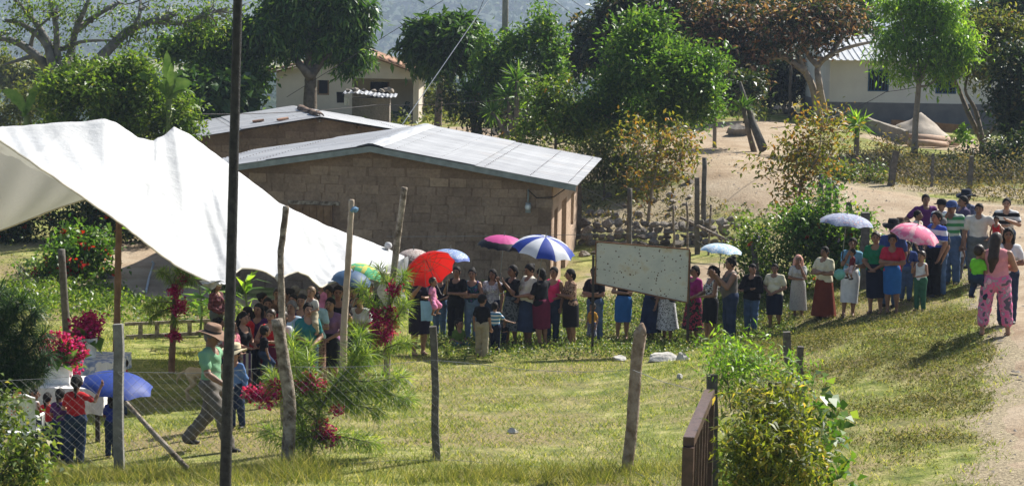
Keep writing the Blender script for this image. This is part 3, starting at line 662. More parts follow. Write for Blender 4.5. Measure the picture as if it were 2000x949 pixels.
# ------------------------------------------------------------------ plants
BARK = M('bark', (.10, .08, .06), .95, (.22, .18, .14), scale=5, bmp=.8, bscale=18, bdist=.04)
BARKG = M('grey_bark', (.09, .085, .08), .95, (.21, .20, .185), scale=4, bmp=.8, bscale=18, bdist=.04)
BARKP = M('pale_bark', (.20, .16, .12), .95, (.34, .28, .22), scale=5, bmp=.6, bscale=18, bdist=.03)
LM = {
 'mango': LEAF('mango_leaf', [(0, (.016, .05, .012)), (.5, (.04, .10, .02)), (.85, (.085, .17, .032)), (1, (.17, .25, .065))], .38, .35),
 'broad': LEAF('broad_leaf', [(0, (.015, .045, .012)), (.5, (.035, .085, .02)), (1, (.08, .15, .035))], .42, .3),
 'citrus': LEAF('citrus_leaf', [(0, (.03, .065, .012)), (.5, (.07, .13, .022)), (.9, (.12, .19, .03)), (1, (.21, .23, .06))], .42, .4),
 'olive': LEAF('olive_leaf', [(0, (.04, .06, .016)), (.6, (.085, .115, .032)), (1, (.17, .17, .06))], .5, .4),
 'dark': LEAF('dark_leaf', [(0, (.01, .025, .01)), (.6, (.022, .045, .014)), (.9, (.05, .075, .025)), (1, (.13, .10, .04))], .45, .25),
 'fresh': LEAF('fresh_leaf', [(0, (.05, .12, .014)), (.5, (.105, .21, .026)), (1, (.21, .33, .06))], .45, .5),
 'green': LEAF('green_leaf', [(0, (.025, .07, .013)), (.5, (.06, .135, .024)), (.9, (.11, .20, .04)), (1, (.19, .25, .06))], .42, .42),
 'rust': LEAF('rust_leaf', [(0, (.015, .025, .012)), (.5, (.035, .055, .02)), (.66, (.09, .05, .025)), (.85, (.20, .10, .055)), (1, (.38, .27, .19))], .55, .25),
 'autumn': LEAF('autumn_leaf', [(0, (.05, .07, .015)), (.4, (.11, .13, .025)), (.7, (.17, .14, .03)), (.9, (.22, .10, .025)), (1, (.28, .19, .07))], .5, .4),
 'weed': LEAF('weed_leaf', [(0, (.03, .055, .012)), (.5, (.07, .12, .025)), (.85, (.14, .19, .05)), (1, (.26, .23, .10))], .5, .35),
 'dry': LEAF('dry_grass', [(0, (.10, .09, .03)), (.5, (.22, .18, .07)), (1, (.42, .35, .18))], .7, .3, .1),
 'grass': LEAF('grass_blade', [(0, (.05, .085, .018)), (.45, (.115, .165, .036)), (.75, (.225, .25, .08)), (1, (.37, .35, .17))], .6, .4, .15),
 'pine': LEAF('pine_needle', [(0, (.045, .10, .018)), (.5, (.11, .19, .032)), (1, (.26, .33, .08))], .45, .45),
 'pinedark': LEAF('pine_needle_dark', [(0, (.008, .03, .012)), (.6, (.02, .055, .018)), (1, (.05, .09, .03))], .45, .25),
 'magenta': LEAF('bougainvillea_petal', [(0, (.2, .006, .06)), (.5, (.42, .014, .12)), (1, (.6, .05, .24))], .6, .3, .1),
 'red': LEAF('red_petal', [(0, (.4, .015, .01)), (1, (.65, .05, .02))], .6, .3, .1),
 'lilac': LEAF('lilac_petal', [(0, (.42, .30, .52)), (1, (.62, .50, .66))], .6, .4, .1),
 'dryscrub': LEAF('dry_scrub', [(0, (.03, .035, .015)), (.5, (.075, .075, .03)), (.85, (.15, .12, .055)), (1, (.26, .2, .11))], .6, .3, .1),
 'vine': LEAF('vine_leaf', [(0, (.035, .06, .012)), (.35, (.07, .105, .018)), (.7, (.15, .18, .028)), (.9, (.25, .25, .045)), (1, (.34, .25, .09))], .5, .45),
}
def lobe_clusters(lobes, D, n, shell=.55, ymul=.9):
    """lobes: (px, py, rx, ry[, depth offset]) in photo pixels at distance D -> cluster points and outward directions"""
    subs = []
    for l in lobes:
        dd = l[4] if len(l) > 4 else rng.uniform(-.4, .4); rm = (l[2]+l[3])/2/4000*D
        for _ in range(7):
            d = unit(rng.normal(size=3))*rng.uniform(.35, .95); q = rng.uniform(.28, .5)
            subs.append((l[0]+d[0]*l[2], l[1]-d[2]*l[3], l[2]*q, l[3]*q*rng.uniform(.8, 1.05), dd+d[1]*rm*ymul))
    lobes = subs; tot = sum(l[2]*l[3] for l in lobes); P = []; O = []
    for l in lobes:
        k = max(3, int(n*l[2]*l[3]/tot)); dd = l[4] if len(l) > 4 else rng.uniform(-.5, .5)
        c = np.array(at(l[0], l[1], D+dd)); R_ = np.array([l[2], 0, l[3]])/4000*D; R_[1] = (l[2]+l[3])/2/4000*D*ymul
        kc = max(3, k//9); d = unit(rng.normal(size=(kc, 3))); ph = rng.uniform(0, 6, 3)
        wob = 1+.22*np.sin(d[:, 0]*5+ph[0])*np.sin(d[:, 2]*6+ph[1])+.14*np.sin(d[:, 1]*9+d[:, 2]*7+ph[2])+.10*rng.normal(size=kc)
        r = (shell+(1-shell)*rng.random(kc)**.6)*wob; cc = c+d*R_*r[:, None]
        j = rng.integers(0, kc, k); cr = np.clip(.20*R_.mean(), .05, .42)*rng.uniform(.6, 1.5, kc)
        off = rng.normal(size=(k, 3))*cr[j][:, None]*np.array([1, 1, .8])
        P.append(cc[j]+off); O.append(unit(unit(off)*.7+d[j]*.6+np.array([0, 0, .15])))
    return np.concatenate(P), np.concatenate(O)
def leaves_at(P, O, per, ln, wd, droop=.2, spread=.22, outw=.7, fold=.25, upb=0):
    n = len(P); C = np.repeat(P, per, 0)+rng.normal(size=(n*per, 3))*spread
    Dv = unit(np.repeat(O, per, 0)*outw+rng.normal(size=(n*per, 3))*.7); Dv[:, 2] += upb-droop
    s = rng.uniform(.65, 1.25, n*per)
    return leaf_quads(C, Dv, ln*s, wd*s, fold)
def limb(mb, pts, r0, r1, n=7, jit=.06):
    """smooth path through points"""
    pts = [Vector(p) for p in pts]; out = []; 
    for i in range(len(pts)-1):
        a, b, c, d = pts[max(i-1, 0)], pts[i], pts[i+1], pts[min(i+2, len(pts)-1)]
        for t in (0, .25, .5, .75):
            out.append(.5*((2*b)+(c-a)*t+(2*a-5*b+4*c-d)*t*t+(3*b-a-3*c+d)*t**3))
    out.append(pts[-1]); k = len(out); rad = [r0+(r1-r0)*(i/(k-1))**.8 for i in range(k)]
    mb.tube(out, rad, n, jit=jit); return out
def tree(name, label, cat, base, D, trunk, lobes, n, per, ln, wd, mat, bark=BARK, r=.16, droop=.2, spread=.25, outw=.7, limbs=None, shell=.55, group=None, twigs=30, extra=None, upb=0):
    """base: photo x of the foot; trunk: photo points up the trunk (after the foot)"""
    b = onground(base, D); b.z -= .1
    root = thing(name, label, cat, b, 0, group)
    mb = MB(); tp = [b]+[at(x, y, D) for x, y in trunk]
    path = limb(mb, tp, r, r*.55)
    P, O = lobe_clusters(lobes, D, n, shell)
    if limbs is None:
        for l in lobes:
            c = at(l[0], l[1], D+(l[4] if len(l) > 4 else 0)); s = path[int(len(path)*random.uniform(.6, .98))] if len(path) > 2 else path[-1]
            mid = (s+c)/2+Vector((random.uniform(-.2, .2), random.uniform(-.3, .3), -.15)); limb(mb, [s, mid, c], r*.42, r*.12, 6)
    else:
        for lb in limbs:
            rr = lb[0]; limb(mb, [at(x, y, D+random.uniform(-.4, .4)) for x, y in lb[1:]], rr, rr*.3, 7)
    ref = np.array([(v.x, v.y, v.z) for v in path]+[mb.V[i] for i in range(0, len(mb.V), 9)])
    for i in rng.choice(len(P), min(twigs, len(P)), replace=False):
        j = np.argmin(((ref-P[i])**2).sum(1)+rng.random(len(ref))*.2); mb.tube([ref[j], (ref[j]+P[i])/2+rng.normal(size=3)*.08, P[i]], [r*.13, r*.09, r*.04], 4)
    mb.build('trunk', bark, root, True, off=b)
    V, F = leaves_at(P, O, per, ln, wd, droop, spread, outw, upb=upb)
    mesh_np('crown', V-np.array(b), F, LM[mat], False, root)
    if extra:
        for (nm, m2, cnt, per2, ln2, wd2, sp2) in extra:
            ii = rng.choice(len(P), min(cnt, len(P)), replace=False)
            V, F = leaves_at(P[ii]+O[ii]*.12, O[ii], per2, ln2, wd2, 0, sp2, .9); mesh_np(nm, V-np.array(b), F, LM[m2], False, root)['kind'] = 'stuff'
    return root
tree('mango_tree', 'round dark green mango tree shading the cream house', 'tree', 607, 74, [(606, 190), (606, 150), (602, 120)],
     [(605, 45, 100, 52), (540, 45, 46, 48), (670, 52, 48, 50), (600, -4, 95, 40), (692, 118, 30, 30), (548, 84, 44, 20), (640, 92, 50, 22), (600, 86, 44, 18), (510, 64, 22, 28)], 1500, 17, .34, .085, 'mango', BARK, .30, .75, .2,
     limbs=[(.2, (606, 150), (590, 132), (570, 105), (540, 70)), (.2, (606, 150), (622, 130), (650, 100), (680, 70)), (.18, (604, 140), (604, 90), (600, 20))])
tree('mango_tree', 'young dark green tree with slim trunk right of the cream house', 'tree', 855, 77, [(857, 200), (860, 150), (860, 100)],
     [(860, 82, 58, 42), (825, 95, 30, 42), (898, 85, 36, 45), (862, 48, 38, 16), (850, 122, 42, 22), (885, 120, 28, 20)], 560, 15, .42, .13, 'broad', BARK, .17, .6, .2)
tree('spreading_tree', 'wide spreading tree with grey limbs and thin foliage, upper left', 'tree', 112, 70, [(108, 150), (100, 120)],
     [(50, 15, 90, 25), (150, 35, 70, 45), (230, 15, 90, 30), (340, 25, 80, 28), (25, 62, 45, 18), (250, 82, 60, 14), (400, 40, 70, 40), (430, 5, 60, 25), (130, 90, 40, 18), (300, 60, 50, 20)], 330, 11, .16, .07, 'citrus', BARKG, .26, .1, .3,
     limbs=[(.26, (112, 175), (98, 140), (70, 108), (30, 82), (-25, 72)), (.22, (108, 160), (104, 120), (92, 80), (62, 35), (20, -10)), (.2, (125, 165), (112, 110), (110, 55), (96, -5)),
            (.2, (108, 160), (100, 120), (88, 85), (48, 50), (10, 40)), (.18, (120, 150), (138, 105), (148, 60), (165, 20), (180, -15)), (.24, (150, 165), (205, 105), (250, 62), (300, 42), (345, 28)), (.13, (250, 62), (270, 40), (275, 0)),
            (.14, (148, 60), (190, 30), (235, 5)), (.12, (300, 42), (360, 45), (420, 20)), (.1, (100, 105), (160, 82), (230, 80)), (.1, (70, 108), (30, 120), (5, 128)), (.09, (60, 90), (70, 60), (110, 25))], twigs=160)
tree('citrus_bush', 'broad glossy green bush behind the white canopy', 'bush', 210, 58, [(210, 260)], [(210, 195, 130, 72), (115, 215, 65, 58), (305, 225, 62, 62), (335, 262, 40, 32), (170, 160, 60, 40), (255, 150, 60, 40)], 1150, 16, .17, .08, 'citrus', BARK, .1, .1, .2)
tree('leafy_tree', 'mixed green tree with big leaves left of the cream house', 'tree', 450, 74, [(450, 200)], [(450, 125, 80, 55), (395, 165, 60, 50), (475, 170, 34, 50), (360, 105, 60, 32), (430, 75, 70, 35)], 820, 15, .22, .11, 'green', BARK, .12, .2, .24)
tree('broad_leaf_bush', 'dark broad-leaved bush between canopy and mango tree', 'bush', 420, 71, [(420, 210)], [(420, 195, 52, 33), (468, 207, 36, 26), (370, 190, 35, 30)], 210, 11, .42, .26, 'broad', BARK, .08, .5, .25)
def banana(name, label, px, D, top, lf):
    b = onground(px, D); root = thing(name, label, 'plant', b); mb = MB(); t = at(px, top, D)
    mb.tube([b, (b+t)/2, t], [.13, .11, .08], 9); mb.build('stem', M('banana_stem', (.16, .19, .05), .7), root, True, off=b)
    gm = M('banana_leaf', (.07, .15, .02), .45, (.17, .26, .05), scale=6, transl=.4)
    for (dx, dy, wd) in lf:
        e = at(px+dx, top-dy, D+random.uniform(-.6, .4)); sag = .28*abs(e.x-t.x); k = 12; V = []; F = []
        dirv = (e-t); side = Vector((dirv.z, 0, -dirv.x)).normalized() if abs(dirv.x) < abs(dirv.z)*3 else Vector((0, 1, 0)); side = (side+Vector((0, .6, 0))).normalized()
        for i in range(k+1):
            f = i/k; c = t+dirv*f+Vector((0, 0, sag*4*f*(1-f)-sag*f*.6)); ww = wd*math.sin(math.pi*min(1, .06+f*.95))**.6*(.98 if i % 3 else .8)
            V += [c-side*ww+Vector((0, 0, .05)), c, c+side*ww+Vector((0, 0, .05))]
        F = [(3*i+j, 3*i+j+1, 3*i+4+j, 3*i+3+j) for i in range(k) for j in (0, 1)]
        MB().add(V, F).build('leaf', gm, root, True, off=b)
banana('banana_plant', 'banana plant with one tall upright leaf above the bushes', 330, 57.2, 195, [(-4, 92, .17), (45, 38, .24), (14, 55, .13), (-78, 50, .15), (52, 15, .15), (6, 70, .12)])
banana('banana_plant', 'banana plant with leaning leaf at the left edge', 52, 57, 225, [(-48, 52, .18), (22, 62, .13), (34, 5, .12), (-10, -5, .1)])
tree('leafy_tree', 'tall light green shrub in front of the utility pole', 'shrub', 1010, 73.5, [(1010, 200)], [(1000, 110, 55, 60), (948, 150, 42, 58), (1062, 50, 22, 42), (1045, 140, 50, 60), (1075, 100, 26, 50)], 720, 14, .2, .085, 'green', BARK, .1, .1, .22)
tree('flowering_shrub', 'yellow-green shrub with scattered yellow flowers behind the sheet roof', 'shrub', 1085, 63, [(1085, 260)], [(1085, 225, 60, 50), (1040, 255, 40, 35), (1130, 240, 40, 50), (1100, 180, 35, 30)], 360, 14, .16, .07, 'citrus', BARK, .07, .1, .22, extra=[('flowers', 'autumn', 60, 2, .14, .1, .08)])
tree('green_tree', 'dense bright green tree above the dirt track', 'tree', 1283, 63, [(1285, 290), (1290, 240)],
     [(1270, 150, 112, 82), (1205, 200, 72, 66), (1345, 155, 62, 66), (1285, 75, 66, 38), (1235, 245, 45, 36), (1180, 225, 24, 40), (1330, 215, 56, 36), (1385, 130, 26, 45), (1180, 160, 40, 40)], 1500, 16, .19, .07, 'green', BARK, .14, -.25, .22)
tree('dark_tree', 'dark tree with dull foliage behind the bright green tree', 'tree', 1190, 80, [(1190, 170)], [(1180, 85, 80, 55), (1270, 40, 90, 50), (1135, 125, 48, 40), (1220, 10, 70, 26)], 760, 15, .26, .12, 'dark', BARK, .2, .3, .3, extra=[('blossom', 'rust', 200, 5, .2, .1, .15)])
tree('rust_tree', 'large tree with rust-brown withered leaves leaning over the white house', 'tree', 1604, 79.5, [(1590, 180), (1572, 140), (1555, 100)],
     [(1400, 35, 100, 55), (1500, 55, 100, 58), (1430, 105, 90, 42), (1585, 40, 70, 45), (1370, 145, 50, 40), (1450, 150, 50, 26), (1660, 35, 50, 40), (1330, 20, 60, 34)], 1250, 13, .25, .10, 'rust', BARKP, .19, .35, .3,
     limbs=[(.17, (1608, 215), (1600, 165), (1598, 130), (1622, 108), (1660, 92), (1705, 82)), (.15, (1572, 140), (1530, 110), (1480, 80), (1420, 60)), (.13, (1598, 130), (1575, 100), (1585, 50), (1580, 10)), (.12, (1622, 108), (1640, 80), (1650, 40)), (.12, (1530, 110), (1460, 120), (1390, 140))], twigs=120)
tree('round_tree', 'small rust-leaved tree beside the bank of the dirt yard', 'tree', 1396, 68, [(1396, 230), (1398, 200)], [(1400, 165, 55, 42), (1440, 175, 40, 36)], 200, 13, .2, .09, 'dark', BARKP, .08, .3, .22)
tree('slim_tree', 'slim tree with vivid light green crown before the white house', 'tree', 1786, 70, [(1788, 240), (1794, 170), (1797, 90)],
     [(1790, 48, 72, 32), (1758, 15, 52, 24), (1832, 25, 58, 26), (1858, 82, 46, 24), (1742, 92, 42, 22), (1800, 108, 52, 22), (1838, 142, 42, 18), (1768, 150, 30, 14), (1872, 112, 28, 14), (1722, 118, 18, 12), (1795, -10, 50, 20)], 900, 15, .25, .06, 'fresh', BARKP, .13, .35, .22)
tree('forked_tree', 'thin dark-stemmed forked tree right of the light green one', 'tree', 1920, 72, [(1918, 268)], [(1890, 70, 58, 42), (1940, 105, 48, 38), (1960, 60, 50, 40), (1905, 130, 40, 26)], 430, 13, .22, .08, 'olive', BARK, .16, .3, .28,
     limbs=[(.12, (1918, 275), (1895, 230), (1875, 180), (1862, 140), (1880, 90)), (.1, (1918, 270), (1905, 215), (1885, 175), (1900, 120)), (.09, (1920, 280), (1940, 250), (1952, 235))], twigs=60, extra=[('withered_leaves', 'rust', 90, 5, .2, .08, .2)])
tree('dark_shrub_tree', 'dense dark green tree at the right edge before the white house', 'tree', 1985, 69, [(1982, 240)], [(1972, 195, 52, 62), (1995, 130, 40, 46), (1990, 255, 34, 38), (2030, 200, 50, 80)], 620, 15, .2, .09, 'dark', BARK, .14, .3, .24)
tree('tall_tree', 'tall dark tree rising behind the white house roof', 'tree', 1960, 96, [(1960, 90)], [(1950, 12, 70, 40), (2010, 40, 55, 55), (1920, 35, 40, 30), (1975, 70, 60, 30)], 560, 14, .32, .15, 'broad', BARK, .25, .3, .35)
tree('tall_tree', 'tall dark tree behind the rust-brown crown', 'tree', 1330, 93, [(1330, 90)], [(1260, 10, 90, 30), (1370, 5, 90, 30), (1470, 0, 90, 35), (1560, 0, 70, 35), (1300, 60, 60, 40), (1700, 60, 60, 40), (1640, 10, 60, 30)], 800, 13, .36, .17, 'broad', BARK, .22, .3, .4)
def shrub(*a, **k): return tree(*a, **k)
shrub('dry_shrub', 'thin shrub with yellowing leaves beside the stone wall', 'shrub', 1265, 57.5, [(1268, 410), (1275, 360)], [(1290, 285, 56, 46), (1265, 345, 46, 46), (1320, 325, 40, 46), (1245, 270, 30, 30), (1340, 280, 26, 36)], 150, 10, .16, .075, 'autumn', BARKP, .07, .1, .25, twigs=70)
shrub('dry_shrub', 'tall shrub with orange and yellow leaves by the weathered posts', 'shrub', 1560, 49, [(1560, 420), (1565, 350)], [(1560, 285, 66, 52), (1605, 245, 46, 36), (1525, 325, 46, 46), (1595, 345, 50, 46), (1540, 390, 40, 40)], 220, 11, .14, .065, 'autumn', BARKP, .06, .1, .22, twigs=80)
shrub('hibiscus_bush', 'flowering hibiscus bush with lilac and red blooms behind the queue', 'bush', 1540, 45.5, [(1540, 540)], [(1535, 470, 80, 66), (1485, 515, 46, 76), (1465, 465, 34, 36), (1560, 560, 100, 46)], 640, 12, .11, .055, 'citrus', BARK, .04, .05, .17, extra=[('lilac_flowers', 'lilac', 26, 4, .09, .09, .03), ('red_flowers', 'red', 12, 4, .08, .08, .02), ('yellow_leaves', 'autumn', 70, 3, .1, .05, .15)], twigs=90)
shrub('hibiscus_bush', 'leafy hibiscus bush around the weathered posts under the floral umbrella', 'bush', 1630, 45, [(1630, 540)], [(1605, 475, 62, 62), (1655, 520, 56, 76), (1670, 430, 44, 34), (1620, 410, 40, 40)], 520, 12, .12, .06, 'green', BARK, .04, .05, .17, extra=[('red_flowers', 'red', 12, 4, .08, .08, .02), ('yellow_leaves', 'autumn', 90, 3, .1, .05, .15)], twigs=80)
shrub('flower_bush', 'bush with bright red flowers left of the canopy pole', 'bush', 130, 49.5, [(130, 560)], [(130, 495, 70, 46), (170, 535, 46, 40), (95, 540, 60, 40), (185, 480, 26, 26)], 520, 12, .14, .08, 'green', BARK, .05, .1, .2, extra=[('red_flowers', 'red', 60, 7, .16, .14, .05)])
shrub('garden_bush', 'dark garden bush with small red flowers under the canopy edge', 'bush', 250, 56, [(250, 480)], [(250, 430, 90, 50), (160, 425, 70, 40), (320, 455, 60, 40), (60, 420, 60, 40), (20, 470, 50, 60)], 760, 13, .15, .075, 'dark', BARK, .06, .1, .22, extra=[('red_flowers', 'red', 26, 4, .1, .1, .05), ('bright_leaves', 'citrus', 150, 6, .15, .07, .2)])
shrub('twiggy_bush', 'bare twiggy grey bush at the left edge of the yard', 'bush', 40, 47.5, [(40, 590)], [(45, 520, 40, 50), (20, 560, 30, 40)], 60, 4, .08, .04, 'olive', BARKG, .05, .1, .2, twigs=60)
shrub('low_bush', 'low green bush on the yard edge below the red flowers', 'bush', 90, 48.5, [(90, 595)], [(60, 580, 60, 26), (130, 590, 60, 22), (190, 575, 30, 22)], 220, 12, .12, .06, 'citrus', BARK, .03, .05, .17)
shrub('low_bush', 'low scrub at the foot of the bank left of the yucca', 'bush', 1620, 62, [(1620, 370)], [(1640, 350, 46, 24), (1590, 370, 40, 24), (1690, 350, 30, 30)], 200, 12, .15, .07, 'weed', BARK, .04, .05, .2)
shrub('low_bush', 'dry scrub along the bank under the slim light green tree', 'bush', 1800, 64, [(1800, 350)], [(1760, 320, 60, 22), (1850, 330, 70, 22), (1920, 345, 60, 20), (1985, 330, 40, 26), (1720, 300, 40, 26)], 300, 11, .14, .05, 'dryscrub', BARK, .04, .0, .22)
shrub('low_bush', 'shadowed scrub under the dark tree at the right edge', 'bush', 1960, 66, [(1960, 320)], [(1940, 308, 60, 26), (1990, 300, 40, 30), (1880, 318, 40, 20)], 260, 12, .14, .06, 'dark', BARK, .04, .05, .2)
shrub('green_sprout', 'small vivid green sapling on the dirt beside the logs', 'plant', 1883, 71, [(1883, 275)], [(1883, 265, 16, 14)], 30, 10, .16, .07, 'fresh', BARK, .02, .1, .1)
shrub('low_bush', 'undergrowth on the bank between sheet roof and track', 'bush', 1180, 60.5, [(1180, 330)], [(1170, 300, 40, 40), (1205, 330, 40, 30), (1140, 330, 26, 30), (1240, 320, 40, 26)], 260, 11, .14, .06, 'olive', BARK, .04, .0, .22)
shrub('low_bush', 'undergrowth below the yuccas behind the sheet roof', 'bush', 960, 72, [(960, 235)], [(930, 225, 50, 26), (1000, 235, 60, 26), (885, 200, 22, 40)], 240, 11, .18, .07, 'dark', BARK, .04, .0, .22)
shrub('low_bush', 'bushes right of the cream house below the young tree', 'bush', 835, 90, [(835, 220)], [(830, 190, 30, 40), (880, 190, 40, 50)], 220, 11, .22, .09, 'olive', BARK, .04, .0, .25)
shrub('low_bush', 'pale scrub filling the slope below the spreading tree', 'bush', 60, 80, [(60, 200)], [(40, 200, 70, 36), (110, 185, 40, 26), (0, 230, 50, 40)], 300, 11, .2, .09, 'olive', BARK, .04, .0, .25)
shrub('thicket', 'dark thicket between the rust-brown tree and the white house', 'bush', 1505, 88, [(1505, 190)], [(1490, 150, 50, 40), (1530, 175, 34, 36), (1460, 190, 46, 26), (1545, 130, 20, 30)], 420, 13, .24, .11, 'dark', BARK, .08, .2, .28)
shrub('thicket', 'hazy thicket far below the spreading tree at the left edge', 'bush', 40, 118, [(40, 190)], [(30, 160, 60, 30), (90, 150, 40, 24), (-10, 140, 40, 30), (150, 170, 40, 26)], 420, 12, .34, .16, 'olive', BARK, .08, .2, .35)
def yucca(label, px, D, heads, group=None):
    b = onground(px, D); root = thing('yucca', label, 'plant', b, 0, group); mb = MB()
    for (hx, hy, s) in heads:
        c = at(hx, hy, D+random.uniform(-.3, .3)); mb = MB(); mb.tube([b+Vector((random.uniform(-.1, .1), 0, -.1)), (b+c)/2+Vector((random.uniform(-.1, .1), 0, 0)), c], [.11, .09, .08], 7); mb.build('stem', BARK, root, True, off=b)
        n = 90; d = unit(rng.normal(size=(n, 3))+np.array([0, 0, .55])); m_ = .55*s
        V, F = leaf_quads(np.array(c)[None]+d*.05, d, m_*rng.uniform(.7, 1.1, n), .065*s, .3, .2); mesh_np('leaf_rosette', V-np.array(b), F, LM['fresh' if 'bright' in label else 'green'], False, root)
yucca('bright spiky yucca on a thick stem below the white house', 1668, 66, [(1675, 245, 1.15)])
yucca('clump of spiky yuccas right of the young tree', 935, 72.5, [(925, 190, 1.1), (945, 205, 1.1), (910, 180, .9)])
yucca('many-headed yucca behind the sheet roof under the utility pole', 1010, 70.5, [(1010, 160, 1.3), (990, 190, 1.1), (1035, 195, 1.1), (960, 220, 1.0)])
yucca('leaning yucca with thin leaves beside the dirt yard', 1475, 67, [(1452, 212, .9)])
# ------------------------------------------------------------------ canopy
def cat_interp(pts, n):
    P = np.array(pts, float); s = np.concatenate([[0], np.cumsum(np.linalg.norm(np.diff(P, axis=0), axis=1))]); t = np.linspace(0, s[-1], n)
    return np.stack([np.interp(t, s, P[:, i]) for i in range(3)], -1)
def A3(l): return [tuple(at(*p)) for p in l]
nS = 260
rowF = cat_interp(A3([(-260, 150, 28), (-120, 205, 28.6), (0, 272, 29), (80, 327, 29.3), (165, 385, 29.8), (250, 445, 30.3), (340, 515, 31), (400, 545, 31.3), (432, 556, 31.5), (470, 521, 32), (500, 523, 32.2), (520, 530, 32.4), (545, 543, 32.6), (562, 534, 32.8), (580, 528, 33), (600, 535, 33.2), (625, 560, 33.6), (655, 548, 34), (690, 532, 34.5), (735, 528, 35), (772, 533, 35.6)]), nS)
rowR = cat_interp(A3([(-260, 250, 33), (-120, 250, 33.5), (0, 247, 34), (100, 240, 34.2), (170, 236, 34.4), (205, 231, 34.5), (225, 238, 34.6), (270, 268, 35), (300, 274, 35.3), (322, 262, 35.7), (340, 247, 36), (370, 262, 36.3), (455, 325, 37), (545, 395, 37.5), (640, 441, 37.8), (700, 462, 38), (765, 488, 38.2), (790, 500, 38.2)]), nS)
rowB = cat_interp(A3([(-260, 520, 38.5), (-120, 490, 38.7), (0, 447, 39), (80, 420, 39), (165, 388, 39), (250, 375, 39), (340, 380, 39), (455, 400, 39), (560, 430, 39), (700, 480, 38.9), (790, 512, 38.5)]), nS)
nT = 26; nB = 14
def smooth1(a, k):
    for _ in range(k): a[1:-1] = (a[:-2]+2*a[1:-1]+a[2:])/4
    return a
G = []
for j in range(nT+1):
    t = j/nT; row = rowF*(1-t)+rowR*t
    sag = -.30*math.sin(math.pi*t)*(1-.3*t); s = np.linspace(0, 1, nS)
    row = row.copy(); row[:, 2] += sag*(.5+.5*np.sin(math.pi*s))
    u1 = s*34-t*3.2+.6*np.sin(s*9+t*2); u2 = s*21+t*2.1+1.7; fold = .026*(1-2.2*np.abs(np.sin(u1))**.35)*(.4+.6*np.sin(s*13+2)**2)+.02*(1-2*np.abs(np.sin(u2))**.4)*(.3+.7*np.sin(s*7)**2)+.012*np.sin(s*170+t*9+2*np.sin(s*31)); row[:, 2] += fold*(math.sin(math.pi*t)**.5 if 0 < t < 1 else .25)*1.3
    row[:, 2] += .04*np.sin(s*17+t*5)*math.sin(math.pi*t); G.append(row)
for j in range(1, nB+1):
    t = j/nB; row = (rowR*(1-t)+rowB*t).copy(); s = np.linspace(0, 1, nS)
    row[:, 2] += -.25*math.sin(math.pi*t)+.03*np.sin(s*80+t*4)*math.sin(math.pi*t)+.02*np.sin(s*33+3*t); G.append(row)
G = np.array(G); nr = len(G)
i = np.arange(nS-1)[None]+nS*np.arange(nr-1)[:, None]; F = np.stack([i, i+1, i+nS+1, i+nS], -1).reshape(-1, 4)
def cloth_mat():
    mt, nt, b, out = _new('white_canopy')
    g = N(nt, 'ShaderNodeNewGeometry'); n = noise(nt, .7, 5, .6, g.outputs['Position']); n2 = noise(nt, 5, 5, .6, g.outputs['Position'])
    c = ramp(nt, n.outputs[0], [(.35, (.57, .58, .59)), (.7, (.51, .515, .51))])
    L(nt, c, b.inputs['Base Color']); b.inputs['Roughness'].default_value = .8; b.inputs['Specular IOR Level'].default_value = .15
    bump(nt, b, n2.outputs[0], .5, .06); t = N(nt, 'ShaderNodeBsdfTranslucent'); t.inputs[0].default_value = (.52, .50, .45, 1)
    mx = N(nt, 'ShaderNodeMixShader'); mx.inputs[0].default_value = .22; L(nt, b.outputs[0], mx.inputs[1]); L(nt, t.outputs[0], mx.inputs[2]); L(nt, mx.outputs[0], out.inputs[0]); return mt
CLOTH = cloth_mat()
ob = Vector((at(225, 690, 37).x, 37, gz(-7.1, 37)))
tent = thing('canopy', 'large white cloth canopy stretched between wooden poles', 'canopy', ob)
sheet = mesh_np('sheet', (G.reshape(-1, 3)-np.array(ob)), F, CLOTH, True, tent)
# hem along front and back edges and ragged flap beside the flowered pole
hm = M('canopy_hem', (.62, .57, .48), .9)
for row, nm in ((G[0], 'hem'), (G[-1], 'hem')):
    q = MB(); q.tube([Vector(p)-ob+Vector((0, 0, -.01)) for p in row[::2]], .016, 5); q.build(nm, hm, sheet)
def flap(px0, px1, D, top, bot, parent, off):
    n, k = 8, 12; q = MB(); V = []
    for j in range(k+1):
        for i_ in range(n):
            f = i_/(n-1); px = px0+(px1-px0)*f; tz = top[0]+(top[1]-top[0])*f; bz = bot[0]+(bot[1]-bot[0])*f+12*math.sin(f*6)
            p = at(px+6*math.sin(j*.6+f), tz+(bz-tz)*j/k, D+.15*math.sin(f*9+j*.5)); V.append(p)
    q.add(V, [(j*n+i_, j*n+i_+1, (j+1)*n+i_+1, (j+1)*n+i_) for j in range(k) for i_ in range(n-1)]); return q.build('loose_flap', CLOTH, parent, True, off=off)
flap(742, 792, 36.4, (528, 500), (590, 612), tent, ob)
flap(395, 440, 31.4, (543, 554), (552, 560), tent, ob)
# tie knots (cloth balls)
for (x, y, D) in ((758, 480, 38.1), (545, 541, 32.5)):
    MB().ball(at(x, y, D)-ob, .07, 8, 6, jit=.12).build('tie_knot', CLOTH, tent, True)
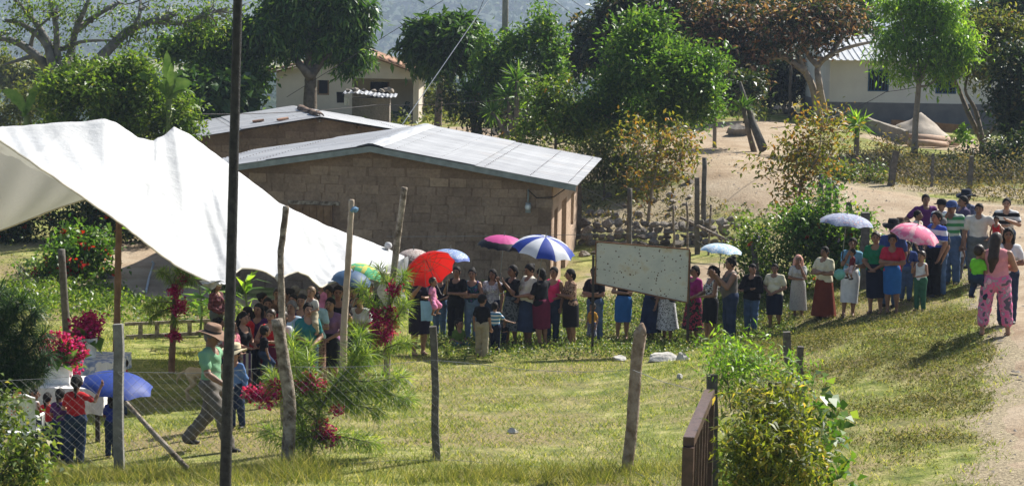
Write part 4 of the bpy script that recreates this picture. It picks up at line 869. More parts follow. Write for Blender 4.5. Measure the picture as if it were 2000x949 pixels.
# ------------------------------------------------------------------ poles and posts
def pole(name, label, pts, D, r0, r1, mat, cat='pole', group=None, n=11, jit=.11, foot=True):
    P = [at(x, y, D) for x, y in pts]; b = onground(pts[0][0], D)
    if foot: P[0] = b-Vector((0, 0, .15))
    root = b; q = MB(); limb(q, [P[0].lerp(P[-1], 0)]+[a.lerp(b, f) for a, b in zip(P[:-1], P[1:]) for f in (.33, .67, 1)], r0, r1, n, jit)
    o = q.build(name, mat, None, True, off=b); o.location = b; return tag(o, label, cat, group)
BROWNPOLE = M('peeled_pole', (.17, .09, .05), .9, (.30, .18, .11), scale=6, bmp=.5, bscale=25)
pole('canopy_pole', 'bare brown pole holding the canopy behind the tables', [(226, 695), (230, 560), (232, 432)], 37, .065, .055, BROWNPOLE)
pole('canopy_pole', 'thin grey pole in front of the canopy beside the leaning fence post', [(556, 880), (551, 640), (548, 500), (559, 403)], 29.3, .055, .045, WOODD)
pole('canopy_pole', 'straight peeled pole rising through the crowd, blue rag at its top', [(668, 800), (672, 640), (682, 480), (687, 390)], 31, .06, .042, M('pale_pole', (.30, .23, .17), .9, (.44, .36, .28), scale=6, bmp=.5, bscale=25))
pole('canopy_pole', 'mossy pole with split tip leaning right beside the red umbrella', [(752, 690), (762, 600), (776, 470), (790, 366)], 33.2, .062, .05, WOODD)
MB().ball((0, 0, 0), (.06, .05, .05), 7, 5, jit=.3).build('blue_rag', M('blue_rag', (.12, .22, .33), .8)).location = at(692, 409, 30.9)
tag(bpy.data.objects['blue_rag'], 'small blue rag tied near the top of the peeled pole', 'rag')
pole('utility_pole', 'round concrete utility pole behind the tall light green shrub', [(985, 250), (986, 100), (988, -60)], 74.6, .14, .11, M('concrete_pole', (.26, .24, .20), .9), n=12, jit=0)
bp = pole('dark_pole', 'tall black tarred pole standing in the left foreground', [(437, 1180), (440, 949), (452, 500), (466, -60)], 20, .070, .044, M('tarred', (.012, .012, .013), .55, (.05, .048, .045), scale=14, bmp=.7, bscale=60), n=14, jit=.03)
def post_box(name, label, px, top, D, w_, mat, lean=0, cat='post', h=None, round_=False, group=None, parent=None, off=None, bot=None):
    b = onground(px, D); t = at(px+lean, top, D); q = MB()
    k = 7; P = [b-Vector((0, 0, .2))+(t-(b-Vector((0, 0, .2))))*j/k+Vector((random.uniform(-.012, .012), random.uniform(-.012, .012), 0)) for j in range(k+1)]
    q.tube(P, [w_*(1.05-.1*j/k) for j in range(k+1)], 9 if round_ else 4, jit=.07 if round_ else .04)
    o = q.build(name, mat, parent, round_, off=off or b)
    if parent is None:
        o.location = b; tag(o, label, cat, group)
    return o
post_box('fence_post', 'grey bent post standing at the back of the yard left of canopy pole', 132, 487, 40, .075, WOODK, -12, round_=True)
# ------------------------------------------------------------------ chain-link fence across the front
fa = onground(232, 24.9)
fence = thing('wire_fence', 'chain-link fence with rough wooden posts across the foreground', 'fence', fa)
WIRE = M('galvanised_wire', (.27, .27, .26), .8, spec=.1)
fposts = [(-60, 640, 24.6, .07, 0), (232, 633, 24.9, .072, 0), (850, 637, 25.3, .062, 0), (1225, 640, 25.0, .065, 22)]
post_box('post', None, 232, 633, 24.9, .082, M('grey_post', (.13, .125, .115), .9, (.24, .23, .21), scale=9, bmp=.6, bscale=40), -1, parent=fence, off=fa)
post_box('post', None, 852, 637, 25.3, .064, WOODK, -5, parent=fence, off=fa)
q = MB(); limb(q, [onground(559, 25.1)-Vector((0, 0, .15)), at(566, 800, 25.1), at(556, 720, 25.1), at(541, 623, 25.1)], .085, .075, 11, .05); q.build('post', WOODD, fence, True, off=fa)
q = MB(); limb(q, [onground(1222, 25)-Vector((0, 0, .15)), at(1234, 830, 25), at(1240, 740, 25), at(1249, 660, 25), at(1252, 648, 25)], .075, .078, 11, .12); q.tube([at(1251, 652, 25), at(1253, 640, 25), at(1254, 630, 25)], [.078, .055, .015], 11); q.build('post', M('split_post', (.16, .10, .06), .9, (.40, .31, .24), scale=10, bmp=.8, bscale=30), fence, True, off=fa)
q = MB(); q.tube([at(246, 785, 24.8), at(300, 845, 24.5), at(366, 914, 24.3)], [.028, .032, .034], 7, jit=.08); q.build('brace', WOODD, fence, True, off=fa)
pts = [Vector((-7.5, 24.7, 0))]+[onground(*p) for p in ((232, 24.85), (560, 25.0), (850, 25.22), (1230, 24.93), (1392, 22.1))]
s_tot = 0; hgt = 1.32; cell = .115
for a, b in zip(pts[:-1], pts[1:]):
    d = Vector((b.x-a.x, b.y-a.y, 0)); ln = d.length; u = d/ln; nx = int(ln/cell); nz = int(hgt/cell); V = []; E = []
    def pt(ix, iz):
        p = a+u*(ix*cell); sag = .05*math.sin(math.pi*min(1, ix/nx)); g = gz(p.x, p.y)
        return Vector((p.x, p.y-.03+.02*math.sin(ix*.7+iz), g+.02+iz*cell-sag*iz/nz))
    q = MB()
    for ix in range(nx):
        for sgn in (0, 1):
            # zig-zag wires woven up the mesh
            P = [pt(ix+((iz+sgn) % 2), iz) for iz in range(nz+1)]
            w2 = .0015
            Vv = []; 
            for p in P: Vv += [p-u*w2+Vector((0, .001, 0)), p+u*w2+Vector((0, .001, 0)), p+Vector((0, -.001, 0))]
            q.add(Vv, [(3*i_+j, 3*i_+(j+1) % 3, 3*i_+3+(j+1) % 3, 3*i_+3+j) for i_ in range(nz) for j in range(3)])
    q.build('wire_mesh', WIRE, fence, False, off=fa)
    for iz in (nz, 0): MB().tube([pt(ix, iz) for ix in range(0, nx+1, 2)]+[pt(nx, iz)], .004, 4).build('line_wire', WIRE, fence, off=fa)
# chain-link on the far bank
def bank_fence():
    A = [onground(p, 62.3) for p in (1665, 1738, 1820, 1893, 2010)]; o0 = A[0]; root = thing('wire_fence', 'sagging chain-link fence on the bank above the road', 'fence', o0)
    for j, (a, b) in enumerate(zip(A[:-1], A[1:])):
        u = (b-a); nx = int(u.length/.14); q = MB()
        for ix in range(nx):
            for sgn in (0, 1):
                P = []
                for iz in range(8):
                    p = a+u*((ix+(iz+sgn) % 2)/nx); P.append(Vector((p.x, p.y+.03*math.sin(ix*.5), gz(p.x, p.y)+.05+iz*.13-.08*math.sin(math.pi*ix/nx)*iz/8)))
                q.tube(P, .0035, 3)
        q.build('wire_mesh', WIRE, root, off=o0)
    for px in (1820, 2005): post_box('post', None, px, 300, 62.4, .06, WOODK, 2, parent=root, off=o0)
bank_fence()
# ------------------------------------------------------------------ gate and hedge posts, right foreground
g0, g1 = at(1345, 862, 19.6), at(1386, 768, 22.0)
gate = thing('metal_gate', 'rusty brown tube metal gate, right foreground, seen end on', 'gate', (g0.x, g0.y, gz(g0.x, g0.y)))
GM = M('rusty_brown_metal', (.055, .03, .022), .5, (.11, .06, .045), scale=12, bmp=.2, spec=.4); go = gate.location
dg = (g1-g0); ug = Vector((dg.x, dg.y, 0)).normalized(); sg = Vector((ug.y, -ug.x, 0))
def bar(a, b, w_, h_, nm):
    q = MB(); up = Vector((0, 0, 1)) if abs((b-a).normalized().z) < .8 else ug; V = []
    for p in (a, b): V += [p-sg*w_-up*h_, p+sg*w_-up*h_, p+sg*w_+up*h_, p-sg*w_+up*h_]
    q.add(V, [(0, 1, 5, 4), (1, 2, 6, 5), (2, 3, 7, 6), (3, 0, 4, 7), (3, 2, 1, 0), (4, 5, 6, 7)]); return q.build(nm, GM, gate, off=go)
bar(g0, g1, .055, .045, 'top_rail'); 
for k in range(8):
    p = g0+dg*(k/7); b_ = Vector((p.x, p.y, gz(p.x, p.y)+.12)); bar(b_, p-Vector((0, 0, .05)), .055 if k in (0, 7) else .022, .055 if k in (0, 7) else .022, 'stile' if k in (0, 7) else 'upright_bar')
bar(Vector((g0.x, g0.y, gz(g0.x, g0.y)+.1)), Vector((g1.x, g1.y, gz(g1.x, g1.y)+.1)), .05, .04, 'bottom_rail')
post_box('gate_post', 'square dark post at the far end of the brown gate', 1391, 731, 22.4, .085, WOODK, 0)
post_box('fence_post', 'leaning grey square post among vines right of the gate', 1552, 648, 24.5, .065, WOODK, -14)
post_box('fence_post', 'short grey stump post behind the leaning square post', 1565, 676, 25.2, .055, WOODK, -2)
post_box('fence_post', 'thin dark iron stake sticking out of the vine hedge', 1506, 744, 21.0, .03, M('iron', (.03, .025, .02), .6), -2)
post_box('fence_post', 'short square stump post buried in the vine hedge', 1522, 746, 22, .06, WOODK, 0)
# vines covering the hedge
def vine(label, base, D, lobes, n, per, ln, wd, mat, **k): return tree('vine_hedge', label, 'hedge', base, D, [(base, 880)], lobes, n, per, ln, wd, mat, WOODK, .03, .3, .12, group='vines over the right foreground fence', **k)
vine('yellow-green vine hedge covering the fence right of the brown gate', 1480, 20.5, [(1472, 855, 34, 56), (1462, 930, 34, 36), (1522, 872, 42, 56), (1502, 800, 32, 32), (1462, 785, 20, 26), (1556, 845, 22, 42), (1570, 912, 24, 38), (1540, 775, 22, 28), (1515, 952, 66, 26)], 560, 11, .11, .028, 'vine', twigs=60, shell=.15)
vine('round-leaved creeper hanging at the right end of the vine hedge', 1620, 21.5, [(1612, 860, 14, 50), (1602, 815, 14, 30), (1620, 905, 12, 34)], 46, 4, .12, .11, 'green', twigs=20)
vine('feathery light green shoots rising above the vine hedge', 1470, 22.5, [(1440, 690, 70, 18), (1480, 720, 70, 26), (1420, 730, 40, 26), (1530, 740, 40, 26)], 150, 12, .10, .022, 'fresh', twigs=50, shell=.2, outw=1.2)
# foreground shrub at lower left
tree('rose_shrub', 'light green leafy shrub in the lower left corner', 'shrub', 20, 22.6, [(22, 900)], [(8, 850, 26, 50), (50, 915, 40, 22), (15, 930, 40, 30), (72, 862, 20, 14), (2, 790, 18, 26), (35, 890, 20, 20)], 100, 8, .09, .05, 'weed', BARK, .02, .2, .10, twigs=50)
# ------------------------------------------------------------------ sign board
sA, sB = onground(1157, 39.6), onground(1346, 39.6)
sign = thing('sign_board', 'blank rust-spotted white metal sign board on two dark posts', 'sign', sA)
def board_mat():
    mt, nt, b, out = _new('rusty_white_board'); g = N(nt, 'ShaderNodeNewGeometry'); v = g.outputs['Position']
    vo = N(nt, 'ShaderNodeTexVoronoi'); vo.inputs['Scale'].default_value = 16; vo.inputs['Randomness'].default_value = 1; L(nt, v, vo.inputs['Vector'])
    n = noise(nt, 2.4, 5, .65, v); n3 = noise(nt, 9, 4, .6, v)
    c = ramp(nt, n.outputs[0], [(.35, (.42, .44, .41)), (.55, (.50, .51, .46)), (.66, (.45, .40, .29)), (.78, (.36, .27, .15))])
    sp = N(nt, 'ShaderNodeMath', operation='ADD'); L(nt, vo.outputs['Distance'], sp.inputs[0]); mr = N(nt, 'ShaderNodeMapRange'); mr.inputs[1].default_value = .4; mr.inputs[2].default_value = .62; mr.inputs[3].default_value = .08; mr.inputs[4].default_value = -.16
    L(nt, n3.outputs[0], mr.inputs[0]); L(nt, mr.outputs[0], sp.inputs[1])
    f = ramp(nt, sp.outputs[0], [(.10, (1, 1, 1)), (.16, (0, 0, 0))]); c = mixc(nt, f, c, (.07, .028, .012))
    L(nt, c, b.inputs['Base Color']); b.inputs['Roughness'].default_value = .6; return mt
P4 = [at(1164, 472, 39.55), at(1347, 487, 39.55), at(1343, 591, 39.55), at(1163, 553, 39.55)]
bd = MB(); th = Vector((0, .04, 0)); bd.add([p-sA for p in P4]+[p+th-sA for p in P4], [(0, 3, 2, 1), (4, 5, 6, 7), (0, 1, 5, 4), (1, 2, 6, 5), (2, 3, 7, 6), (3, 0, 4, 7)]); bd = bd.build('board', board_mat(), sign)
RM = M('rust', (.10, .045, .022), .8, (.2, .10, .05), scale=9)
for a, b in ((0, 1), (1, 2), (2, 3), (3, 0)): MB().tube([P4[a]-sA+Vector((0, -.005, 0)), P4[b]-sA+Vector((0, -.005, 0))], .017, 4).build('frame', RM, bd)
IRON = M('dark_iron', (.02, .018, .016), .6, (.05, .04, .035), scale=10)
for (px0, px1, tp, D) in ((1157, 1159, 498, 39.7), (1342, 1347, 492, 39.7)):
    b = onground(px0, D); t = at(px1, tp, D); q = MB(); q.tube([b-sA-Vector((0, 0, .2)), t-sA], .035, 4); q.build('post', IRON, sign)
# ------------------------------------------------------------------ fence posts along the queue and behind
for (px, top, D, w_, ln, lbl) in [(1482, 475, 45, .07, -10, 'weathered post left of the woman in the black jacket'), (1362, 347, 54, .09, 0, 'tall thick post at the right end of the stone wall'), (1374, 308, 56.5, .07, 2, 'pale post behind the tall thick post by the path'),
        (1229, 368, 54.6, .07, 1, 'straight brown post standing in the stone wall'), (1602, 340, 47, .06, 1, 'grey post in the hibiscus, leftmost of three'), (1617, 350, 46.8, .075, 1, 'grey post in the hibiscus, middle of three'), (1632, 360, 46.6, .06, 2, 'grey post in the hibiscus, rightmost of three'),
        (1655, 395, 45.8, .09, 3, 'dark slanting post beside the floral umbrella'), (1688, 415, 43.6, .12, 2, 'broad dark post behind the woman in green'), (1893, 305, 61, .09, 5, 'grey fence post on the bank above the road'), (1738, 295, 61.5, .13, 12, 'thick dark stump leaning on the bank above the road'),
        (1318, 400, 54.2, .03, -3, 'thin bare stick beside the stone wall, left one'), (1345, 395, 54.1, .03, -4, 'thin bare stick beside the stone wall, middle one'), (1383, 400, 53.6, .03, 6, 'thin bare stick beside the stone wall, right one'), (1130, 335, 56.5, .09, 2, 'grey post at the back corner of the adobe house'),
        (1542, 120, 83, .06, 3, 'thin rusty pole at the far corner of the white house')]:
    post_box('post', lbl, px, top, D, w_, WOODK if w_ > .05 else WOODD, ln, round_=w_ < .08)
q = MB(); b = onground(1425, 52); q.tube([at(1330, 425, 55)-b, at(1425, 472, 52)-b], .045, 6, jit=.1); o = q.build('branch', WOODD, None, True); o.location = b; tag(o, 'fallen branch leaning against the thick post by the path', 'branch')
q = MB(); b = onground(1462, 67); q.tube([at(1490, 290, 66)-b, at(1470, 240, 67)-b, at(1445, 160, 67)-b], [.16, .12, .05], 8, jit=.12); o = q.build('branch', WOODK, None, True); o.location = b; tag(o, 'dead leaning trunk at the edge of the dirt yard', 'trunk')
# barbed wire lines on the yard side
def wire(name, label, pts, r=.006, mat=None, sag=0, cat='wire', n=14):
    P = [at(*p) for p in pts]; out = []
    for a, b in zip(P[:-1], P[1:]):
        for j in range(n): f = j/n; out.append(a+(b-a)*f-Vector((0, 0, sag*4*f*(1-f))))
    out.append(P[-1]); q = MB(); q.tube(out, r, 5); o = q.build(name, mat or IRON, None, False, off=P[0]); o.location = P[0]; return tag(o, label, cat)
wire('stay_wire', 'white stay wire running from the roof ridge up to the top edge', [(786, 243, 57), (960, -8, 60)], .012, M('white_wire', (.6, .6, .6), .5))
wire('stay_wire', 'dark thin wire beside the white stay wire', [(882, 160, 62), (948, -8, 62)], .009)
wire('power_line', 'thin power line crossing before the cream house and the tree', [(340, 222, 61), (735, 205, 66), (1050, 186, 68), (1400, 150, 74)], .012, None, .12)
wire('power_line', 'power line slanting up from the mango tree to the top edge', [(560, 190, 70), (880, -8, 74)], .011)
wire('power_line', 'power line in the sky, left of two', [(1070, -8, 90), (1140, 45, 95), (1250, 110, 100)], .012)
wire('power_line', 'power line in the sky, right of two', [(1105, -8, 90), (1180, 45, 95), (1300, 100, 100)], .012)
wire('power_line', 'slack wire falling across the white house to the hedge', [(1510, 250, 60), (1730, 180, 70), (2010, 95, 76)], .012, None, .25)
wire('fence_wire', 'wire strung along the adobe wall behind the umbrellas', [(755, 462, 46.5), (1360, 452, 46.5)], .006, WIRE, .03)
wire('fence_wire', 'wire running to the posts beside the stone wall', [(1120, 356, 56), (1362, 470, 54), (1482, 540, 45)], .006, WIRE, .05)
# ------------------------------------------------------------------ ladder lying on its side
la, lb = hit(246, 661), hit(412, 658)
lad = thing('wooden_ladder', 'grey wooden ladder standing on its edge on the grass', 'ladder', la); dl = lb-la; ll = dl.length; lad.rotation_euler = (0, 0, math.atan2(dl.y, dl.x))
MB().box(0, ll, -.035, .035, .0, .07).build('rail', WOODD, lad); MB().box(-.02, ll+.05, -.03, .03, .26, .32).build('rail', WOODD, lad)
for k in range(5): MB().box(.25+k*ll/5.2, .33+k*ll/5.2, -.02, .02, .068, .262).build('rung', WOODD, lad)
# ------------------------------------------------------------------ tables with cloths, flowers
def lace(): return M('white_tablecloth', (.66, .63, .60), .9, (.76, .73, .69), scale=20)
def floral(name, base, cols, scale):
    if name in MATS: return MATS[name]
    mt, nt, b, out = _new(name); MATS[name] = mt; tc = N(nt, 'ShaderNodeTexCoord')
    n = noise(nt, scale, 3, .6, tc.outputs['Object']); st = [(.0, base), (.48, base)]
    for i_, c in enumerate(cols): st += [(.52+i_*.36/len(cols), c), (.52+(i_+.8)*.36/len(cols), c)]
    L(nt, ramp(nt, n.outputs[0], st), b.inputs['Base Color']); b.inputs['Roughness'].default_value = .85; return mt
def table(label, px0, px1, py, D, dep, mat, drop, h=.74, lblc=None):
    a = onground((px0+px1)/2, D); x0, x1 = at(px0, py, D).x, at(px1, py, D).x; z = at(px0, py, D).z; t = thing('table', label, 'table', a)
    x0 -= a.x; x1 -= a.x; z -= a.z
    MB().box(x0+.02, x1-.02, 0, dep, z-.04, z-.004).build('tabletop', WOODB, t)
    for sx in (x0+.08, x1-.08):
        for sy in (.06, dep-.06): MB().box(sx-.03, sx+.03, sy-.03, sy+.03, gz(a.x+sx, a.y+sy)-a.z-.03, z-.04).build('leg', IRON, t)
    n = 22; per = []; m_ = .02
    loop = [(x0-m_+(x1-x0+2*m_)*i_/n, -m_) for i_ in range(n)]+[(x1+m_, -m_+(dep+2*m_)*i_/10) for i_ in range(10)]+[(x1+m_-(x1-x0+2*m_)*i_/n, dep+m_) for i_ in range(n)]+[(x0-m_, dep+m_-(dep+2*m_)*i_/10) for i_ in range(10)]
    k = len(loop); V = [(x, y, z+.002) for x, y in loop]; cx, cy = (x0+x1)/2, dep/2
    for lv in (1, 2, 3):
        for i_, (x, y) in enumerate(loop):
            f = 1+.03*lv*math.sin(i_*1.7)*.5; dx, dy = x-cx, y-cy; V.append((cx+dx*(1+.01*lv)+.02*lv/3*math.sin(i_*1.3), cy+dy*(1+.015*lv)+.025*lv/3*math.sin(i_*1.1+1), z-drop*lv/3+.01*math.sin(i_*.8)))
    F = [tuple(range(k))]+[(l*k+i_, l*k+(i_+1) % k, (l+1)*k+(i_+1) % k, (l+1)*k+i_) for l in range(3) for i_ in range(k)]
    o = MB().add(V, F).build('tablecloth', mat, None, False); o.location = a; tag(o, lblc, 'tablecloth'); return t, a, z
t1 = table('wooden table under a white lace cloth where the girls stand', 78, 200, 757, 28.3, .95, lace(), .36, lblc='white lace cloth hanging over the nearer table')
t2 = table('wooden table under a blue flowered cloth behind the lace one', 150, 232, 706, 30.3, .9, floral('flowered_cloth', (.55, .53, .50), [(.22, .26, .36), (.14, .18, .30), (.45, .28, .22)], 9), .2, lblc='blue flowered cloth on the farther table')
def bouquet(label, px, py, D, s, zt, box):
    p = Vector((at(px, py, D).x, D, zt)); root = thing('flower_arrangement', label, 'flowers', p)
    q = MB(); q.lathe([(.0, 0), (.12, 0), (.15, .30), (.145, .30), (.11, .02)], 14) if not box else q.box(-.24, .12, -.12, .12, 0, .25); q.build('container', M('white_bucket', (.7, .7, .68), .5), root)
    n = 26; c = unit(rng.normal(size=(n, 3))+np.array([0, 0, .4]))*rng.uniform(.08, .27, (n, 1))*s*np.array([1.15, .8, .9])+np.array([0, 0, .42])
    V, F = leaves_at(c, unit(c-np.array([0, 0, .4])), 46, .05, .05, 0, .05, .8, .3); o = mesh_np('blossoms', V, F, LM['magenta'], False, root); o['kind'] = 'stuff'
    V, F = leaf_quads(np.tile([0, 0, .3], (16, 1))+rng.normal(size=(16, 3))*.06, rng.normal(size=(16, 3))+np.array([0, -.2, .3]), .4*rng.uniform(.6, 1.1, 16), .17, .2); mesh_np('leaves', V, F, LM['green'], False, root)['kind'] = 'stuff'
bouquet('large magenta bougainvillea bunch in a white box on the nearer table', 122, 748, 28.7, 1.1, t1[1].z+t1[2]+.004, True)
bouquet('magenta bougainvillea in a white bucket on the farther table', 172, 705, 30.7, .8, t2[1].z+t2[2]+.004, False)
# white plastic chair
p = onground(42, 26.6); pc = thing('plastic_chair', 'white plastic garden chair with pierced back at the near table', 'chair', p, math.radians(178)); WP = M('white_plastic', (.72, .72, .70), .4, spec=.5)
q = MB(); q.box(-.23, .23, -.22, .22, .42, .45); q.build('seat', WP, pc)
for sx in (-1, 1):
    for sy in (-1, 1): MB().tube([(sx*.19, sy*.18, .42), (sx*.25, sy*.24, 0)], [.03, .022], 6).build('leg', WP, pc)
    MB().tube([(sx*.24, -.2, .45), (sx*.26, -.16, .64), (sx*.26, .22, .66)], .022, 6).build('armrest', WP, pc)
q = MB(); nx_, nz_ = 9, 9
for iz in range(nz_):
    for ix in range(nx_):
        f0, f1 = ix/nx_, (ix+1)/nx_; z0, z1 = .47+iz*.05, .47+(iz+1)*.05; g = .010 if 1 <= iz <= 6 and 1 <= ix <= 7 else 0
        def bx_(f, z): return ((f-.5)*(.46+.06*(z-.47)), .21+.18*(z-.47)-.10*(2*(f-.5))**2*.5, z)
        c0, c1, c2, c3 = bx_(f0, z0), bx_(f1, z0), bx_(f1, z1), bx_(f0, z1); cm = [sum(v[k] for v in (c0, c1, c2, c3))/4 for k in range(3)]
        if g: # a square ring of plastic round each hole
            inn = [tuple(c[k]+(cm[k]-c[k])*.62 for k in range(3)) for c in (c0, c1, c2, c3)]; q.add([c0, c1, c2, c3]+inn, [(j, (j+1) % 4, 4+(j+1) % 4, 4+j) for j in range(4)])
        else: q.add([c0, c1, c2, c3], [(0, 1, 2, 3)])
q.tube([bx_(0, .47), bx_(0, .92), bx_(.2, .96), bx_(.8, .96), bx_(1, .92), bx_(1, .47)], .018, 6); q.build('backrest', WP, pc)
# ------------------------------------------------------------------ pine boughs and bougainvillea on poles and fence
def pine(mb_stem, NV, path, ln=.2, dens=70, r=.012, tip=.6):
    P = [Vector(p) for p in path]; mb_stem.tube(P, [r]+[r*.8]*(len(P)-2)+[r*.4], 5); C = []; Dv = []
    tot = sum((b-a).length for a, b in zip(P[:-1], P[1:]))
    for i_, (a, b) in enumerate(zip(P[:-1], P[1:])):
        n = max(4, int(dens*(b-a).length*10)); u = (b-a).normalized(); t = rng.random(n)**.8
        C.append(np.array(a)+np.array(b-a)*t[:, None]); Dv.append(unit(rng.normal(size=(n, 3)))+np.array(u)*tip)
    NV.append((np.concatenate(C), np.concatenate(Dv), ln))
def bough(name, label, foot, boughs, mat='pine', flowers=(), cat='pine bough', ln=.2, dens=60, w_=.011, droop=.15, group=None):
    b = Vector(foot); root = thing(name, label, cat, b, 0, group); mb = MB(); NV = []
    for path in boughs: pine(mb, NV, path, ln, dens)
    st = sorted([Vector(p[0]) for p in boughs], key=lambda v: v.z); mb.tube([st[0]-Vector((0, 0, .02))]+st, .013, 5)
    mb.build('stem', BARK, root, True, off=b)
    C = np.concatenate([v[0] for v in NV]); Dv = unit(np.concatenate([v[1] for v in NV])); Dv[:, 2] -= droop
    V, F = leaf_quads(C, Dv, ln*rng.uniform(.6, 1.1, len(C)), w_, .1, .25); o = mesh_np('needles', V-np.array(b), F, LM[mat], False, root); o['kind'] = 'stuff'
    for (px, py, D, r, k) in flowers:
        c = np.array(at(px, py, D)); P = c+unit(rng.normal(size=(k, 3)))*rng.random((k, 1))**.5*r; V, F = leaves_at(P, unit(P-c), 9, .045, .045, 0, .03, .8, .3); o = mesh_np('bougainvillea', V-np.array(b), F, LM['magenta'], False, root); o['kind'] = 'stuff'
    return root
def pp(*l): return [at(*a) for a in l]
# flowered pole behind (335)
fp = pole('flowered_pole', 'short peeled pole tied with pine sprigs and bougainvillea behind the walking man', [(334, 733), (338, 640), (345, 545)], 35.5, .06, .05, BROWNPOLE)
bough('pine_sprigs', 'light green pine sprigs with bougainvillea on the pole behind the walking man', onground(334, 35.4), [pp((340, 560, 35.4), (325, 535, 35.4), (310, 530, 35.2)), pp((340, 545, 35.4), (350, 525, 35.4), (370, 528, 35.2)), pp((338, 590, 35.4), (305, 590, 35.3), (285, 600, 35.2)), pp((338, 600, 35.4), (310, 610, 35.3), (292, 622, 35.2)), pp((342, 560, 35.3), (362, 545, 35.3), (380, 548, 35.2)), pp((336, 610, 35.3), (345, 630, 35.3))],
      flowers=[(345, 568, 35.3, .12, 26), (352, 600, 35.3, .15, 30), (343, 655, 35.3, .1, 22), (362, 545, 35.3, .07, 10)], ln=.2)
bough('pine_boughs', 'pine boughs with a big bougainvillea bunch on the mossy pole', onground(755, 33), [pp((760, 620, 33), (725, 590, 33), (705, 560, 33)), pp((758, 640, 33), (780, 612, 32.8), (795, 590, 32.8)), pp((760, 600, 33), (780, 560, 33), (790, 535, 33)), pp((755, 660, 33), (715, 650, 32.8), (690, 640, 32.8)), pp((752, 680, 33), (775, 672, 32.8), (800, 668, 32.8)), pp((762, 560, 33), (748, 540, 33), (740, 525, 33)),
      pp((750, 690, 33), (720, 700, 32.6), (690, 705, 32.6))], flowers=[(748, 640, 32.9, .22, 60), (765, 615, 32.9, .14, 26), (768, 565, 32.9, .10, 16), (742, 660, 32.9, .12, 22), (735, 612, 32.9, .1, 14)], ln=.28, w_=.012)
b26 = 25.6
bough('pine_sapling', 'cut pine sapling with bougainvillea leaning on the fence behind the leaning post', onground(606, b26), [pp((606, 890, b26), (625, 800, b26), (662, 740, b26), (720, 690, b26)), pp((640, 770, b26), (720, 760, b26), (800, 780, b26)), pp((660, 742, b26), (730, 745, b26), (790, 735, b26)), pp((620, 820, b26), (570, 780, b26), (530, 740, b26)), pp((625, 800, b26), (580, 730, b26), (572, 680, b26)),
      pp((612, 860, b26), (660, 850, b26), (730, 865, b26)), pp((615, 850, b26), (560, 860, b26), (520, 840, b26)), pp((630, 790, b26), (610, 740, b26), (600, 700, b26)), pp((680, 725, b26), (700, 680, b26), (705, 650, b26)), pp((650, 755, b26), (690, 790, b26), (740, 800, b26)), pp((600, 900, b26), (590, 830, b26), (560, 760, b26))],
      flowers=[(530, 772, b26, .2, 36), (605, 745, b26, .16, 34), (640, 850, b26, .11, 22), (628, 835, b26, .12, 20), (660, 800, b26, .05, 6), (490, 770, b26, .1, 20)], ln=.28, dens=60, w_=.011)
bough('pine_bough', 'dense upright pine top behind the leaning fence post', onground(585, 26.5), [pp((585, 870, 26.5), (578, 760, 26.5), (573, 690, 26.5), (571, 655, 26.5)), pp((580, 760, 26.5), (600, 710, 26.5), (606, 670, 26.5)), pp((580, 780, 26.5), (545, 740, 26.5), (528, 725, 26.5))], ln=.2, dens=60)
bough('pine_tree', 'dark green pine boughs at the left edge above the tables', onground(-15, 26.2), [pp((-4, 775, 26.2), (-2, 720, 26.2), (0, 640, 26.2), (0, 560, 26.2))]+[pp((-4, y0, 26.2), ((-4+x1)/2, (y0+y1)/2+8, 26.1), (x1, y1, 26)) for x1, y1, y0 in [(88, 650, 740), (95, 690, 750), (75, 600, 700), (45, 585, 660), (88, 722, 750), (20, 590, 640), (60, 640, 700), (50, 690, 720)]], 'pinedark', ln=.26, dens=80, w_=.011)
# lanceolate ginger plants behind the crowd
def lance(label, px, D, top, n, L_, mat='fresh'):
    b = onground(px, D); root = thing('ginger_plant', label, 'plant', b); t = at(px, top, D)-b; q = MB(); q.tube([(0, 0, 0), t*.5+Vector((.05, 0, 0)), t], [.03, .025, .015], 6); q.build('stem', M('green_stem', (.1, .14, .04), .6), root)
    f = rng.uniform(.3, 1, n); C = np.array(t)[None]*f[:, None]; d = rng.normal(size=(n, 3))*np.array([1, .7, .3])+np.array([0, 0, .55]); V, F = leaf_quads(C, d, L_*rng.uniform(.7, 1.1, n), L_*.17, .15, .25); mesh_np('leaves', V, F, LM[mat], False, root)['kind'] = 'stuff'
lance('bright green long-leaved plant behind the crowd beside the black pole', 478, 39, 545, 22, .55); lance('tall long-leaved plant under the canopy left of the black pole', 412, 39.5, 540, 22, .55, 'green'); lance('long-leaved plant beside the plaid woman under the canopy', 390, 40.5, 560, 16, .5, 'green'); lance('dry yellow-green plant at the adobe wall behind the queue', 968, 46, 560, 16, .5, 'weed')
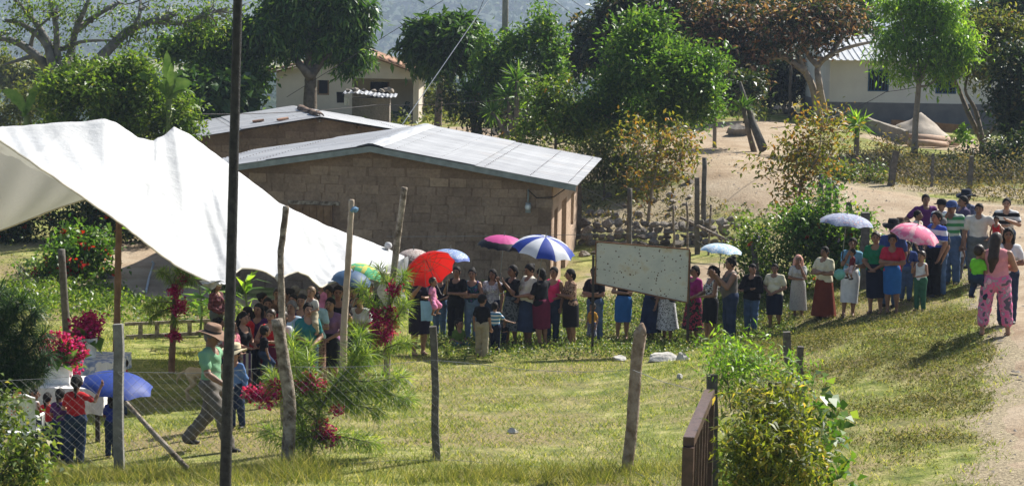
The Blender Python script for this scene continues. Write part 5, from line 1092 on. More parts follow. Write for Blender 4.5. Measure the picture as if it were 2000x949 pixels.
# black water hose stand and rocks
q = MB(); b = onground(288, 50); q.tube([onground(285, 47)-b+Vector((0, 0, .05)), at(292, 540, 49.5)-b, at(300, 515, 50)-b, at(297, 510, 50)-b], .03, 6); o = q.build('hose', M('pale_hose', (.4, .42, .42), .5), None, True); o.location = b; tag(o, 'pale hose lying across the dirt behind the canopy', 'hose')
for i_, (px, D, s, lbl) in enumerate([(1296, None, (.34, .24, .10), 'large pale flat rock in the grass right of the split post'), (1332, None, (.12, .1, .1), 'small brown rock beside the large pale rock'), (1208, None, (.15, .12, .09), 'small pale rock in the grass left of the split post'), (1327, None, (.07, .05, .06), 'little white stone on the lawn below the pale rock'), (1000, None, (.10, .07, .05), 'brown flat stone lying on the open lawn')]):
    py = [705, 705, 705, 740, 845][i_]; p = hit(px, py); rock('rock', p+Vector((0, 0, s[2]*.5)), s, lbl, M('pale_rock', (.34, .32, .28), .95, (.58, .55, .49), scale=3, bmp=.8, bscale=12, bdist=.04), seed=60+i_, cat='rock')
for i_, (px, py, s) in enumerate([(1140, 500, .2), (1165, 495, .17), (1195, 505, .15), (1270, 500, .2), (1300, 498, .14), (1440, 265, .5), (1540, 222, .5), (1520, 215, .35), (25, 600, .25), (60, 575, .2), (210, 545, .2), (150, 605, .13), (1100, 505, .12)]):
    p = hit(px, py); rock('rock', p+Vector((0, 0, s*.2)), (s, s*.8, s*.55), ['grey rock below the stone wall, leftmost of five', 'grey rock below the stone wall, second from left', 'grey rock below the stone wall, third from left', 'grey rock below the stone wall, second from right', 'grey rock below the stone wall, rightmost of five', 'large pale boulder in the dirt yard by the rust tree', 'flat boulder at the left corner of the white house', 'smaller flat stone left of the white house corner', 'grey rock at the left edge under the bushes', 'grey rock among the bushes by the twiggy bush', 'grey rock at the right end of the red-flower bush', 'small stone on the yard grass at left', 'small stone at the corner of the adobe house'][i_], seed=80+i_, cat='rock')
# ------------------------------------------------------------------ bodies from blended distance fields (one continuous surface each)
def surfnet(f, org, h):
    s = f < 0; nx, ny, nz = f.shape
    c = np.zeros((nx-1, ny-1, nz-1), np.int8); offs = [(i, j, k) for i in (0, 1) for j in (0, 1) for k in (0, 1)]
    def sub(a, o): return a[o[0]:nx-1+o[0], o[1]:ny-1+o[1], o[2]:nz-1+o[2]]
    for o in offs: c += sub(s, o)
    act = (c > 0) & (c < 8); idx = np.full(act.shape, -1); I = np.argwhere(act); idx[act] = np.arange(len(I))
    acc = np.zeros((len(I), 3)); cnt = np.zeros(len(I))
    for a in offs:
        for ax in range(3):
            if a[ax]: continue
            b = list(a); b[ax] = 1
            fa = f[I[:, 0]+a[0], I[:, 1]+a[1], I[:, 2]+a[2]]; fb = f[I[:, 0]+b[0], I[:, 1]+b[1], I[:, 2]+b[2]]
            m_ = (fa < 0) != (fb < 0); t = np.where(m_, fa/np.where(fa == fb, 1, fa-fb), 0)
            p = np.tile(np.array(a, float), (len(I), 1)); p[:, ax] += t; acc += p*m_[:, None]; cnt += m_
    V = (I+acc/np.maximum(cnt, 1)[:, None])*h+org; Fs = []
    for ax in range(3):
        u, v = (ax+1) % 3, (ax+2) % 3; sl0 = [slice(None)]*3; sl1 = [slice(None)]*3
        sl0[ax] = slice(0, f.shape[ax]-1); sl1[ax] = slice(1, f.shape[ax]); ch = s[tuple(sl0)] != s[tuple(sl1)]; E = np.argwhere(ch)
        E = E[(E[:, u] > 0) & (E[:, v] > 0) & (E[:, u] < f.shape[u]-1) & (E[:, v] < f.shape[v]-1)]
        if not len(E): continue
        q = []
        for du, dv in ((-1, -1), (0, -1), (0, 0), (-1, 0)):
            e = E.copy(); e[:, u] += du; e[:, v] += dv; q.append(idx[e[:, 0], e[:, 1], e[:, 2]])
        q = np.stack(q, -1); fl = ~s[E[:, 0], E[:, 1], E[:, 2]]; q[fl] = q[fl][:, ::-1]; Fs.append(q)
    F = np.concatenate(Fs); F = F[(F >= 0).all(1)]; return V, F
class Field:
    def __init__(s, lo, hi, h):
        s.h = h; s.lo = np.array(lo); n = np.ceil((np.array(hi)-s.lo)/h).astype(int)+1
        s.ax = [s.lo[i]+h*np.arange(n[i]) for i in range(3)]; s.f = np.full(tuple(n), 9.0)
    def _sl(s, lo, hi):
        r = [(max(0, int((lo[i]-s.lo[i])/s.h)), min(len(s.ax[i]), int((hi[i]-s.lo[i])/s.h)+2)) for i in range(3)]
        return tuple(slice(a, max(a, b)) for a, b in r)
    def _g(s, sl): return s.ax[0][sl[0]][:, None, None], s.ax[1][sl[1]][None, :, None], s.ax[2][sl[2]][None, None, :]
    def _mix(s, sl, d, k):
        o = s.f[sl]
        if o.size == 0: return
        h_ = np.clip(.5+.5*(o-d)/k, 0, 1); s.f[sl] = o*(1-h_)+d*h_-k*h_*(1-h_)
    def cap(s, a, b, ra, rb, fl=1., k=.025):
        a = np.array(a, float); b = np.array(b, float); R_ = max(ra, rb)+.07; sl = s._sl(np.minimum(a, b)-R_, np.maximum(a, b)+R_); X, Y, Z = s._g(sl)
        if min(X.size, Y.size, Z.size) == 0: return
        d = b-a; d2 = d*np.array([1, fl, 1]); L2 = (d2**2).sum()+1e-9; px, py, pz = X-a[0], (Y-a[1])*fl, Z-a[2]
        t = np.clip((px*d2[0]+py*d2[1]+pz*d2[2])/L2, 0, 1)
        dist = np.sqrt((px-t*d2[0])**2+(py-t*d2[1])**2+(pz-t*d2[2])**2)-(ra+(rb-ra)*t)
        s._mix(sl, dist, k)
    def ell(s, c, r, k=.02):
        c = np.array(c, float); r = np.array(r, float); sl = s._sl(c-r-.06, c+r+.06); X, Y, Z = s._g(sl)
        if min(X.size, Y.size, Z.size) == 0: return
        q = np.sqrt(((X-c[0])/r[0])**2+((Y-c[1])/r[1])**2+((Z-c[2])/r[2])**2); s._mix(sl, (q-1)*r.min(), k)
    def net(s): return surfnet(s.f, s.lo, s.h)
def lerp(a, b, t): return tuple(a[i]+(b[i]-a[i])*t for i in range(3))
ARMS = {  # elbow, wrist for the left arm (x mirrored for the right), adult units
 'down': ((.215, .03, 1.03), (.215, -.05, .79)), 'back': ((.22, .09, 1.05), (.1, .17, .86)), 'cross': ((.235, -.06, 1.05), (-.06, -.185, 1.07)), 'cross2': ((.235, -.06, 1.04), (-.08, -.20, 1.02)),
 'clasp': ((.235, .0, 1.03), (.035, -.20, .90)), 'chin': ((.16, -.17, 1.05), (.05, -.15, 1.34)), 'umb': ((.20, -.13, 1.07), (.12, -.26, 1.26)), 'hip': ((.38, .07, 1.07), (.205, -.03, .93)),
 'hold': ((.25, -.07, 1.05), (.02, -.24, 1.07)), 'hold2': ((.23, -.1, 1.08), (.05, -.25, 1.18)), 'reach': ((.27, -.12, 1.10), (.30, -.36, 1.08)), 'side': ((.33, -.02, 1.08), (.50, -.12, 1.02)), 'raise': ((.30, -.1, 1.18), (.38, -.16, 1.42)), 'fold': ((.22, -.05, 1.04), (.10, -.24, 1.0)),
 'table': ((.2, -.15, 1.06), (.12, -.34, 1.0)), 'face2': ((.17, -.17, 1.08), (.03, -.14, 1.40)), 'walkf': ((.22, -.09, 1.05), (.2, -.28, .93)), 'walkb': ((.235, .12, 1.05), (.22, .10, .80))}
SKINS = [(.19, .095, .055), (.24, .125, .075), (.29, .155, .095), (.33, .185, .12)]
def skin(i): return M('skin_%d' % i, SKINS[i], .55, var=.12, scale=12, spec=.35)
HAIRM = {'black': M('black_hair', (.006, .005, .0045), .75, (.02, .016, .013), scale=25, spec=.15), 'brown': M('brown_hair', (.02, .012, .008), .5, (.045, .028, .018), scale=25), 'grey': M('grey_hair', (.10, .095, .09), .75, (.2, .19, .18), scale=25, spec=.1), 'fair': M('fair_hair', (.10, .06, .03), .55, (.2, .13, .07), scale=25)}
EYE = M('eye_dark', (.012, .01, .009), .3); LIP = M('lip', (.20, .065, .05), .6); SOLE = M('dark_shoe', (.018, .016, .015), .6, (.04, .035, .03))
def fab(name, col, var=.16, **k): return M('fabric_'+name, col, .9, var=var, scale=7, spec=.12, bmp=.35, bscale=60, **k)
def stripes(name, a, b, freq, axis=2, soft=.08):
    nm = 'fabric_'+name
    if nm in MATS: return MATS[nm]
    mt, nt, bs, out = _new(nm); MATS[nm] = mt; tc = N(nt, 'ShaderNodeTexCoord'); sx = N(nt, 'ShaderNodeSeparateXYZ'); L(nt, tc.outputs['Object'], sx.inputs[0])
    m1 = N(nt, 'ShaderNodeMath', operation='MULTIPLY'); m1.inputs[1].default_value = freq; L(nt, sx.outputs[axis], m1.inputs[0]); m2 = N(nt, 'ShaderNodeMath', operation='FRACT'); L(nt, m1.outputs[0], m2.inputs[0])
    L(nt, ramp(nt, m2.outputs[0], [(0, a), (.48, a), (.5, b), (1, b)]), bs.inputs['Base Color']); bs.inputs['Roughness'].default_value = .9; bs.inputs['Specular IOR Level'].default_value = .1; return mt
def plaid(name, base, l1, l2, freq):
    nm = 'fabric_'+name
    if nm in MATS: return MATS[nm]
    mt, nt, bs, out = _new(nm); MATS[nm] = mt; tc = N(nt, 'ShaderNodeTexCoord'); sx = N(nt, 'ShaderNodeSeparateXYZ'); L(nt, tc.outputs['Object'], sx.inputs[0]); c = base
    for ax, col in ((0, l1), (2, l2)):
        m1 = N(nt, 'ShaderNodeMath', operation='MULTIPLY'); m1.inputs[1].default_value = freq; L(nt, sx.outputs[ax], m1.inputs[0]); m2 = N(nt, 'ShaderNodeMath', operation='FRACT'); L(nt, m1.outputs[0], m2.inputs[0])
        c = mixc(nt, ramp(nt, m2.outputs[0], [(0, (.7,)*3), (.3, (.7,)*3), (.34, (0,)*3), (1, (0,)*3)]), c, col)
    L(nt, c, bs.inputs['Base Color']); bs.inputs['Roughness'].default_value = .9; return mt
def blotch(name, cols, scale, detail=2):
    nm = 'fabric_'+name
    if nm in MATS: return MATS[nm]
    mt, nt, bs, out = _new(nm); MATS[nm] = mt; tc = N(nt, 'ShaderNodeTexCoord'); n = noise(nt, scale, detail, .5, tc.outputs['Object']); k = len(cols); st = []
    for i_, c in enumerate(cols): a = .3+.4*i_/k; st += [(a, c), (a+.36/k, c)]
    L(nt, ramp(nt, n.outputs[0], st), bs.inputs['Base Color']); bs.inputs['Roughness'].default_value = .9; bs.inputs['Specular IOR Level'].default_value = .12; return mt
def denim(name='denim', c=(.05, .085, .15)): return M('fabric_'+name, c, .9, tuple(min(1, v*1.9) for v in c), scale=5, bmp=.3, bscale=60, spec=.1, lo=.35, hi=.75)
PH = 0
def person(label, px, top, feet=None, D=None, yaw=0, kind='w', tops=('tee', None), bot=('skirt', None, .5), hair=('black', 'pony'), arms=('down', 'down'), hy=0, ht=0, sk=1, build=1.0, legs='stand', group=None, hat=None, shoes='sandal', base=None, H=None, apron=None, h=.021, neck='round', grp='people waiting in the queue'):
    """px: photo x; top: photo y of the crown; feet: photo y of the soles (or D); tops (style, material), bot (style, material, hem height)"""
    global PH; PH += 1; R_ = random.Random(PH*7)
    if base is None:
        b = hit(px, feet) if feet else onground(px, D)
    else: b = Vector(base)
    if H is None: H = at(px, top, b.y).z-b.z
    if 'PDBG' in globals(): PDBG.append((label, round(H, 2), round(b.y, 1)))
    root = thing('person', label, 'person', b, math.radians(yaw), group or grp); root.scale = (H/1.62,)*3; root.rotation_euler = (R_.uniform(-.035, .035), R_.uniform(-.035, .035), math.radians(yaw))
    hh = {'w': .232, 'm': .228, 'c': .275, 't': .33}[kind]; kz = (1.6-hh-.04)/1.34; hs = hh/.222; man = kind == 'm'; kid = kind in 'ct'
    bw = build*(1.06 if man else 1.0)*(1.08 if kind == 't' else 1); sw = .185 if man else .165
    if kid: sw = .15
    def Z(p): return (p[0]*bw, p[1]*(1 if not kid else .9), p[2]*kz)
    hcz = 1.6-hh*.5; hc = np.array([0, -.015, hcz]); HR = Matrix.Rotation(math.radians(hy), 3, 'Z') @ Matrix.Rotation(math.radians(ht), 3, 'X')
    def HT(p): v = HR @ Vector(p); return (hc[0]+v.x, hc[1]+v.y, hc[2]+v.z)
    # joints
    sh = {s: Z((s*sw*.93, .01, 1.285)) for s in (1, -1)}; el = {}; wr = {}
    for s, nm in ((-1, arms[0]), (1, arms[1])):
        e, w_ = ARMS[nm]; el[s] = Z((s*(e[0]+(.02 if man else 0)), e[1], e[2])); wr[s] = Z((s*w_[0], w_[1]-.02*(bw-1)*8, w_[2]))
    LEG = {}
    st = R_.uniform(-.02, .02)
    for s in (1, -1):
        if legs == 'walk': hip, kn, an = ((s*.08, 0, .84), (s*.08, -.20, .48), (s*.08, -.30, .09)) if s == -1 else ((s*.08, .02, .84), (s*.08, .10, .46), (s*.08, .40, .13))
        elif legs == 'sit': hip, kn, an = (s*.085, 0, .84), (s*.10, -.36, .80), (s*.10, -.40, .44)
        elif legs == 'floor': hip, kn, an = (s*.085, 0, .84), (s*.16, -.33, .92), (s*.12, -.52, .78)
        elif legs == 'strad': hip, kn, an = (s*.085, 0, .84), (s*.20, -.20, .62), (s*.20, -.10, .36)
        elif legs == 'wide': hip, kn, an = (s*.09, 0, .84), (s*.13, -.01, .45), (s*.16, .02, .08)
        else: hip, kn, an = (s*.085, 0, .84), (s*.088, -.012+st*s, .455), (s*.09, .02+st*s*2, .08)
        LEG[s] = tuple(Z(p) for p in (hip, kn, an))
    allp = [p for s in (1, -1) for p in LEG[s]]+[el[1], el[-1], wr[1], wr[-1]]; lo = np.min(np.array(allp), 0)-.16; hi = np.max(np.array(allp), 0)+.16
    lo = np.minimum(lo, (-.27, -.22, -.0)); hi = np.maximum(hi, (.27, .22, 1.64)); lo[2] = min(lo[2], -.02)
    bust = .052 if kind == 'w' else 0
    def torso(F_, off=0, k=.04):
        F_.cap(Z((-.06, .005, .86)), Z((.06, .005, .86)), .115*bw+off, .115*bw+off, 1.08, k); F_.cap(Z((0, 0, .90)), Z((0, 0, 1.08)), (.145 if not man else .14)*bw+off, .128*bw+off, 1.32, k)
        F_.cap(Z((0, 0, 1.07)), Z((0, .005, 1.22)), .128*bw+off, (.152 if man else .138)*bw+off, 1.38, k); F_.cap(Z((-.62*sw, .01, 1.285)), Z((.62*sw, .01, 1.285)), .058+off, .058+off, 1, k)
        if build > 1.12: F_.ell(Z((0, -.05, 1.0)), (.14*bw+off, .12*bw+off, .12+off), .05)
        if bust:
            for s in (1, -1): F_.cap(Z((s*.066, -.085, 1.165)), Z((s*.062, -.06, 1.2)), bust*bw+off, .05+off, 1, .03)
    def leg(F_, s, off=0, to=1.0, k=.03, low=0):
        hp, kn, an = LEG[s]; F_.cap(hp, kn, .088*bw+off, .060*bw+off+low*.5, 1, k); F_.cap(kn, lerp(kn, an, to), .058*bw+off+low*.5, .060*bw*(1-to)+.036*to+off+low, 1, k)
    B = Field(lo, hi, h); torso(B)
    for s in (1, -1):
        leg(B, s); kn, an = LEG[s][1:]; B.cap(lerp(kn, an, .25), lerp(kn, an, .45), .053*bw, .05*bw, 1, .03)
        f0 = np.array(an); fd = np.array([.01*s, -.14, -.05]) if legs not in ('sit', 'floor', 'strad') else np.array([.01*s, -.11, -.06]); B.cap(f0+(0, .02, -.04), f0+fd, .038, .03, 1, .02)
        ar = .85 if kid else (1.08 if man else 1)*min(1.25, bw); B.cap(sh[s], el[s], .05*ar, .039*ar, 1, .02); B.cap(el[s], lerp(el[s], wr[s], .4), .039*ar, .037*ar, 1, .015); B.cap(lerp(el[s], wr[s], .4), wr[s], .037*ar, .026*ar, 1, .015)
        dv = np.array(wr[s])-np.array(el[s]); dv = dv/np.linalg.norm(dv); B.cap(np.array(wr[s])+dv*.02, np.array(wr[s])+dv*.07, .028, .026, 1, .015)
    B.cap(Z((0, .012, 1.27)), HT((0, .02, -.06)), .054 if not man else .06, .05, 1, .03)
    B.ell(HT((0, .012, .018*hs)), (.076*hs, .094*hs, .094*hs), .02); B.cap(HT((0, -.035*hs, -.055*hs)), HT((0, -.02*hs, .0)), .047*hs, .06*hs, 1, .02)
    V, F = B.net(); ex = MB()
    # nose, ears, eyes, brows, lips, fingers: added to the same body mesh
    nb, nt_, nw = HT((0, -.082*hs, .015*hs)), HT((0, -.112*hs, -.022*hs)), HT((0, -.085*hs, -.032*hs)); ex.tube([nb, nt_, nw], [.008*hs, .015*hs, .012*hs], 6)
    for s in (1, -1):
        ex.ball(HT((s*.077*hs, .012, -.005)), (.012*hs, .02*hs, .03*hs), 6, 4); ex.ball(HT((s*.031*hs, -.083*hs, .012*hs)), (.014*hs, .008*hs, .008*hs), 6, 4, 1)
        ex.tube([HT((s*.014*hs, -.088*hs, .034*hs)), HT((s*.034*hs, -.086*hs, .038*hs)), HT((s*.052*hs, -.07*hs, .030*hs))], .005*hs, 4, 1)
        dv = (Vector(wr[s])-Vector(el[s])).normalized(); lat = dv.cross(Vector((0, 0, 1))); lat = lat.normalized() if lat.length > .1 else Vector((0, 1, 0)); pn = lat.cross(dv); p0 = Vector(wr[s])+dv*.075
        for q_, (o_, l_) in enumerate(((-.027, .058), (-.009, .07), (.009, .066), (.026, .05))): ex.tube([p0+lat*o_, p0+lat*o_*1.1+dv*l_*.55+pn*.006, p0+lat*o_+dv*l_+pn*.03], [.0095, .009, .007], 5)
        ex.tube([Vector(wr[s])+dv*.02+lat*.02, Vector(wr[s])+dv*.055+lat*.048, Vector(wr[s])+dv*.085+lat*.05], [.011, .010, .008], 5)
    ex.tube([HT((-.026*hs, -.088*hs, -.052*hs)), HT((0, -.098*hs, -.052*hs)), HT((.026*hs, -.088*hs, -.052*hs))], [.005*hs, .009*hs, .005*hs], 5, 2)
    b0 = len(V); Vx = np.concatenate([V, np.array([tuple(v) for v in ex.V])]); Fx = [tuple(f) for f in F]+[tuple(i_+b0 for i_ in f) for f in ex.F]
    mesh_np('body', Vx, Fx, [skin(sk), HAIRM['black'] if False else EYE, LIP], True, root, [0]*len(F)+ex.mi)
    rp = [R_.uniform(0, 6) for _ in range(6)]
    def wrinkle(F_, amp=.006):
        X, Y, Zz = F_.ax[0][:, None, None], F_.ax[1][None, :, None], F_.ax[2][None, None, :]
        F_.f += amp*(np.sin(X*31+Zz*22+rp[0])*np.sin(Zz*27-Y*30+rp[1])+.7*np.sin(Zz*48+X*20+rp[2]))
    # ---- upper garment
    style, tm = tops; hem = {'tank': .84, 'tee': .83, 'long': .82, 'jacket': .80, 'blouse': .86}.get(style, .83)*kz
    T = Field(lo-.01, hi+.01, h); off = .012 if style != 'jacket' else .024
    if style not in ('none',):
        torso(T, off, .04); 
        for s in (1, -1):
            ar = .85 if kid else (1.08 if man else 1)*min(1.25, bw)
            if style in ('tee', 'blouse'): T.cap(sh[s], lerp(sh[s], el[s], .62), .055*ar+off, .050*ar+off, 1, .03)
            elif style in ('long', 'jacket'): T.cap(sh[s], el[s], .05*ar+off, .042*ar+off*.8, 1, .03); T.cap(el[s], lerp(el[s], wr[s], .93), .042*ar+off*.8, .03*ar+off*.8, 1, .02)
            else: T.cap(lerp(sh[s], Z((0, 0, 1.285)), .45), lerp(sh[s], Z((0, 0, 1.25)), .35), .05+off*.6, .05+off*.6, 1, .03)
        X, Y, Zz = T.ax[0][:, None, None], T.ax[1][None, :, None], T.ax[2][None, None, :]
        wrinkle(T, .005); T.f = np.maximum(T.f, hem-Zz+.01*np.sin(X*14+rp[3])); nr = {'tank': .105, 'blouse': .10}.get(style, .078 if not man else .066)*(.9 if kid else 1)
        T.f = np.maximum(T.f, nr-np.sqrt(X**2+((Y+.045)*.9)**2+((Zz-1.335*kz)*.95)**2)); 
        if style == 'tank': T.f = np.maximum(T.f, np.abs(X)-sw*.93*bw-.0*Zz)
        V, F = T.net(); mesh_np({'tee': 'shirt', 'tank': 'tank_top', 'long': 'shirt', 'jacket': 'jacket', 'blouse': 'blouse'}[style], V, F, tm, True, root)
    # ---- lower garment
    bs_, bm, bl = bot
    if bs_ in ('pants', 'shorts', 'capri'):
        P = Field(lo-.02, hi+.02, h); to = {'pants': .97, 'capri': .62, 'shorts': .06}[bs_]; lw = bl if bl is not None else .022
        P.cap(Z((-.06, .005, .87)), Z((.06, .005, .87)), .118*bw+.012, .118*bw+.012, 1.06, .04); P.cap(Z((0, 0, .88)), Z((0, 0, .98)), .14*bw+.006, .135*bw+.004, 1.3, .04)
        for s in (1, -1): leg(P, s, .012, to, .03, lw)
        X, Zz = P.ax[0][:, None, None], P.ax[2][None, None, :]; wrinkle(P, .005)
        if legs in ('stand', 'walk', 'wide'): P.f = np.maximum(P.f, np.maximum(Zz-.97*kz, .03-Zz))
        else: P.f = np.maximum(P.f, Zz-1.0*kz)
        V, F = P.net(); mesh_np({'pants': 'trousers', 'capri': 'capri_trousers', 'shorts': 'shorts'}[bs_], V, F, bm, True, root)
    elif bs_ in ('skirt', 'flare', 'dress'):
        # loft with folds
        n, k = 36, 9; zt, zb = (.99 if bs_ != 'dress' else 1.05)*kz, bl*kz; Vs = []; fl = {'skirt': .175, 'flare': .26, 'dress': .23}[bs_]*bw; nf = R_.choice((7, 9, 11)); amp = {'skirt': .012, 'flare': .045, 'dress': .035}[bs_]
        for j in range(k+1):
            t = j/k; z = zt+(zb-zt)*t; hipr = .152*bw+.014+(.024 if t > .15 else .024*t/.15); r = hipr+(fl-hipr)*max(0, (t-.2)/.8)**1.1 if t > .2 else (.142*bw+.006)+(hipr-.142*bw-.006)*(t/.2)
            for i_ in range(n):
                a = 2*math.pi*i_/n; q = 1+amp*t*math.sin(nf*a+rp[0])+.4*amp*t*math.sin(2.3*nf*a+rp[1]+3*t); ysq = .80+.08*t; Vs.append((r*q*math.cos(a), r*q*ysq*math.sin(a), z+.008*math.sin(3*a+rp[2])*t))
        Fs = [(j*n+i_, (j+1)*n+i_, (j+1)*n+(i_+1) % n, j*n+(i_+1) % n) for j in range(k) for i_ in range(n)]+[tuple(range(n))]
        mesh_np('skirt' if bs_ != 'dress' else 'dress_skirt', Vs, Fs, bm, True, root)
    # ---- hair
    hcol, hst = hair
    if hst != 'none':
        Hf = Field((-.2*hs, -.17*hs, -.62 if hst == 'long' else -.36), (.2*hs, .26*hs, .2*hs), .016); Hf.ell((0, .016, .022*hs), (.086*hs, .101*hs, .103*hs), .01)
        X, Y, Zz = Hf.ax[0][:, None, None], Hf.ax[1][None, :, None], Hf.ax[2][None, None, :]
        hl = .6*Zz+.8*Y+.017*hs+.006*np.sin(X*55+rp[5]); Hf.f = np.maximum(Hf.f, -hl); Hf.f = np.maximum(Hf.f, (-.075*hs if hst in ('short', 'crop') else -.095*hs)-Zz+.9*np.clip(-Y+.0, 0, .1))
        if hst == 'pony': Hf.cap((0, .10*hs, .04), (0, .135*hs, -.03), .035, .034, 1, .03); Hf.cap((0, .135*hs, -.03), (0, .11*hs, -.24), .034, .018, 1, .02)
        elif hst == 'bun': Hf.ell((0, .10*hs, .06*hs), (.05, .045, .045), .02)
        elif hst == 'topbun': Hf.ell((0, .06*hs, .11*hs), (.045, .045, .04), .02)
        elif hst == 'low': Hf.cap((0, .09*hs, -.03), (0, .09, -.09), .05, .035, 1, .03)
        elif hst == 'long': Hf.cap((0, .075, -.02), (0, .155, -.27), .085, .08, 1.2, .04); Hf.cap((0, .155, -.27), (.02, .16, -.46), .08, .035, 1.3, .04)
        elif hst == 'shoulder':
            for s in (1, -1): Hf.cap((s*.07*hs, .02, -.02), (s*.085*hs, .0, -.2), .032, .022, 1, .02)
            Hf.cap((0, .075, -.02), (0, .09, -.2), .075, .06, 1.3, .04)
        Hf.f += .004*np.sin(X*70+rp[4])*np.sin(Y*60+Zz*50)
        V, F = Hf.net(); M3 = np.array(HR); V = V@M3.T+hc; mesh_np('hair', V, F, HAIRM[hcol], True, root)
    # ---- headgear
    if hat:
        hk, hm = hat; q = MB()
        if hk == 'brim': q.lathe([(.20, -.012), (.185, .0), (.115, .022), (.105, .03), (.10, .09), (.088, .125), (.05, .118), (.0, .112)], 20, m=0); q.lathe([(.20, -.016), (.10, .012), (.08, .02)], 20); nm = 'hat'; dz = .055
        elif hk == 'cap': q.lathe([(.104, -.03), (.105, .02), (.09, .065), (.05, .092), (0, .098)], 16); q.add([(.085, -.05, .0), (-.085, -.05, .0), (-.07, -.17, -.012), (0, -.195, -.012), (.07, -.17, -.012), (.085, -.05, -.012), (-.085, -.05, -.012), (-.07, -.17, -.022), (0, -.195, -.022), (.07, -.17, -.022)], [(0, 4, 3, 2, 1), (5, 6, 7, 8, 9), (1, 2, 7, 6), (2, 3, 8, 7), (3, 4, 9, 8), (4, 0, 5, 9)]); nm = 'cap'; dz = .035
        V = np.array(q.V)*np.array([1, 1.08 if hk == 'brim' else 1.0, 1])*hs
        if hk == 'brim': V[:, 2] += .9*np.clip(np.abs(V[:, 0])-.10, 0, 1)**1.3*.9; V[:, 2] -= .25*np.clip(np.abs(V[:, 1])-.13, 0, 1)
        V = np.array([HT((v[0], v[1]+.01, v[2]+dz*hs)) for v in V]); o = mesh_np(nm, V, q.F, hm, True, root)
        if hk == 'brim':
            q = MB(); q.lathe([(.1075, .028), (.1055, .05)], 20); V = np.array(q.V)*hs; mesh_np('hat_band', np.array([HT((v[0], v[1]*1.08+.01, v[2]+dz*hs)) for v in V]), q.F, SOLE, True, o)
    # ---- shoes
    if shoes:
        for s in (1, -1):
            an = Vector(LEG[s][2]); q = MB()
            if shoes == 'shoe': q.ball(an+Vector((.006*s, -.055, -.045)), (.05, .125, .038), 10, 6); q.ball(an+Vector((0, .02, -.02)), (.045, .055, .05), 8, 5)
            else: q.ball(an+Vector((.008*s, -.05, -.072)), (.046, .12, .012), 10, 4); q.tube([an+Vector((-.045, -.09, -.06)), an+Vector((0, -.09, -.012)), an+Vector((.05, -.09, -.06))], .008, 5)
            q.build('shoe' if shoes == 'shoe' else 'sandal', SOLE if not hasattr(shoes, 'name') else shoes, root, True)
    return root
# ------------------------------------------------------------------ the people
BLK = fab('black', (.010, .010, .012)); NVY = fab('navy', (.010, .013, .030)); WHT = fab('white', (.62, .61, .60)); CREAM = fab('cream', (.62, .56, .40)); IVORY = fab('ivory', (.58, .55, .45))
JEAN = denim(); DJEAN = denim('dark_denim', (.018, .028, .055)); LJEAN = denim('light_denim', (.10, .15, .22)); GREYJ = denim('grey_denim', (.07, .08, .085))
RED = fab('red', (.42, .018, .022)); CRIM = fab('crimson', (.42, .02, .05)); PURP = fab('purple', (.06, .018, .085)); MAG = fab('magenta', (.26, .015, .13)); GRNS = fab('green', (.012, .17, .08)); BLUES = fab('bright_blue', (.02, .11, .32)); LBLUE = fab('light_blue', (.16, .34, .48)); RUST = fab('rust', (.14, .028, .012)); KHAKI = fab('khaki', (.36, .31, .21)); GREY = fab('grey', (.13, .125, .12)); MAROON = fab('maroon', (.10, .012, .035))
PINKT = fab('pink', (.60, .24, .26)); HOTP = fab('hot_pink', (.55, .03, .13)); LIME = fab('lime', (.16, .50, .03)); ORNG = fab('orange', (.42, .09, .025)); TEAL = fab('teal', (.02, .12, .2)); SAGE = fab('sage', (.19, .36, .21)); TAUPE = fab('taupe', (.115, .10, .085)); DGREEN = fab('pine_green', (.03, .10, .06)); ROYAL = fab('royal_blue', (.02, .035, .22)); LILAC = fab('lilac_grey', (.42, .38, .44)); GREYD = blotch('grey_dress', [(.33, .33, .31), (.40, .40, .38), (.30, .30, .29)], 30)
P = person
# --- right end: men and children on the road
P('man in purple shirt with hand on hip at the back of the queue', 1806, 378, D=45, yaw=8, kind='m', tops=('tee', fab('violet', (.11, .025, .12))), bot=('pants', DJEAN, .02), hair=('black', 'short'), arms=('hip', 'down'), shoes='shoe', hy=-5)
P('dark-haired man in pale shirt behind the pink umbrella', 1790, 410, D=43.6, yaw=60, kind='m', tops=('tee', IVORY), bot=('pants', DJEAN, .02), hair=('black', 'short'), shoes='shoe')
P('young man in blue and white football shirt and black trousers facing left', 1820, 411, 581, yaw=-65, kind='m', tops=('tee', stripes('football', (.04, .08, .36), (.55, .57, .62), 5.5)), bot=('pants', BLK, .022), hair=('black', 'short'), shoes='shoe')
P('man in black cap and blue shirt with white sleeves, in the men\'s group', 1834, 388, D=43.4, yaw=-50, kind='m', tops=('tee', blotch('blue_white', [(.05, .08, .2), (.5, .52, .55), (.03, .05, .14)], 6)), bot=('pants', DJEAN, .02), hair=('black', 'short'), hat=('cap', BLK), shoes='shoe')
P('youth in grey cap and dark checked shirt, blue jeans, in the men\'s group', 1833, 424, 577, yaw=-75, kind='m', tops=('tee', plaid('dark_check', (.03, .03, .035), (.09, .09, .10), (.08, .08, .09), 14)), bot=('pants', JEAN, .02), hair=('black', 'short'), hat=('cap', GREY), shoes='shoe')
P('man in blue cap and green striped shirt with hand at his mouth', 1858, 391, 556, yaw=-30, kind='m', tops=('tee', stripes('green_stripe', (.05, .22, .08), (.40, .45, .38), 8)), bot=('pants', JEAN, .022), hair=('black', 'short'), hat=('cap', fab('cap_blue', (.05, .08, .2))), arms=('chin', 'down'), shoes='shoe', sk=0)
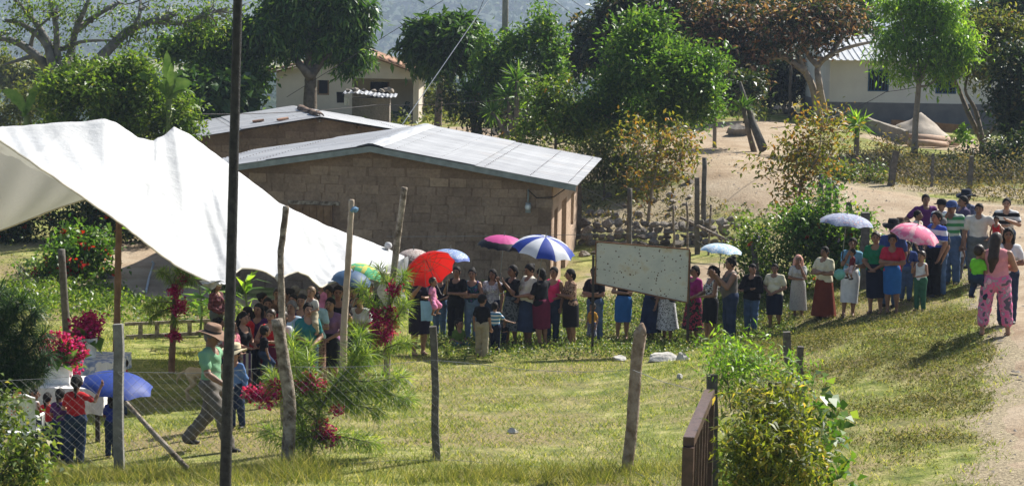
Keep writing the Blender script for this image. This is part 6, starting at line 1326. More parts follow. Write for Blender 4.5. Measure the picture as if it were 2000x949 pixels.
P('bald dark-skinned man in dark purple-grey shirt facing left', 1872, 381, D=43.5, yaw=-80, kind='m', tops=('tee', fab('dusk', (.07, .055, .11))), bot=('pants', DJEAN, .02), hair=('black', 'crop'), shoes='shoe', sk=0)
P('man in wide dark hat and blue checked shirt', 1884, 374, D=44.4, yaw=-55, kind='m', tops=('tee', plaid('blue_check', (.05, .06, .12), (.14, .16, .24), (.12, .14, .22), 12)), bot=('pants', JEAN, .02), hair=('black', 'short'), hat=('brim', fab('hat_navy', (.015, .02, .035))), shoes='shoe')
P('man in white polo shirt with hands on hips, grey jeans', 1908, 396, 553, yaw=-20, kind='m', tops=('tee', fab('offwhite', (.55, .52, .45))), bot=('pants', GREYJ, .024), hair=('black', 'short'), arms=('down', 'hip'), shoes='shoe', build=1.12)
P('man in black and white striped polo shirt at the far right', 1962, 385, D=42.5, yaw=-15, kind='m', tops=('tee', stripes('bw_stripe', (.012, .012, .014), (.58, .57, .55), 6.5)), bot=('pants', DJEAN, .02), hair=('black', 'short'), arms=('hold', 'hold2'), shoes='shoe', sk=3)
P('child in red tank top held by the man in striped polo', 1941, 423, kind='c', base=at(1944, 505, 41.6), H=.88, yaw=-25, tops=('tank', RED), bot=('shorts', GREY, .02), hair=('black', 'pony'), legs='strad', group='children carried in arms', shoes=None)
P('small boy in white vest and grey trousers standing among the men', 1873, 466, 546, yaw=-60, kind='c', tops=('tank', WHT), bot=('pants', GREY, .015), hair=('black', 'short'), arms=('fold', 'down'), shoes='sandal', sk=0)
P('woman in white T-shirt and dark trousers half hidden by the woman in pink', 1966, 444, 634, yaw=-10, tops=('tee', WHT), bot=('pants', DJEAN, .02), hair=('black', 'shoulder'), arms=('cross', 'cross2'), shoes='shoe', sk=0)
pw = P('woman in pink top and pink camouflage trousers seen from behind, long dark hair', 1943, 452, 655, yaw=168, tops=('tank', PINKT), bot=('capri', blotch('pink_camo', [(.11, .09, .12), (.50, .20, .30), (.62, .12, .26), (.30, .25, .29), (.62, .34, .42)], 9), .03), hair=('brown', 'long'), arms=('cross', 'hold'), sk=2, build=1.22, legs='wide', hy=-20)
P('toddler in lime green shirt and jeans carried by the woman in pink', 1918, 462, kind='t', base=at(1904, 604, 31.6), H=1.02, yaw=130, tops=('tee', LIME), bot=('pants', DJEAN, .015), hair=('brown', 'short'), legs='strad', arms=('fold', 'fold'), group='children carried in arms', shoes='shoe')
P('man in flat black hat and blue shirt behind the woman in crimson', 1737, 432, 600, yaw=-35, kind='m', tops=('tee', fab('work_blue', (.04, .07, .22))), bot=('pants', JEAN, .025), hair=('black', 'short'), hat=('brim', BLK), shoes='shoe', sk=0)
P('man in brown hat and blue shirt behind the flat black hat', 1757, 428, D=43.8, yaw=-20, kind='m', tops=('tee', fab('work_blue', (.04, .07, .22))), bot=('pants', JEAN, .025), hair=('black', 'short'), hat=('brim', fab('hat_brown', (.09, .055, .035))), shoes='shoe')
P('woman in blue shirt and jeans standing behind the girl in green trousers', 1768, 470, D=41.3, yaw=-20, kind='m', tops=('tee', fab('work_blue', (.04, .07, .22))), bot=('pants', JEAN, .02), hair=('black', 'short'), shoes='shoe')
P('girl in white vest and green trousers under the pink umbrella', 1796, 489, 608, yaw=-45, kind='c', tops=('tank', WHT), bot=('pants', DGREEN, .012), hair=('brown', 'low'), arms=('umb', 'fold'), shoes='sandal', sk=2)
P('woman in crimson T-shirt and blue skirt with folded arms', 1742, 456, 610, yaw=-12, tops=('tee', CRIM), bot=('skirt', BLUES, .40), hair=('black', 'low'), arms=('cross', 'cross2'), sk=1)
P('woman in green T-shirt and long navy skirt', 1709, 451, 612, yaw=-25, tops=('tee', GRNS), bot=('skirt', NVY, .32), hair=('brown', 'low'), arms=('clasp', 'clasp'), sk=2, hy=15)
P('woman in light blue top and white capri skirt carrying a baby', 1656, 463, 618, yaw=-10, tops=('tee', LBLUE), bot=('skirt', WHT, .30), hair=('black', 'low'), arms=('face2', 'hold'), sk=1)
P('baby in dark red top held by the woman in light blue', 1667, 480, kind='t', base=at(1663, 556, 40.3), H=.72, yaw=-75, tops=('tee', fab('dark_red', (.13, .015, .02))), bot=('shorts', fab('pale_pink', (.5, .35, .33)), .015), hair=('black', 'short'), legs='strad', group='children carried in arms', shoes='shoe')
P('woman in cream T-shirt and long rust-red skirt with folded arms', 1608, 480, 621, yaw=-50, tops=('tee', CREAM), bot=('flare', RUST, .07), hair=('black', 'low'), arms=('cross', 'cross2'), build=1.14)
ol = P('old woman in long grey dress with pink towel over her head', 1559, 498, 619, yaw=-5, tops=('tee', GREYD), bot=('dress', GREYD, .20), hair=('grey', 'crop'), arms=('cross2', 'chin'), sk=0, hy=15)
Tw = Field((-.2, -.17, -.36), (.2, .2, .2), .016); Tw.ell((0, .02, .03), (.105, .115, .115), .01); Tw.cap((.07, .04, 0), (.11, .02, -.26), .055, .06, 1, .04); Tw.cap((-.08, .05, 0), (-.11, .03, -.14), .05, .04, 1, .04); Tw.cap((0, .08, 0), (0, .1, -.2), .08, .08, 1.2, .04)
X_, Y_, Z_ = Tw.ax[0][:, None, None], Tw.ax[1][None, :, None], Tw.ax[2][None, None, :]; Tw.f = np.maximum(Tw.f, -np.maximum(np.maximum(Y_+.03, Z_-.075), np.abs(X_)-.07))
V, F = Tw.net(); mesh_np('towel', V+np.array([0, -.015, 1.6-.111]), F, fab('towel', (.62, .33, .26)), True, ol)
P('woman in pale yellow T-shirt and navy skirt, next to black jacket', 1512, 514, 641, yaw=-30, tops=('tee', CREAM), bot=('skirt', NVY, .36), hair=('black', 'low'), arms=('clasp', 'clasp'), build=1.16, hy=20)
P('woman in black jacket over red top and blue jeans with folded arms', 1465, 514, 652, yaw=-35, tops=('jacket', BLK), bot=('pants', JEAN, .018), hair=('black', 'low'), arms=('cross', 'cross2'), hy=55, build=1.08, sk=2)
P('woman in grey vest and jeans holding the pale blue umbrella', 1424, 500, 668, yaw=-80, tops=('tank', TAUPE), bot=('pants', DJEAN, .014), hair=('black', 'topbun'), arms=('umb', 'umb'), build=1.16)
P('girl in black and white patterned top and short black skirt, looking down', 1383, 517, 672, yaw=-70, tops=('tank', blotch('zebra', [(.012,)*3, (.55,)*3, (.012,)*3, (.6,)*3], 16)), bot=('skirt', BLK, .46), hair=('black', 'pony'), arms=('fold', 'fold'), ht=14)
P('woman in magenta top and dark floral skirt right of the sign post', 1352, 517, 664, yaw=-60, tops=('tee', MAG), bot=('flare', blotch('dark_floral', [(.012, .012, .014), (.02, .015, .02), (.30, .03, .06), (.012, .012, .014), (.05, .10, .04)], 9), .25), hair=('black', 'low'), arms=('fold', 'clasp'))
P('woman in black top and white patterned skirt behind the sign', 1303, 521, 666, yaw=-35, tops=('tee', BLK), bot=('flare', blotch('white_lace', [(.5,)*3, (.62,)*3, (.16,)*3, (.55,)*3], 22), .28), hair=('black', 'low'), arms=('fold', 'fold'))
P('woman in black top and long dark denim skirt behind the sign', 1269, 518, 664, yaw=-50, tops=('tee', BLK), bot=('flare', denim('skirt_denim', (.012, .02, .045)), .18), hair=('black', 'low'), arms=('chin', 'down'))
P('woman in black vest and bright blue skirt behind the sign', 1214, 518, 664, yaw=-10, tops=('tank', BLK), bot=('skirt', BLUES, .42), hair=('black', 'low'), arms=('cross', 'chin'), sk=2)
P('woman in black top and jeans behind the left sign post', 1163, 520, 668, yaw=-30, tops=('tee', BLK), bot=('pants', JEAN, .016), hair=('black', 'low'), arms=('cross', 'cross2'))
P('small boy in yellow shirt and checked shorts at the left sign post', 1155, 591, 672, yaw=-40, kind='t', tops=('tee', fab('yellow', (.5, .26, .04))), bot=('shorts', plaid('blue_shorts', (.03, .04, .13), (.4, .4, .45), (.3, .3, .36), 16), .05), hair=('black', 'short'))
P('woman in brown leopard blouse and black skirt standing alone, facing left', 1115, 524, 674, yaw=-75, tops=('tee', blotch('leopard', [(.05, .025, .02), (.34, .22, .14), (.10, .05, .035), (.42, .30, .2)], 13)), bot=('skirt', BLK, .40), hair=('black', 'low'), arms=('fold', 'cross'), build=1.12)
P('woman in pink vest and dark jeans behind the maroon skirt', 1077, 520, 670, yaw=-25, tops=('tank', HOTP), bot=('pants', DJEAN, .014), hair=('black', 'low'), arms=('down', 'down'))
P('woman in black T-shirt and maroon skirt under the blue and white umbrella', 1058, 523, 676, yaw=-130, tops=('tee', BLK), bot=('skirt', MAROON, .38), hair=('black', 'low'), arms=('umb', 'fold'), build=1.12)
P('woman in cream T-shirt with shoulder bag and blue skirt, looking down', 1029, 514, 673, yaw=-60, tops=('tee', IVORY), bot=('flare', DJEAN, .3), hair=('black', 'bun'), arms=('clasp', 'fold'), build=1.16, ht=18)
P('woman in black top and grey patterned skirt holding the pink and black umbrella', 997, 516, 672, yaw=-55, tops=('tee', BLK), bot=('flare', blotch('grey_floral', [(.05, .06, .065), (.12, .13, .13), (.03, .035, .04)], 14), .30), hair=('black', 'low'), arms=('umb', 'umb'), sk=0)
P('woman in white and grey top with dark lower garment left of the pink umbrella', 962, 524, 668, yaw=-20, tops=('tee', blotch('grey_white', [(.5, .5, .52), (.30, .29, .34), (.55, .55, .56)], 18)), bot=('pants', DJEAN, .015), hair=('black', 'shoulder'), arms=('fold', 'down'), sk=1)
P('boy in black T-shirt and khaki trousers seen from behind', 941, 573, 698, yaw=160, kind='c', tops=('tee', BLK), bot=('pants', KHAKI, .035), hair=('black', 'short'), shoes='shoe', sk=2, hy=-20)
P('small boy in blue striped T-shirt pointing to the right', 967, 589, 690, yaw=165, kind='c', tops=('tee', stripes('blue_stripe', (.03, .16, .30), (.6, .62, .62), 9)), bot=('pants', NVY, .012), hair=('black', 'short'), arms=('side', 'fold'), sk=2)
P('little child in dark clothes crouching behind the boy in stripes', 983, 625, 676, yaw=-30, kind='t', tops=('tee', BLK), bot=('pants', NVY, .015), hair=('black', 'short'), arms=('fold', 'fold'))
P('woman in teal patterned top and light jeans with folded arms', 921, 523, 668, yaw=-10, tops=('tank', blotch('teal_floral', [(.015, .03, .05), (.03, .12, .15), (.02, .03, .06), (.10, .07, .2)], 14)), bot=('pants', LJEAN, .012), hair=('black', 'topbun'), arms=('cross', 'cross2'), sk=2)
P('woman in black top and dark trousers under the blue dotted umbrella', 888, 518, 668, yaw=-15, tops=('tee', BLK), bot=('pants', BLK, .014), hair=('black', 'low'), arms=('umb', 'cross'))
b_ = hit(896, 672)
P('toddler in green shirt sitting on the grass', 895, 618, kind='t', base=b_+Vector((0, 0, -.52)), H=1.06, yaw=25, tops=('tee', fab('olive_green', (.10, .17, .03))), bot=('pants', TEAL, .015), hair=('black', 'short'), legs='floor', arms=('fold', 'down'), sk=2, hy=30)
P('woman in dark shirt holding a baby under the red umbrella', 818, 519, 694, yaw=25, tops=('tee', fab('plum_black', (.018, .014, .026))), bot=('skirt', fab('plum_black', (.018, .014, .026)), .40), hair=('black', 'low'), arms=('umb', 'hold'), sk=2, build=1.1)
P('baby in pink dress held under the red umbrella', 848, 539, kind='t', base=at(845, 628, 36.9), H=.82, yaw=70, tops=('tee', fab('candy', (.62, .22, .36))), bot=('shorts', fab('candy', (.62, .22, .36)), .03), hair=('brown', 'short'), legs='strad', group='children carried in arms', shoes=None)
P('woman in blue jeans hidden behind the red umbrella', 858, 530, D=41.8, yaw=-20, tops=('tee', NVY), bot=('pants', JEAN, .014), hair=('black', 'low'), arms=('fold', 'fold'))
# --- left: crowd under the canopy
G2 = 'people crowding under the canopy'
def Q(*a, **k): k.setdefault('grp', G2); return P(*a, **k)
Q('man in brown felt hat and light green shirt striding right in grey trousers', 413, 641, 880, yaw=70, kind='m', tops=('tee', SAGE), bot=('pants', M('fabric_suit', (.12, .105, .09), .9, var=.15, scale=6), .035), hair=('grey', 'short'), hat=('brim', M('felt', (.17, .10, .065), .9, (.24, .15, .10), scale=9)), arms=('walkf', 'walkb'), legs='walk', shoes='shoe', sk=1, ht=14, group='people walking', h=.018)
Q('boy in straw hat and blue shirt behind the black pole', 463, 676, 837, yaw=-20, kind='c', tops=('long', denim('chambray', (.07, .13, .26))), bot=('pants', DJEAN, .015), hair=('black', 'short'), hat=('brim', M('straw', (.52, .44, .28), .9, var=.15, scale=30)), shoes='shoe', sk=2)
Q('woman in red checked shirt standing behind the bench-like ladder', 424, 546, D=38.8, yaw=60, tops=('long', plaid('red_check', (.10, .02, .03), (.03, .01, .02), (.16, .05, .07), 12)), bot=('pants', GREYJ, .014), hair=('brown', 'shoulder'), arms=('clasp', 'clasp'), sk=2)
rows = [
 ('woman with dark bun and white top left of the black pole', 432, 618, 32.6, 90, 'w', ('tee', WHT), ('skirt', BLK, .4), ('black', 'bun'), ('fold', 'fold'), 2),
 ('girl with long dark hair in black vest beside the black pole', 468, 607, 32.3, 55, 'w', ('tank', BLK), ('skirt', BLK, .4), ('black', 'long'), ('fold', 'fold'), 3),
 ('woman in red T-shirt behind the long-haired girl', 484, 597, 33.2, -60, 'w', ('tee', RED), ('skirt', NVY, .4), ('black', 'low'), ('cross', 'fold'), 3),
 ('woman in purple blouse and blue jeans looking down', 500, 591, 33.4, -20, 'w', ('tee', PURP), ('pants', DJEAN, .012), ('black', 'shoulder'), ('clasp', 'clasp'), 2),
 ('man in dark red striped shirt among the women', 523, 580, 34.6, 10, 'm', ('tee', stripes('red_black', (.3, .02, .03), (.02, .02, .02), 8)), ('pants', DJEAN, .02), ('black', 'short'), ('fold', 'fold'), 1),
 ('woman in scarlet vest with tied-back hair carrying a baby', 528, 601, 32.4, -10, 'w', ('tank', RED), ('skirt', MAROON, .4), ('brown', 'bun'), ('hold', 'hold'), 3),
 ('dark-haired man behind the grey pole', 545, 583, 34.8, -10, 'm', ('tee', NVY), ('pants', DJEAN, .02), ('black', 'short'), ('fold', 'fold'), 1),
 ('grey-haired woman in pale blue blouse', 564, 585, 33.2, -20, 'w', ('tee', denim('pale_blouse', (.28, .36, .44))), ('skirt', BLK, .4), ('grey', 'low'), ('fold', 'fold'), 2),
 ('woman in white blouse with black bag strap by the leaning post', 551, 606, 32.6, -30, 'w', ('tee', WHT), ('skirt', BLK, .4), ('brown', 'low'), ('fold', 'hold'), 2),
 ('tall woman in violet blouse with black shoulder bag', 584, 573, 33.4, -12, 'w', ('tee', PURP), ('skirt', BLK, .35), ('black', 'low'), ('clasp', 'clasp'), 2),
 ('woman in pale aqua T-shirt carrying a small boy', 616, 568, 33.6, -20, 'w', ('tee', fab('aqua', (.34, .47, .46))), ('skirt', blotch('brown_stripe', [(.10, .05, .04), (.24, .14, .11), (.08, .04, .03)], 20), .35), ('black', 'low'), ('hold', 'hold'), 1),
 ('woman in black T-shirt with black and white handbag under the grey-blue umbrella', 656, 555, 34.6, 8, 'w', ('tee', BLK), ('skirt', denim('skirt_denim', (.012, .02, .045)), .42), ('black', 'low'), ('hold', 'umb'), 1),
 ('woman in dark dress right of the peeled pole', 697, 556, 35.6, -35, 'w', ('tee', NVY), ('skirt', PURP, .42), ('black', 'low'), ('hold', 'fold'), 1),
 ('woman in black top and black skirt under the green umbrella', 722, 548, 38.5, -15, 'w', ('tee', BLK), ('skirt', BLK, .42), ('black', 'low'), ('umb', 'fold'), 1),
 ('woman with black bun at the back of the crowd, left', 512, 570, 36.0, 80, 'w', ('tee', BLK), ('skirt', BLK, .4), ('black', 'bun'), ('fold', 'fold'), 1),
 ('man at the back of the crowd beside the bun', 538, 561, 36.6, 10, 'm', ('tee', fab('brown_shirt', (.14, .08, .05))), ('pants', BLK, .02), ('brown', 'crop'), ('down', 'down'), 2),
 ('woman with tied black hair looking left at the back of the crowd', 566, 561, 36.2, -70, 'w', ('tee', NVY), ('skirt', BLK, .4), ('black', 'bun'), ('fold', 'fold'), 1),
 ('grey-haired woman at the very back under the canopy', 581, 556, 37.4, 160, 'w', ('tee', BLK), ('skirt', BLK, .4), ('grey', 'bun'), ('fold', 'fold'), 1),
 ('white-haired person in dark shirt behind the violet blouse', 592, 565, 35.6, 150, 'w', ('tee', BLK), ('skirt', BLK, .4), ('grey', 'crop'), ('fold', 'fold'), 1),
 ('woman with black hair at the back right of the crowd', 606, 556, 37.0, 170, 'w', ('tee', NVY), ('skirt', BLK, .4), ('black', 'bun'), ('fold', 'fold'), 1),
 ('woman in dark blue top between the baby and the black T-shirt', 640, 556, 36.6, -20, 'w', ('tee', NVY), ('skirt', BLK, .42), ('black', 'low'), ('fold', 'fold'), 0),
 ('woman in navy top in front of the adobe wall beside the tent end', 676, 556, 37.4, -20, 'w', ('tee', NVY), ('skirt', BLK, .42), ('black', 'low'), ('fold', 'chin'), 1),
]
rows += [
 ('woman in teal blouse squeezed between the violet blouse and the aqua T-shirt', 600, 590, 32.9, 20, 'w', ('tee', fab('teal_blouse', (.03, .16, .17))), ('skirt', DJEAN, .35), ('black', 'low'), ('fold', 'clasp'), 3),
 ('woman in orange-brown top behind the scarlet vest', 512, 596, 33.8, -35, 'w', ('tee', fab('ochre', (.32, .13, .04))), ('skirt', NVY, .4), ('black', 'low'), ('fold', 'fold'), 2),
 ('man in pale shirt standing behind the grey-haired woman', 571, 573, 35.0, -15, 'm', ('tee', IVORY), ('pants', GREYJ, .02), ('black', 'short'), ('down', 'down'), 2),
 ('woman in pink blouse at the left front of the crowd', 452, 622, 32.0, 60, 'w', ('tee', fab('rose', (.5, .16, .2))), ('skirt', DJEAN, .4), ('black', 'shoulder'), ('fold', 'clasp'), 3),
 ('woman in white blouse right of the peeled pole, near the flowered pole', 707, 572, 34.9, -25, 'w', ('tee', WHT), ('skirt', NVY, .4), ('black', 'low'), ('fold', 'cross'), 2),
 ('woman in mauve top behind the girl in bright blue', 643, 580, 33.9, -15, 'w', ('tee', fab('mauve', (.24, .12, .22))), ('skirt', BLK, .4), ('black', 'low'), ('clasp', 'clasp'), 2),
]
for (lb, px, top, D, yw, kd, tp_, bt, hr, ar, sk_) in rows: Q(lb, px, top, D=D, yaw=yw, kind=kd, tops=tp_, bot=bt, hair=hr, arms=ar, sk=sk_, h=.022)
Q('girl in bright blue T-shirt and dark shorts at the front of the crowd', 637, 624, 718, yaw=-30, kind='c', tops=('tee', fab('sky_blue', (.02, .20, .38))), bot=('shorts', NVY, .05), hair=('black', 'low'), arms=('clasp', 'clasp'))
Q('small fair-haired boy with white shirt held at shoulder height', 612, 576, kind='t', base=at(610, 668, 33.0), H=.92, yaw=-25, tops=('tee', fab('offwhite', (.55, .52, .45))), bot=('pants', KHAKI, .02), hair=('fair', 'short'), arms=('chin', 'fold'), legs='strad', sk=3, group='children carried in arms', shoes=None)
Q('bald baby in pink behind the fair-haired boy', 626, 567, kind='t', base=at(627, 640, 34.4), H=.80, yaw=-40, tops=('tee', fab('candy', (.62, .22, .36))), bot=('pants', fab('candy', (.62, .22, .36)), .02), hair=('brown', 'crop'), legs='strad', sk=3, group='children carried in arms', shoes=None)
Q('baby in dark jeans held by the woman in scarlet', 519, 650, kind='t', base=at(513, 745, 31.8), H=.90, yaw=120, tops=('tee', BLK), bot=('pants', DJEAN, .02), hair=('black', 'short'), legs='strad', group='children carried in arms', shoes='shoe')
# --- children at the tables
G3 = 'children at the tables'
p_ = onground(27, 27.0)
P('child with orange top sitting in the white plastic chair', 27, 742, kind='c', base=p_+Vector((0, 0, -.06)), H=1.2, yaw=175, tops=('tank', ORNG), bot=('pants', DJEAN, .02), hair=('brown', 'low'), legs='sit', arms=('fold', 'fold'), grp=G3)
P('child in white vest at the near table, face in profile', 66, 757, D=27.6, yaw=150, kind='c', tops=('tank', WHT), bot=('pants', DJEAN, .02), hair=('black', 'short'), arms=('fold', 'fold'), grp=G3, hy=-50)
P('girl in red top leaning on the near table beside the white vest', 95, 764, D=27.2, yaw=165, kind='c', tops=('tee', RED), bot=('pants', DJEAN, .02), hair=('black', 'pony'), arms=('fold', 'fold'), grp=G3, sk=2)
P('girl in purple top with ponytail left of the red T-shirt girl', 117, 756, D=27.0, yaw=170, kind='c', tops=('tee', PURP), bot=('pants', DJEAN, .02), hair=('black', 'pony'), arms=('fold', 'fold'), grp=G3)
P('tall girl in red T-shirt raising a hand to the blue umbrella', 146, 731, 908, yaw=185, kind='c', tops=('tee', RED), bot=('pants', DJEAN, .022), hair=('black', 'pony'), arms=('raise', 'fold'), grp=G3, sk=2, build=1.05).scale *= 1
P('child in royal blue top under the blue umbrella', 218, 764, 893, yaw=175, kind='c', tops=('tee', ROYAL), bot=('pants', DJEAN, .02), hair=('black', 'shoulder'), arms=('umb', 'fold'), grp=G3)
P('small child in red behind the grey fence post', 243, 700, D=30.8, yaw=-60, kind='c', tops=('tee', RED), bot=('pants', DJEAN, .02), hair=('black', 'short'), grp=G3)
# ------------------------------------------------------------------ umbrellas
def umbrella(label, px, py, D, wpx, mats, tilt=(0, 0), n=8, arch=.42, hand=None, pat=None, valance=0, shaft=.85, inner=None):
    """px, py: crown of the canopy; wpx: width in photo pixels; tilt in degrees towards x and y"""
    r = wpx/2/4000*D; t = at(px, py, D); root = thing('umbrella', label, 'umbrella', t, 0, 'umbrellas held over the queue')
    root.rotation_euler = (math.radians(tilt[1]), math.radians(tilt[0]), random.uniform(0, .6)); K = 6; sg_ = 5
    def surf(a, f):
        g_ = math.radians(62); z = -r*arch*(1-math.cos(f*g_))/(1-math.cos(g_)); R_ = r*math.sin(f*g_)/math.sin(g_); return a, R_, z
    V = [(0, 0, 0)]; F = []; mi = []
    for k in range(1, K+1):
        for i_ in range(n*sg_):
            a = 2*math.pi*i_/(n*sg_); f = k/K; _, R_, z = surf(a, f); w_ = (i_ % sg_)/sg_; sc = 1-.10*f*f*math.sin(math.pi*w_)*8/n; dz = .035*r*f*f*math.sin(math.pi*w_); V.append((R_*sc*math.cos(a), R_*sc*math.sin(a), z+dz))
    m_ = n*sg_
    for i_ in range(m_): F.append((0, 1+i_, 1+(i_+1) % m_)); mi.append((i_//sg_) % 2 if pat == 'alt' else 0)
    for k in range(K-1):
        for i_ in range(m_):
            a, b = 1+k*m_+i_, 1+k*m_+(i_+1) % m_; F.append((a, a+m_, b+m_, b)); mi.append(((i_//sg_) % 2) if pat == 'alt' else (1 if pat == 'edge' and k >= K-1-valance else 0))
    cn = mesh_np('canopy', V, F, mats, True, root, mi); dm = M('umbrella_metal', (.25, .25, .25), .35, metal=.8)
    q = MB(); q.tube([(0, 0, .05), (0, 0, -shaft)], .008, 6); q.build('shaft', dm, root); MB().tube([(0, 0, -.0), (0, 0, .09)], [.012, .006], 6).build('tip', dm, root)
    q = MB(); q.tube([(0, 0, -shaft+.1), (0, 0, -shaft-.05), (.03, 0, -shaft-.09), (.06, 0, -shaft-.06)], .014, 6); q.build('handle', IRON, root, True)
    for i_ in range(n):
        a = 2*math.pi*i_/n; q = MB(); q.tube([(R_*math.cos(a)*.995, R_*math.sin(a)*.995, z-.012) for _, R_, z in (surf(a, f) for f in (.05, .25, .5, .75, 1))], .0045, 4); q.tube([(0, 0, -r*.55), tuple(c for c in (surf(a, .5)[1]*math.cos(a), surf(a, .5)[1]*math.sin(a), surf(a, .5)[2]-.012))], .0035, 4); q.build('rib', dm, root)
    return root
def UM(name, c, c2=None, **k): return M('nylon_'+name, c, .55, c2, var=.08, transl=.35, spec=.3, **k)
def dots(name, base, dot, scale, thr=.28):
    mt, nt, b, out = _new('nylon_'+name); tc = N(nt, 'ShaderNodeTexCoord'); vo = N(nt, 'ShaderNodeTexVoronoi'); vo.inputs['Scale'].default_value = scale; L(nt, tc.outputs['Object'], vo.inputs['Vector'])
    c = ramp(nt, vo.outputs['Distance'], [(thr, dot), (thr+.06, base)]); L(nt, c, b.inputs['Base Color']); b.inputs['Roughness'].default_value = .6
    t = N(nt, 'ShaderNodeBsdfTranslucent'); L(nt, c, t.inputs[0]); mx = N(nt, 'ShaderNodeMixShader'); mx.inputs[0].default_value = .35; L(nt, b.outputs[0], mx.inputs[1]); L(nt, t.outputs[0], mx.inputs[2]); L(nt, mx.outputs[0], out.inputs[0]); return mt
def floralU(name, base, cols, scale):
    mt = floral('nylon_'+name, base, cols, scale); return mt
umbrella('pale umbrella with small brown dots behind the canopy end', 808, 488, 39.5, 68, [dots('dotted', (.55, .47, .43), (.22, .08, .07), 22)], (0, 8))
umbrella('blue and white spotted umbrella with darker blue border', 880, 487, 40.8, 86, [dots('blue_spot', (.22, .33, .62), (.62, .66, .72), 24, .3), dots('blue_border', (.02, .09, .45), (.4, .5, .7), 18, .22)], (3, 4), pat='edge', valance=1)
umbrella('large red umbrella tilted to the right, ribs showing inside', 832, 508, 37.4, 104, [UM('red', (.55, .015, .012))], (8, -50), 10, .5, shaft=.8)
umbrella('pink umbrella with wide black border', 985, 460, 40.3, 104, [UM('pink', (.62, .08, .30)), UM('black', (.012, .012, .018))], (4, 4), 16, .44, pat='edge', valance=2)
umbrella('large blue and white panelled umbrella', 1066, 463, 39.8, 128, [UM('white', (.72, .74, .80)), UM('blue', (.02, .055, .36))], (8, 10), 10, .46, pat='alt', shaft=.9)
umbrella('pale blue umbrella with small flowers and blue border', 1410, 476, 41.8, 88, [floralU('pale_floral', (.26, .42, .56), [(.55, .58, .58), (.12, .28, .50), (.42, .5, .42)], 16), UM('mid_blue', (.08, .2, .45))], (4, 2), pat='edge', valance=0, arch=.36)
umbrella('blue-grey floral umbrella with pink ruffled border', 1655, 418, 40.6, 112, [floralU('grey_floral', (.30, .33, .40), [(.16, .18, .30), (.48, .30, .24), (.42, .45, .5)], 16), UM('hot_pink', (.62, .05, .22))], (3, 4), pat='edge', valance=0, arch=.34)
umbrella('child\'s pink umbrella with pale printed patches', 1793, 440, 40.2, 100, [floralU('pink_print', (.62, .12, .22), [(.62, .30, .34), (.66, .5, .42), (.6, .45, .55)], 6)], (12, 12), arch=.5, shaft=.7)
umbrella('grey-blue umbrella at the end of the canopy', 690, 530, 33.9, 84, [UM('slate', (.06, .12, .22))], (6, 12), arch=.5)
umbrella('green umbrella printed with yellow flowers', 722, 519, 34.3, 80, [floralU('green_floral', (.05, .32, .14), [(.45, .42, .08), (.55, .25, .06), (.2, .42, .2)], 7)], (22, 8), arch=.45)
umbrella('child\'s blue umbrella over the near table', 232, 732, 27.3, 148, [UM('royal', (.03, .07, .34))], (4, 12), arch=.34, shaft=.75)
# ------------------------------------------------------------------ bags, cloth, dog
def bag(name, label, px, py, D, s, mat, cat='bag', strap=True):
    p = at(px, py, D); root = thing(name, label, cat, p); q = MB(); q.ball((0, 0, 0), s, 12, 8, jit=.05); q.build('bag_body', mat, root, True)
    if strap: q = MB(); q.tube([(-s[0]*.8, 0, s[2]*.6), (-s[0]*.3, -.02, s[2]*2.2), (s[0]*.5, -.02, s[2]*2.2), (s[0]*.8, 0, s[2]*.6)], .012, 5); q.build('strap', BLK, root, True)
bag('handbag', 'round black and white flowered handbag of the woman in black T-shirt', 660, 636, 34.2, (.17, .09, .13), blotch('bag_floral', [(.02,)*3, (.6,)*3, (.03,)*3, (.5,)*3], 9))
bag('plastic_bag', 'pale green plastic bag hanging from the baby-carrying woman\'s arm', 1640, 536, 40.1, (.115, .09, .11), M('green_plastic', (.22, .48, .40), .35, transl=.4), strap=False)
bag('shoulder_bag', 'black shoulder bag of the tall woman in violet', 585, 655, 32.9, (.12, .06, .11), BLK)
hang('blue_cloth', 'light blue towel hanging below the baby in pink', 834, 588, 36.8, .24, .36, fab('baby_blue', (.25, .42, .60)), 'cloth')
hang('white_cloth', 'white and purple cloth on the arm of the woman beside the black pole', 480, 690, 31.9, .2, .46, stripes('cloth_stripe', (.40, .38, .34), (.07, .03, .1), 12, 0), 'cloth')
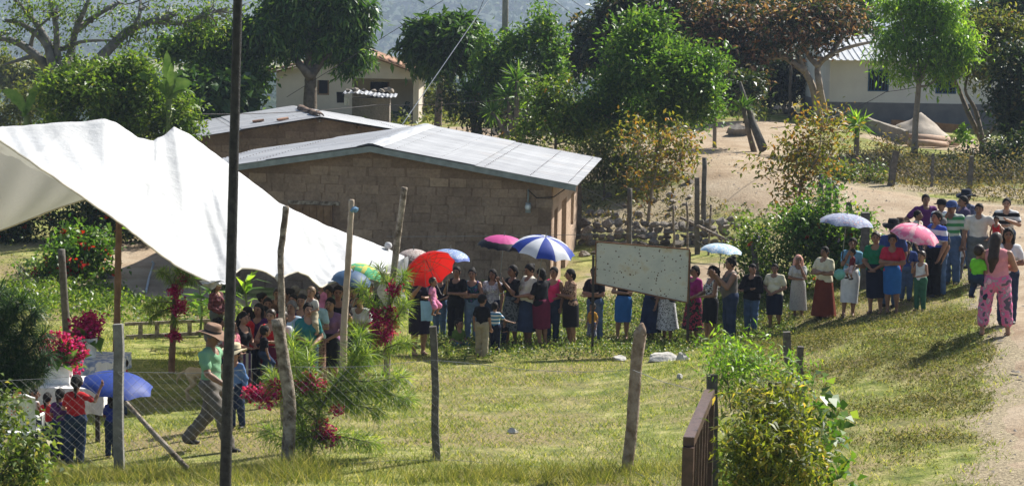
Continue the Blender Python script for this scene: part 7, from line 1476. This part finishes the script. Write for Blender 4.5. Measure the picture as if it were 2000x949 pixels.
def dog():
    b = hit(372, 782); root = thing('dog', 'thin tan dog standing behind the walking man', 'dog', b, math.radians(0)); Fd = Field((-.25, -.2, -.02), (.75, .2, .75), .018)
    Fd.cap((.0, 0, .46), (.30, 0, .44), .085, .075, 1, .05); Fd.cap((.30, 0, .44), (.48, 0, .45), .085, .105, 1.1, .05); Fd.cap((.50, 0, .50), (.60, 0, .62), .07, .055, 1, .04); Fd.cap((.60, 0, .64), (.74, 0, .60), .058, .03, 1, .03)
    for s in (1, -1):
        Fd.cap((.0, s*.05, .42), (.05, s*.06, .27), .065, .04, 1, .03); Fd.cap((.05, s*.06, .27), (-.06, s*.06, .17), .036, .024, 1, .02); Fd.cap((-.06, s*.06, .17), (-.04, s*.06, .03), .023, .02, 1, .02); Fd.cap((-.04, s*.06, .02), (.02, s*.06, .015), .022, .018, 1, .02)
        Fd.cap((.47, s*.055, .42), (.46, s*.06, .22), .05, .03, 1, .03); Fd.cap((.46, s*.06, .22), (.47, s*.06, .03), .026, .02, 1, .02); Fd.cap((.47, s*.06, .02), (.52, s*.06, .015), .022, .018, 1, .02)
        Fd.cap((.60, s*.05, .68), (.58, s*.06, .60), .022, .014, 1, .01)
    V, F = Fd.net(); fur = M('tan_fur', (.45, .32, .18), .9, (.58, .45, .28), scale=8); mesh_np('body', V, F, fur, True, root)
    q = MB(); q.tube([(-.06, 0, .48), (-.16, 0, .44), (-.22, .02, .34), (-.22, .03, .26)], [.022, .02, .015, .008], 7); q.build('tail', fur, root, True)
    for s in (1, -1): MB().ball((.66, s*.04, .645), .01, 6, 4).build('eye', EYE, root)
    MB().ball((.765, 0, .605), .016, 6, 4).build('nose', EYE, root)
dog()
# ------------------------------------------------------------------ grass, weeds, litter of leaves, haze
def scatter_px(n, x0, x1, y0, y1, bias=1.0):
    px = rng.uniform(x0, x1, n); py = y0+(y1-y0)*rng.random(n)**bias; return px, py
def ground_pts(n, D0, D1, m0, m1):
    """n points evenly over the ground between two distances, inside the photo's side margins"""
    D = np.sqrt(rng.uniform(D0*D0, D1*D1, n)); px = rng.uniform(m0, m1, n); X = (px-1000)/4000*D; return X, D
def blades(X, Y, hgt, wid, lean=.5):
    n = len(X); Z = ground_z(X, Y); a = rng.uniform(0, 6.28, n); h_ = hgt*rng.uniform(.5, 1.3, n); l = rng.normal(size=(n, 2))*lean*h_[:, None]
    b = np.stack([X, Y, Z-.01], -1); d = np.stack([np.cos(a), np.sin(a), 0*a], -1)*wid*.5
    V = np.stack([b-d, b+d, b+np.stack([l[:, 0], l[:, 1], h_], -1)], 1).reshape(-1, 3); return V, np.arange(3*n).reshape(-1, 3)
LM['slope'] = LEAF('slope_weed', [(0, (.04, .045, .016)), (.45, (.07, .088, .028)), (.75, (.13, .125, .05)), (1, (.24, .20, .11))], .6, .3, .1)
X, Y = ground_pts(330000, 21, 47, -60, 2060); k = (dirt_d(X, Y) > .05*rng.normal(size=len(X))) & ~((X > -8.6) & (X < 2.2) & (Y > 47.2))
clump = vnoise(X, Y, 2.6, 4)+vnoise(X, Y, 7.1, 9); k &= rng.random(len(X)) < .5+.45*clump; k &= soil_d(X, Y) > .5*rng.normal(size=len(X))-.1; X, Y = X[k], Y[k]
V, F = blades(X, Y, .06*(1+.5*vnoise(X, Y, 1.3, 6)), .016, .8)
o = mesh_np('lawn_grass', V, F, LM['grass']); tag(o, 'short patchy yellow-green grass covering the yard', 'grass', kind='stuff')
# tall dry grass along the fence foot
px = rng.uniform(-40, 1420, 26000); D = 24.7+rng.normal(size=26000)*.5-.35; X = (px-1000)/4000*D
keep = rng.random(26000) < .12+.6*(vnoise(X, D, 2.4, 3) > .05); V, F = blades(X[keep], D[keep], .15+.16*np.clip(vnoise(X[keep], D[keep], 3.1, 12), 0, 1), .011, .7); o = mesh_np('tall_grass', V, F, LEAF('tall_grass', [(0, (.055, .085, .02)), (.5, (.13, .155, .045)), (.85, (.24, .23, .09)), (1, (.36, .33, .18))], .7, .35, .1)); tag(o, 'tall dry grass growing along the foot of the wire fence', 'grass', kind='stuff')
def weeds(name, label, X, Y, hgt, ln, wd, mat, per=9):
    Z = ground_z(X, Y); P = np.stack([X, Y, Z+hgt*rng.random(len(X))], -1); O = np.tile([0, 0, .6], (len(X), 1)); V, F = leaves_at(P, O, per, ln, wd, -.1, ln*.8, .6); o = mesh_np(name, V, F, LM[mat]); tag(o, label, 'weeds', kind='stuff')
X, Y = ground_pts(6200, 38.5, 47, 840, 1560); k = (dirt_d(X, Y) > .1) & ~((X < 1.4) & (Y > 46.6)) & (rng.random(len(X)) < .35+.65*sstep(39.5, 42.5, Y)); weeds('weed_cover', 'leafy green weeds around the feet of the queue', X[k], Y[k], .11, .055, .03, 'weed', 11)
X, Y = ground_pts(34000, 23, 43, 1400, 1960); k = (dirt_d(X, Y) > .0) & (rng.random(len(X)) < .35+.75*vnoise(X, Y, 1.6, 7)) & (X > 3.2); weeds('weed_slope', 'low brownish-green weeds on the slope beside the road', X[k], Y[k], .035, .036, .016, 'slope', 7)
X, Y = ground_pts(1500, 42, 48, 0, 480); k = (dirt_d(X, Y) > .1) & (rng.random(len(X)) < .3+.7*sstep(43, 45, Y)); weeds('weed_cover', 'green ground cover at the back of the yard under the bushes', X[k], Y[k], .12, .09, .05, 'citrus')
X, Y = ground_pts(3600, 57, 70, 1100, 2050); k = (dirt_d(X, Y) > .25) & (rng.random(len(X)) < .6); weeds('bank_scrub', 'dry scrub and weeds on the banks along the track', X[k], Y[k], .2, .12, .04, 'dryscrub', 8)
X, Y = ground_pts(1600, 20.5, 26, 1400, 1600); k = (dirt_d(X, Y) > .1) & (rng.random(len(X)) < .5); weeds('weed_slope', 'weeds at the foot of the vine hedge', X[k], Y[k], .10, .07, .035, 'weed', 7)
X, Y = ground_pts(2000, 66, 98, -100, 1500); k = dirt_d(X, Y) > .3; weeds('bank_scrub', 'scrub on the ground between the far houses and trees', X[k], Y[k], .4, .22, .1, 'olive', 8)
# pebbles on the road
n = 1500; t = rng.random(n); X, Y = ground_pts(n, 20, 66, 1380, 2060); k = dirt_d(X, Y) < .1; X, Y = X[k], Y[k]; n = len(X); s = rng.uniform(.012, .045, n)[:, None, None]; oc = np.array([(1, 0, 0), (0, 1, 0), (-1, 0, 0), (0, -1, 0), (0, 0, .7)])[None]
V = np.stack([X, Y, ground_z(X, Y)+.03], -1)[:, None]+oc*s*(1+.3*rng.normal(size=(n, 5, 3))); F = (np.arange(n)[:, None, None]*5+np.array([(0, 1, 4), (1, 2, 4), (2, 3, 4), (3, 0, 4)])[None]).reshape(-1, 3)
o = mesh_np('gravel', V.reshape(-1, 3), F, ROCK); tag(o, 'loose gravel scattered over the dirt road', 'gravel', kind='stuff')
# ------------------------------------------------------------------ haze
hz = MB().box(-2100, 2100, -60, 4100, -80, 190); o = hz.build('haze', None); tag(o, 'thin pale haze hanging over the valley', 'haze', kind='stuff')
mt, nt, b, out = _new('haze_air'); nt.nodes.remove(b); pv = N(nt, 'ShaderNodeVolumePrincipled'); pv.inputs['Color'].default_value = (.66, .79, 1.0, 1); pv.inputs['Density'].default_value = .00035; pv.inputs['Anisotropy'].default_value = 0
L(nt, pv.outputs[0], out.inputs['Volume']); o.data.materials.append(mt)
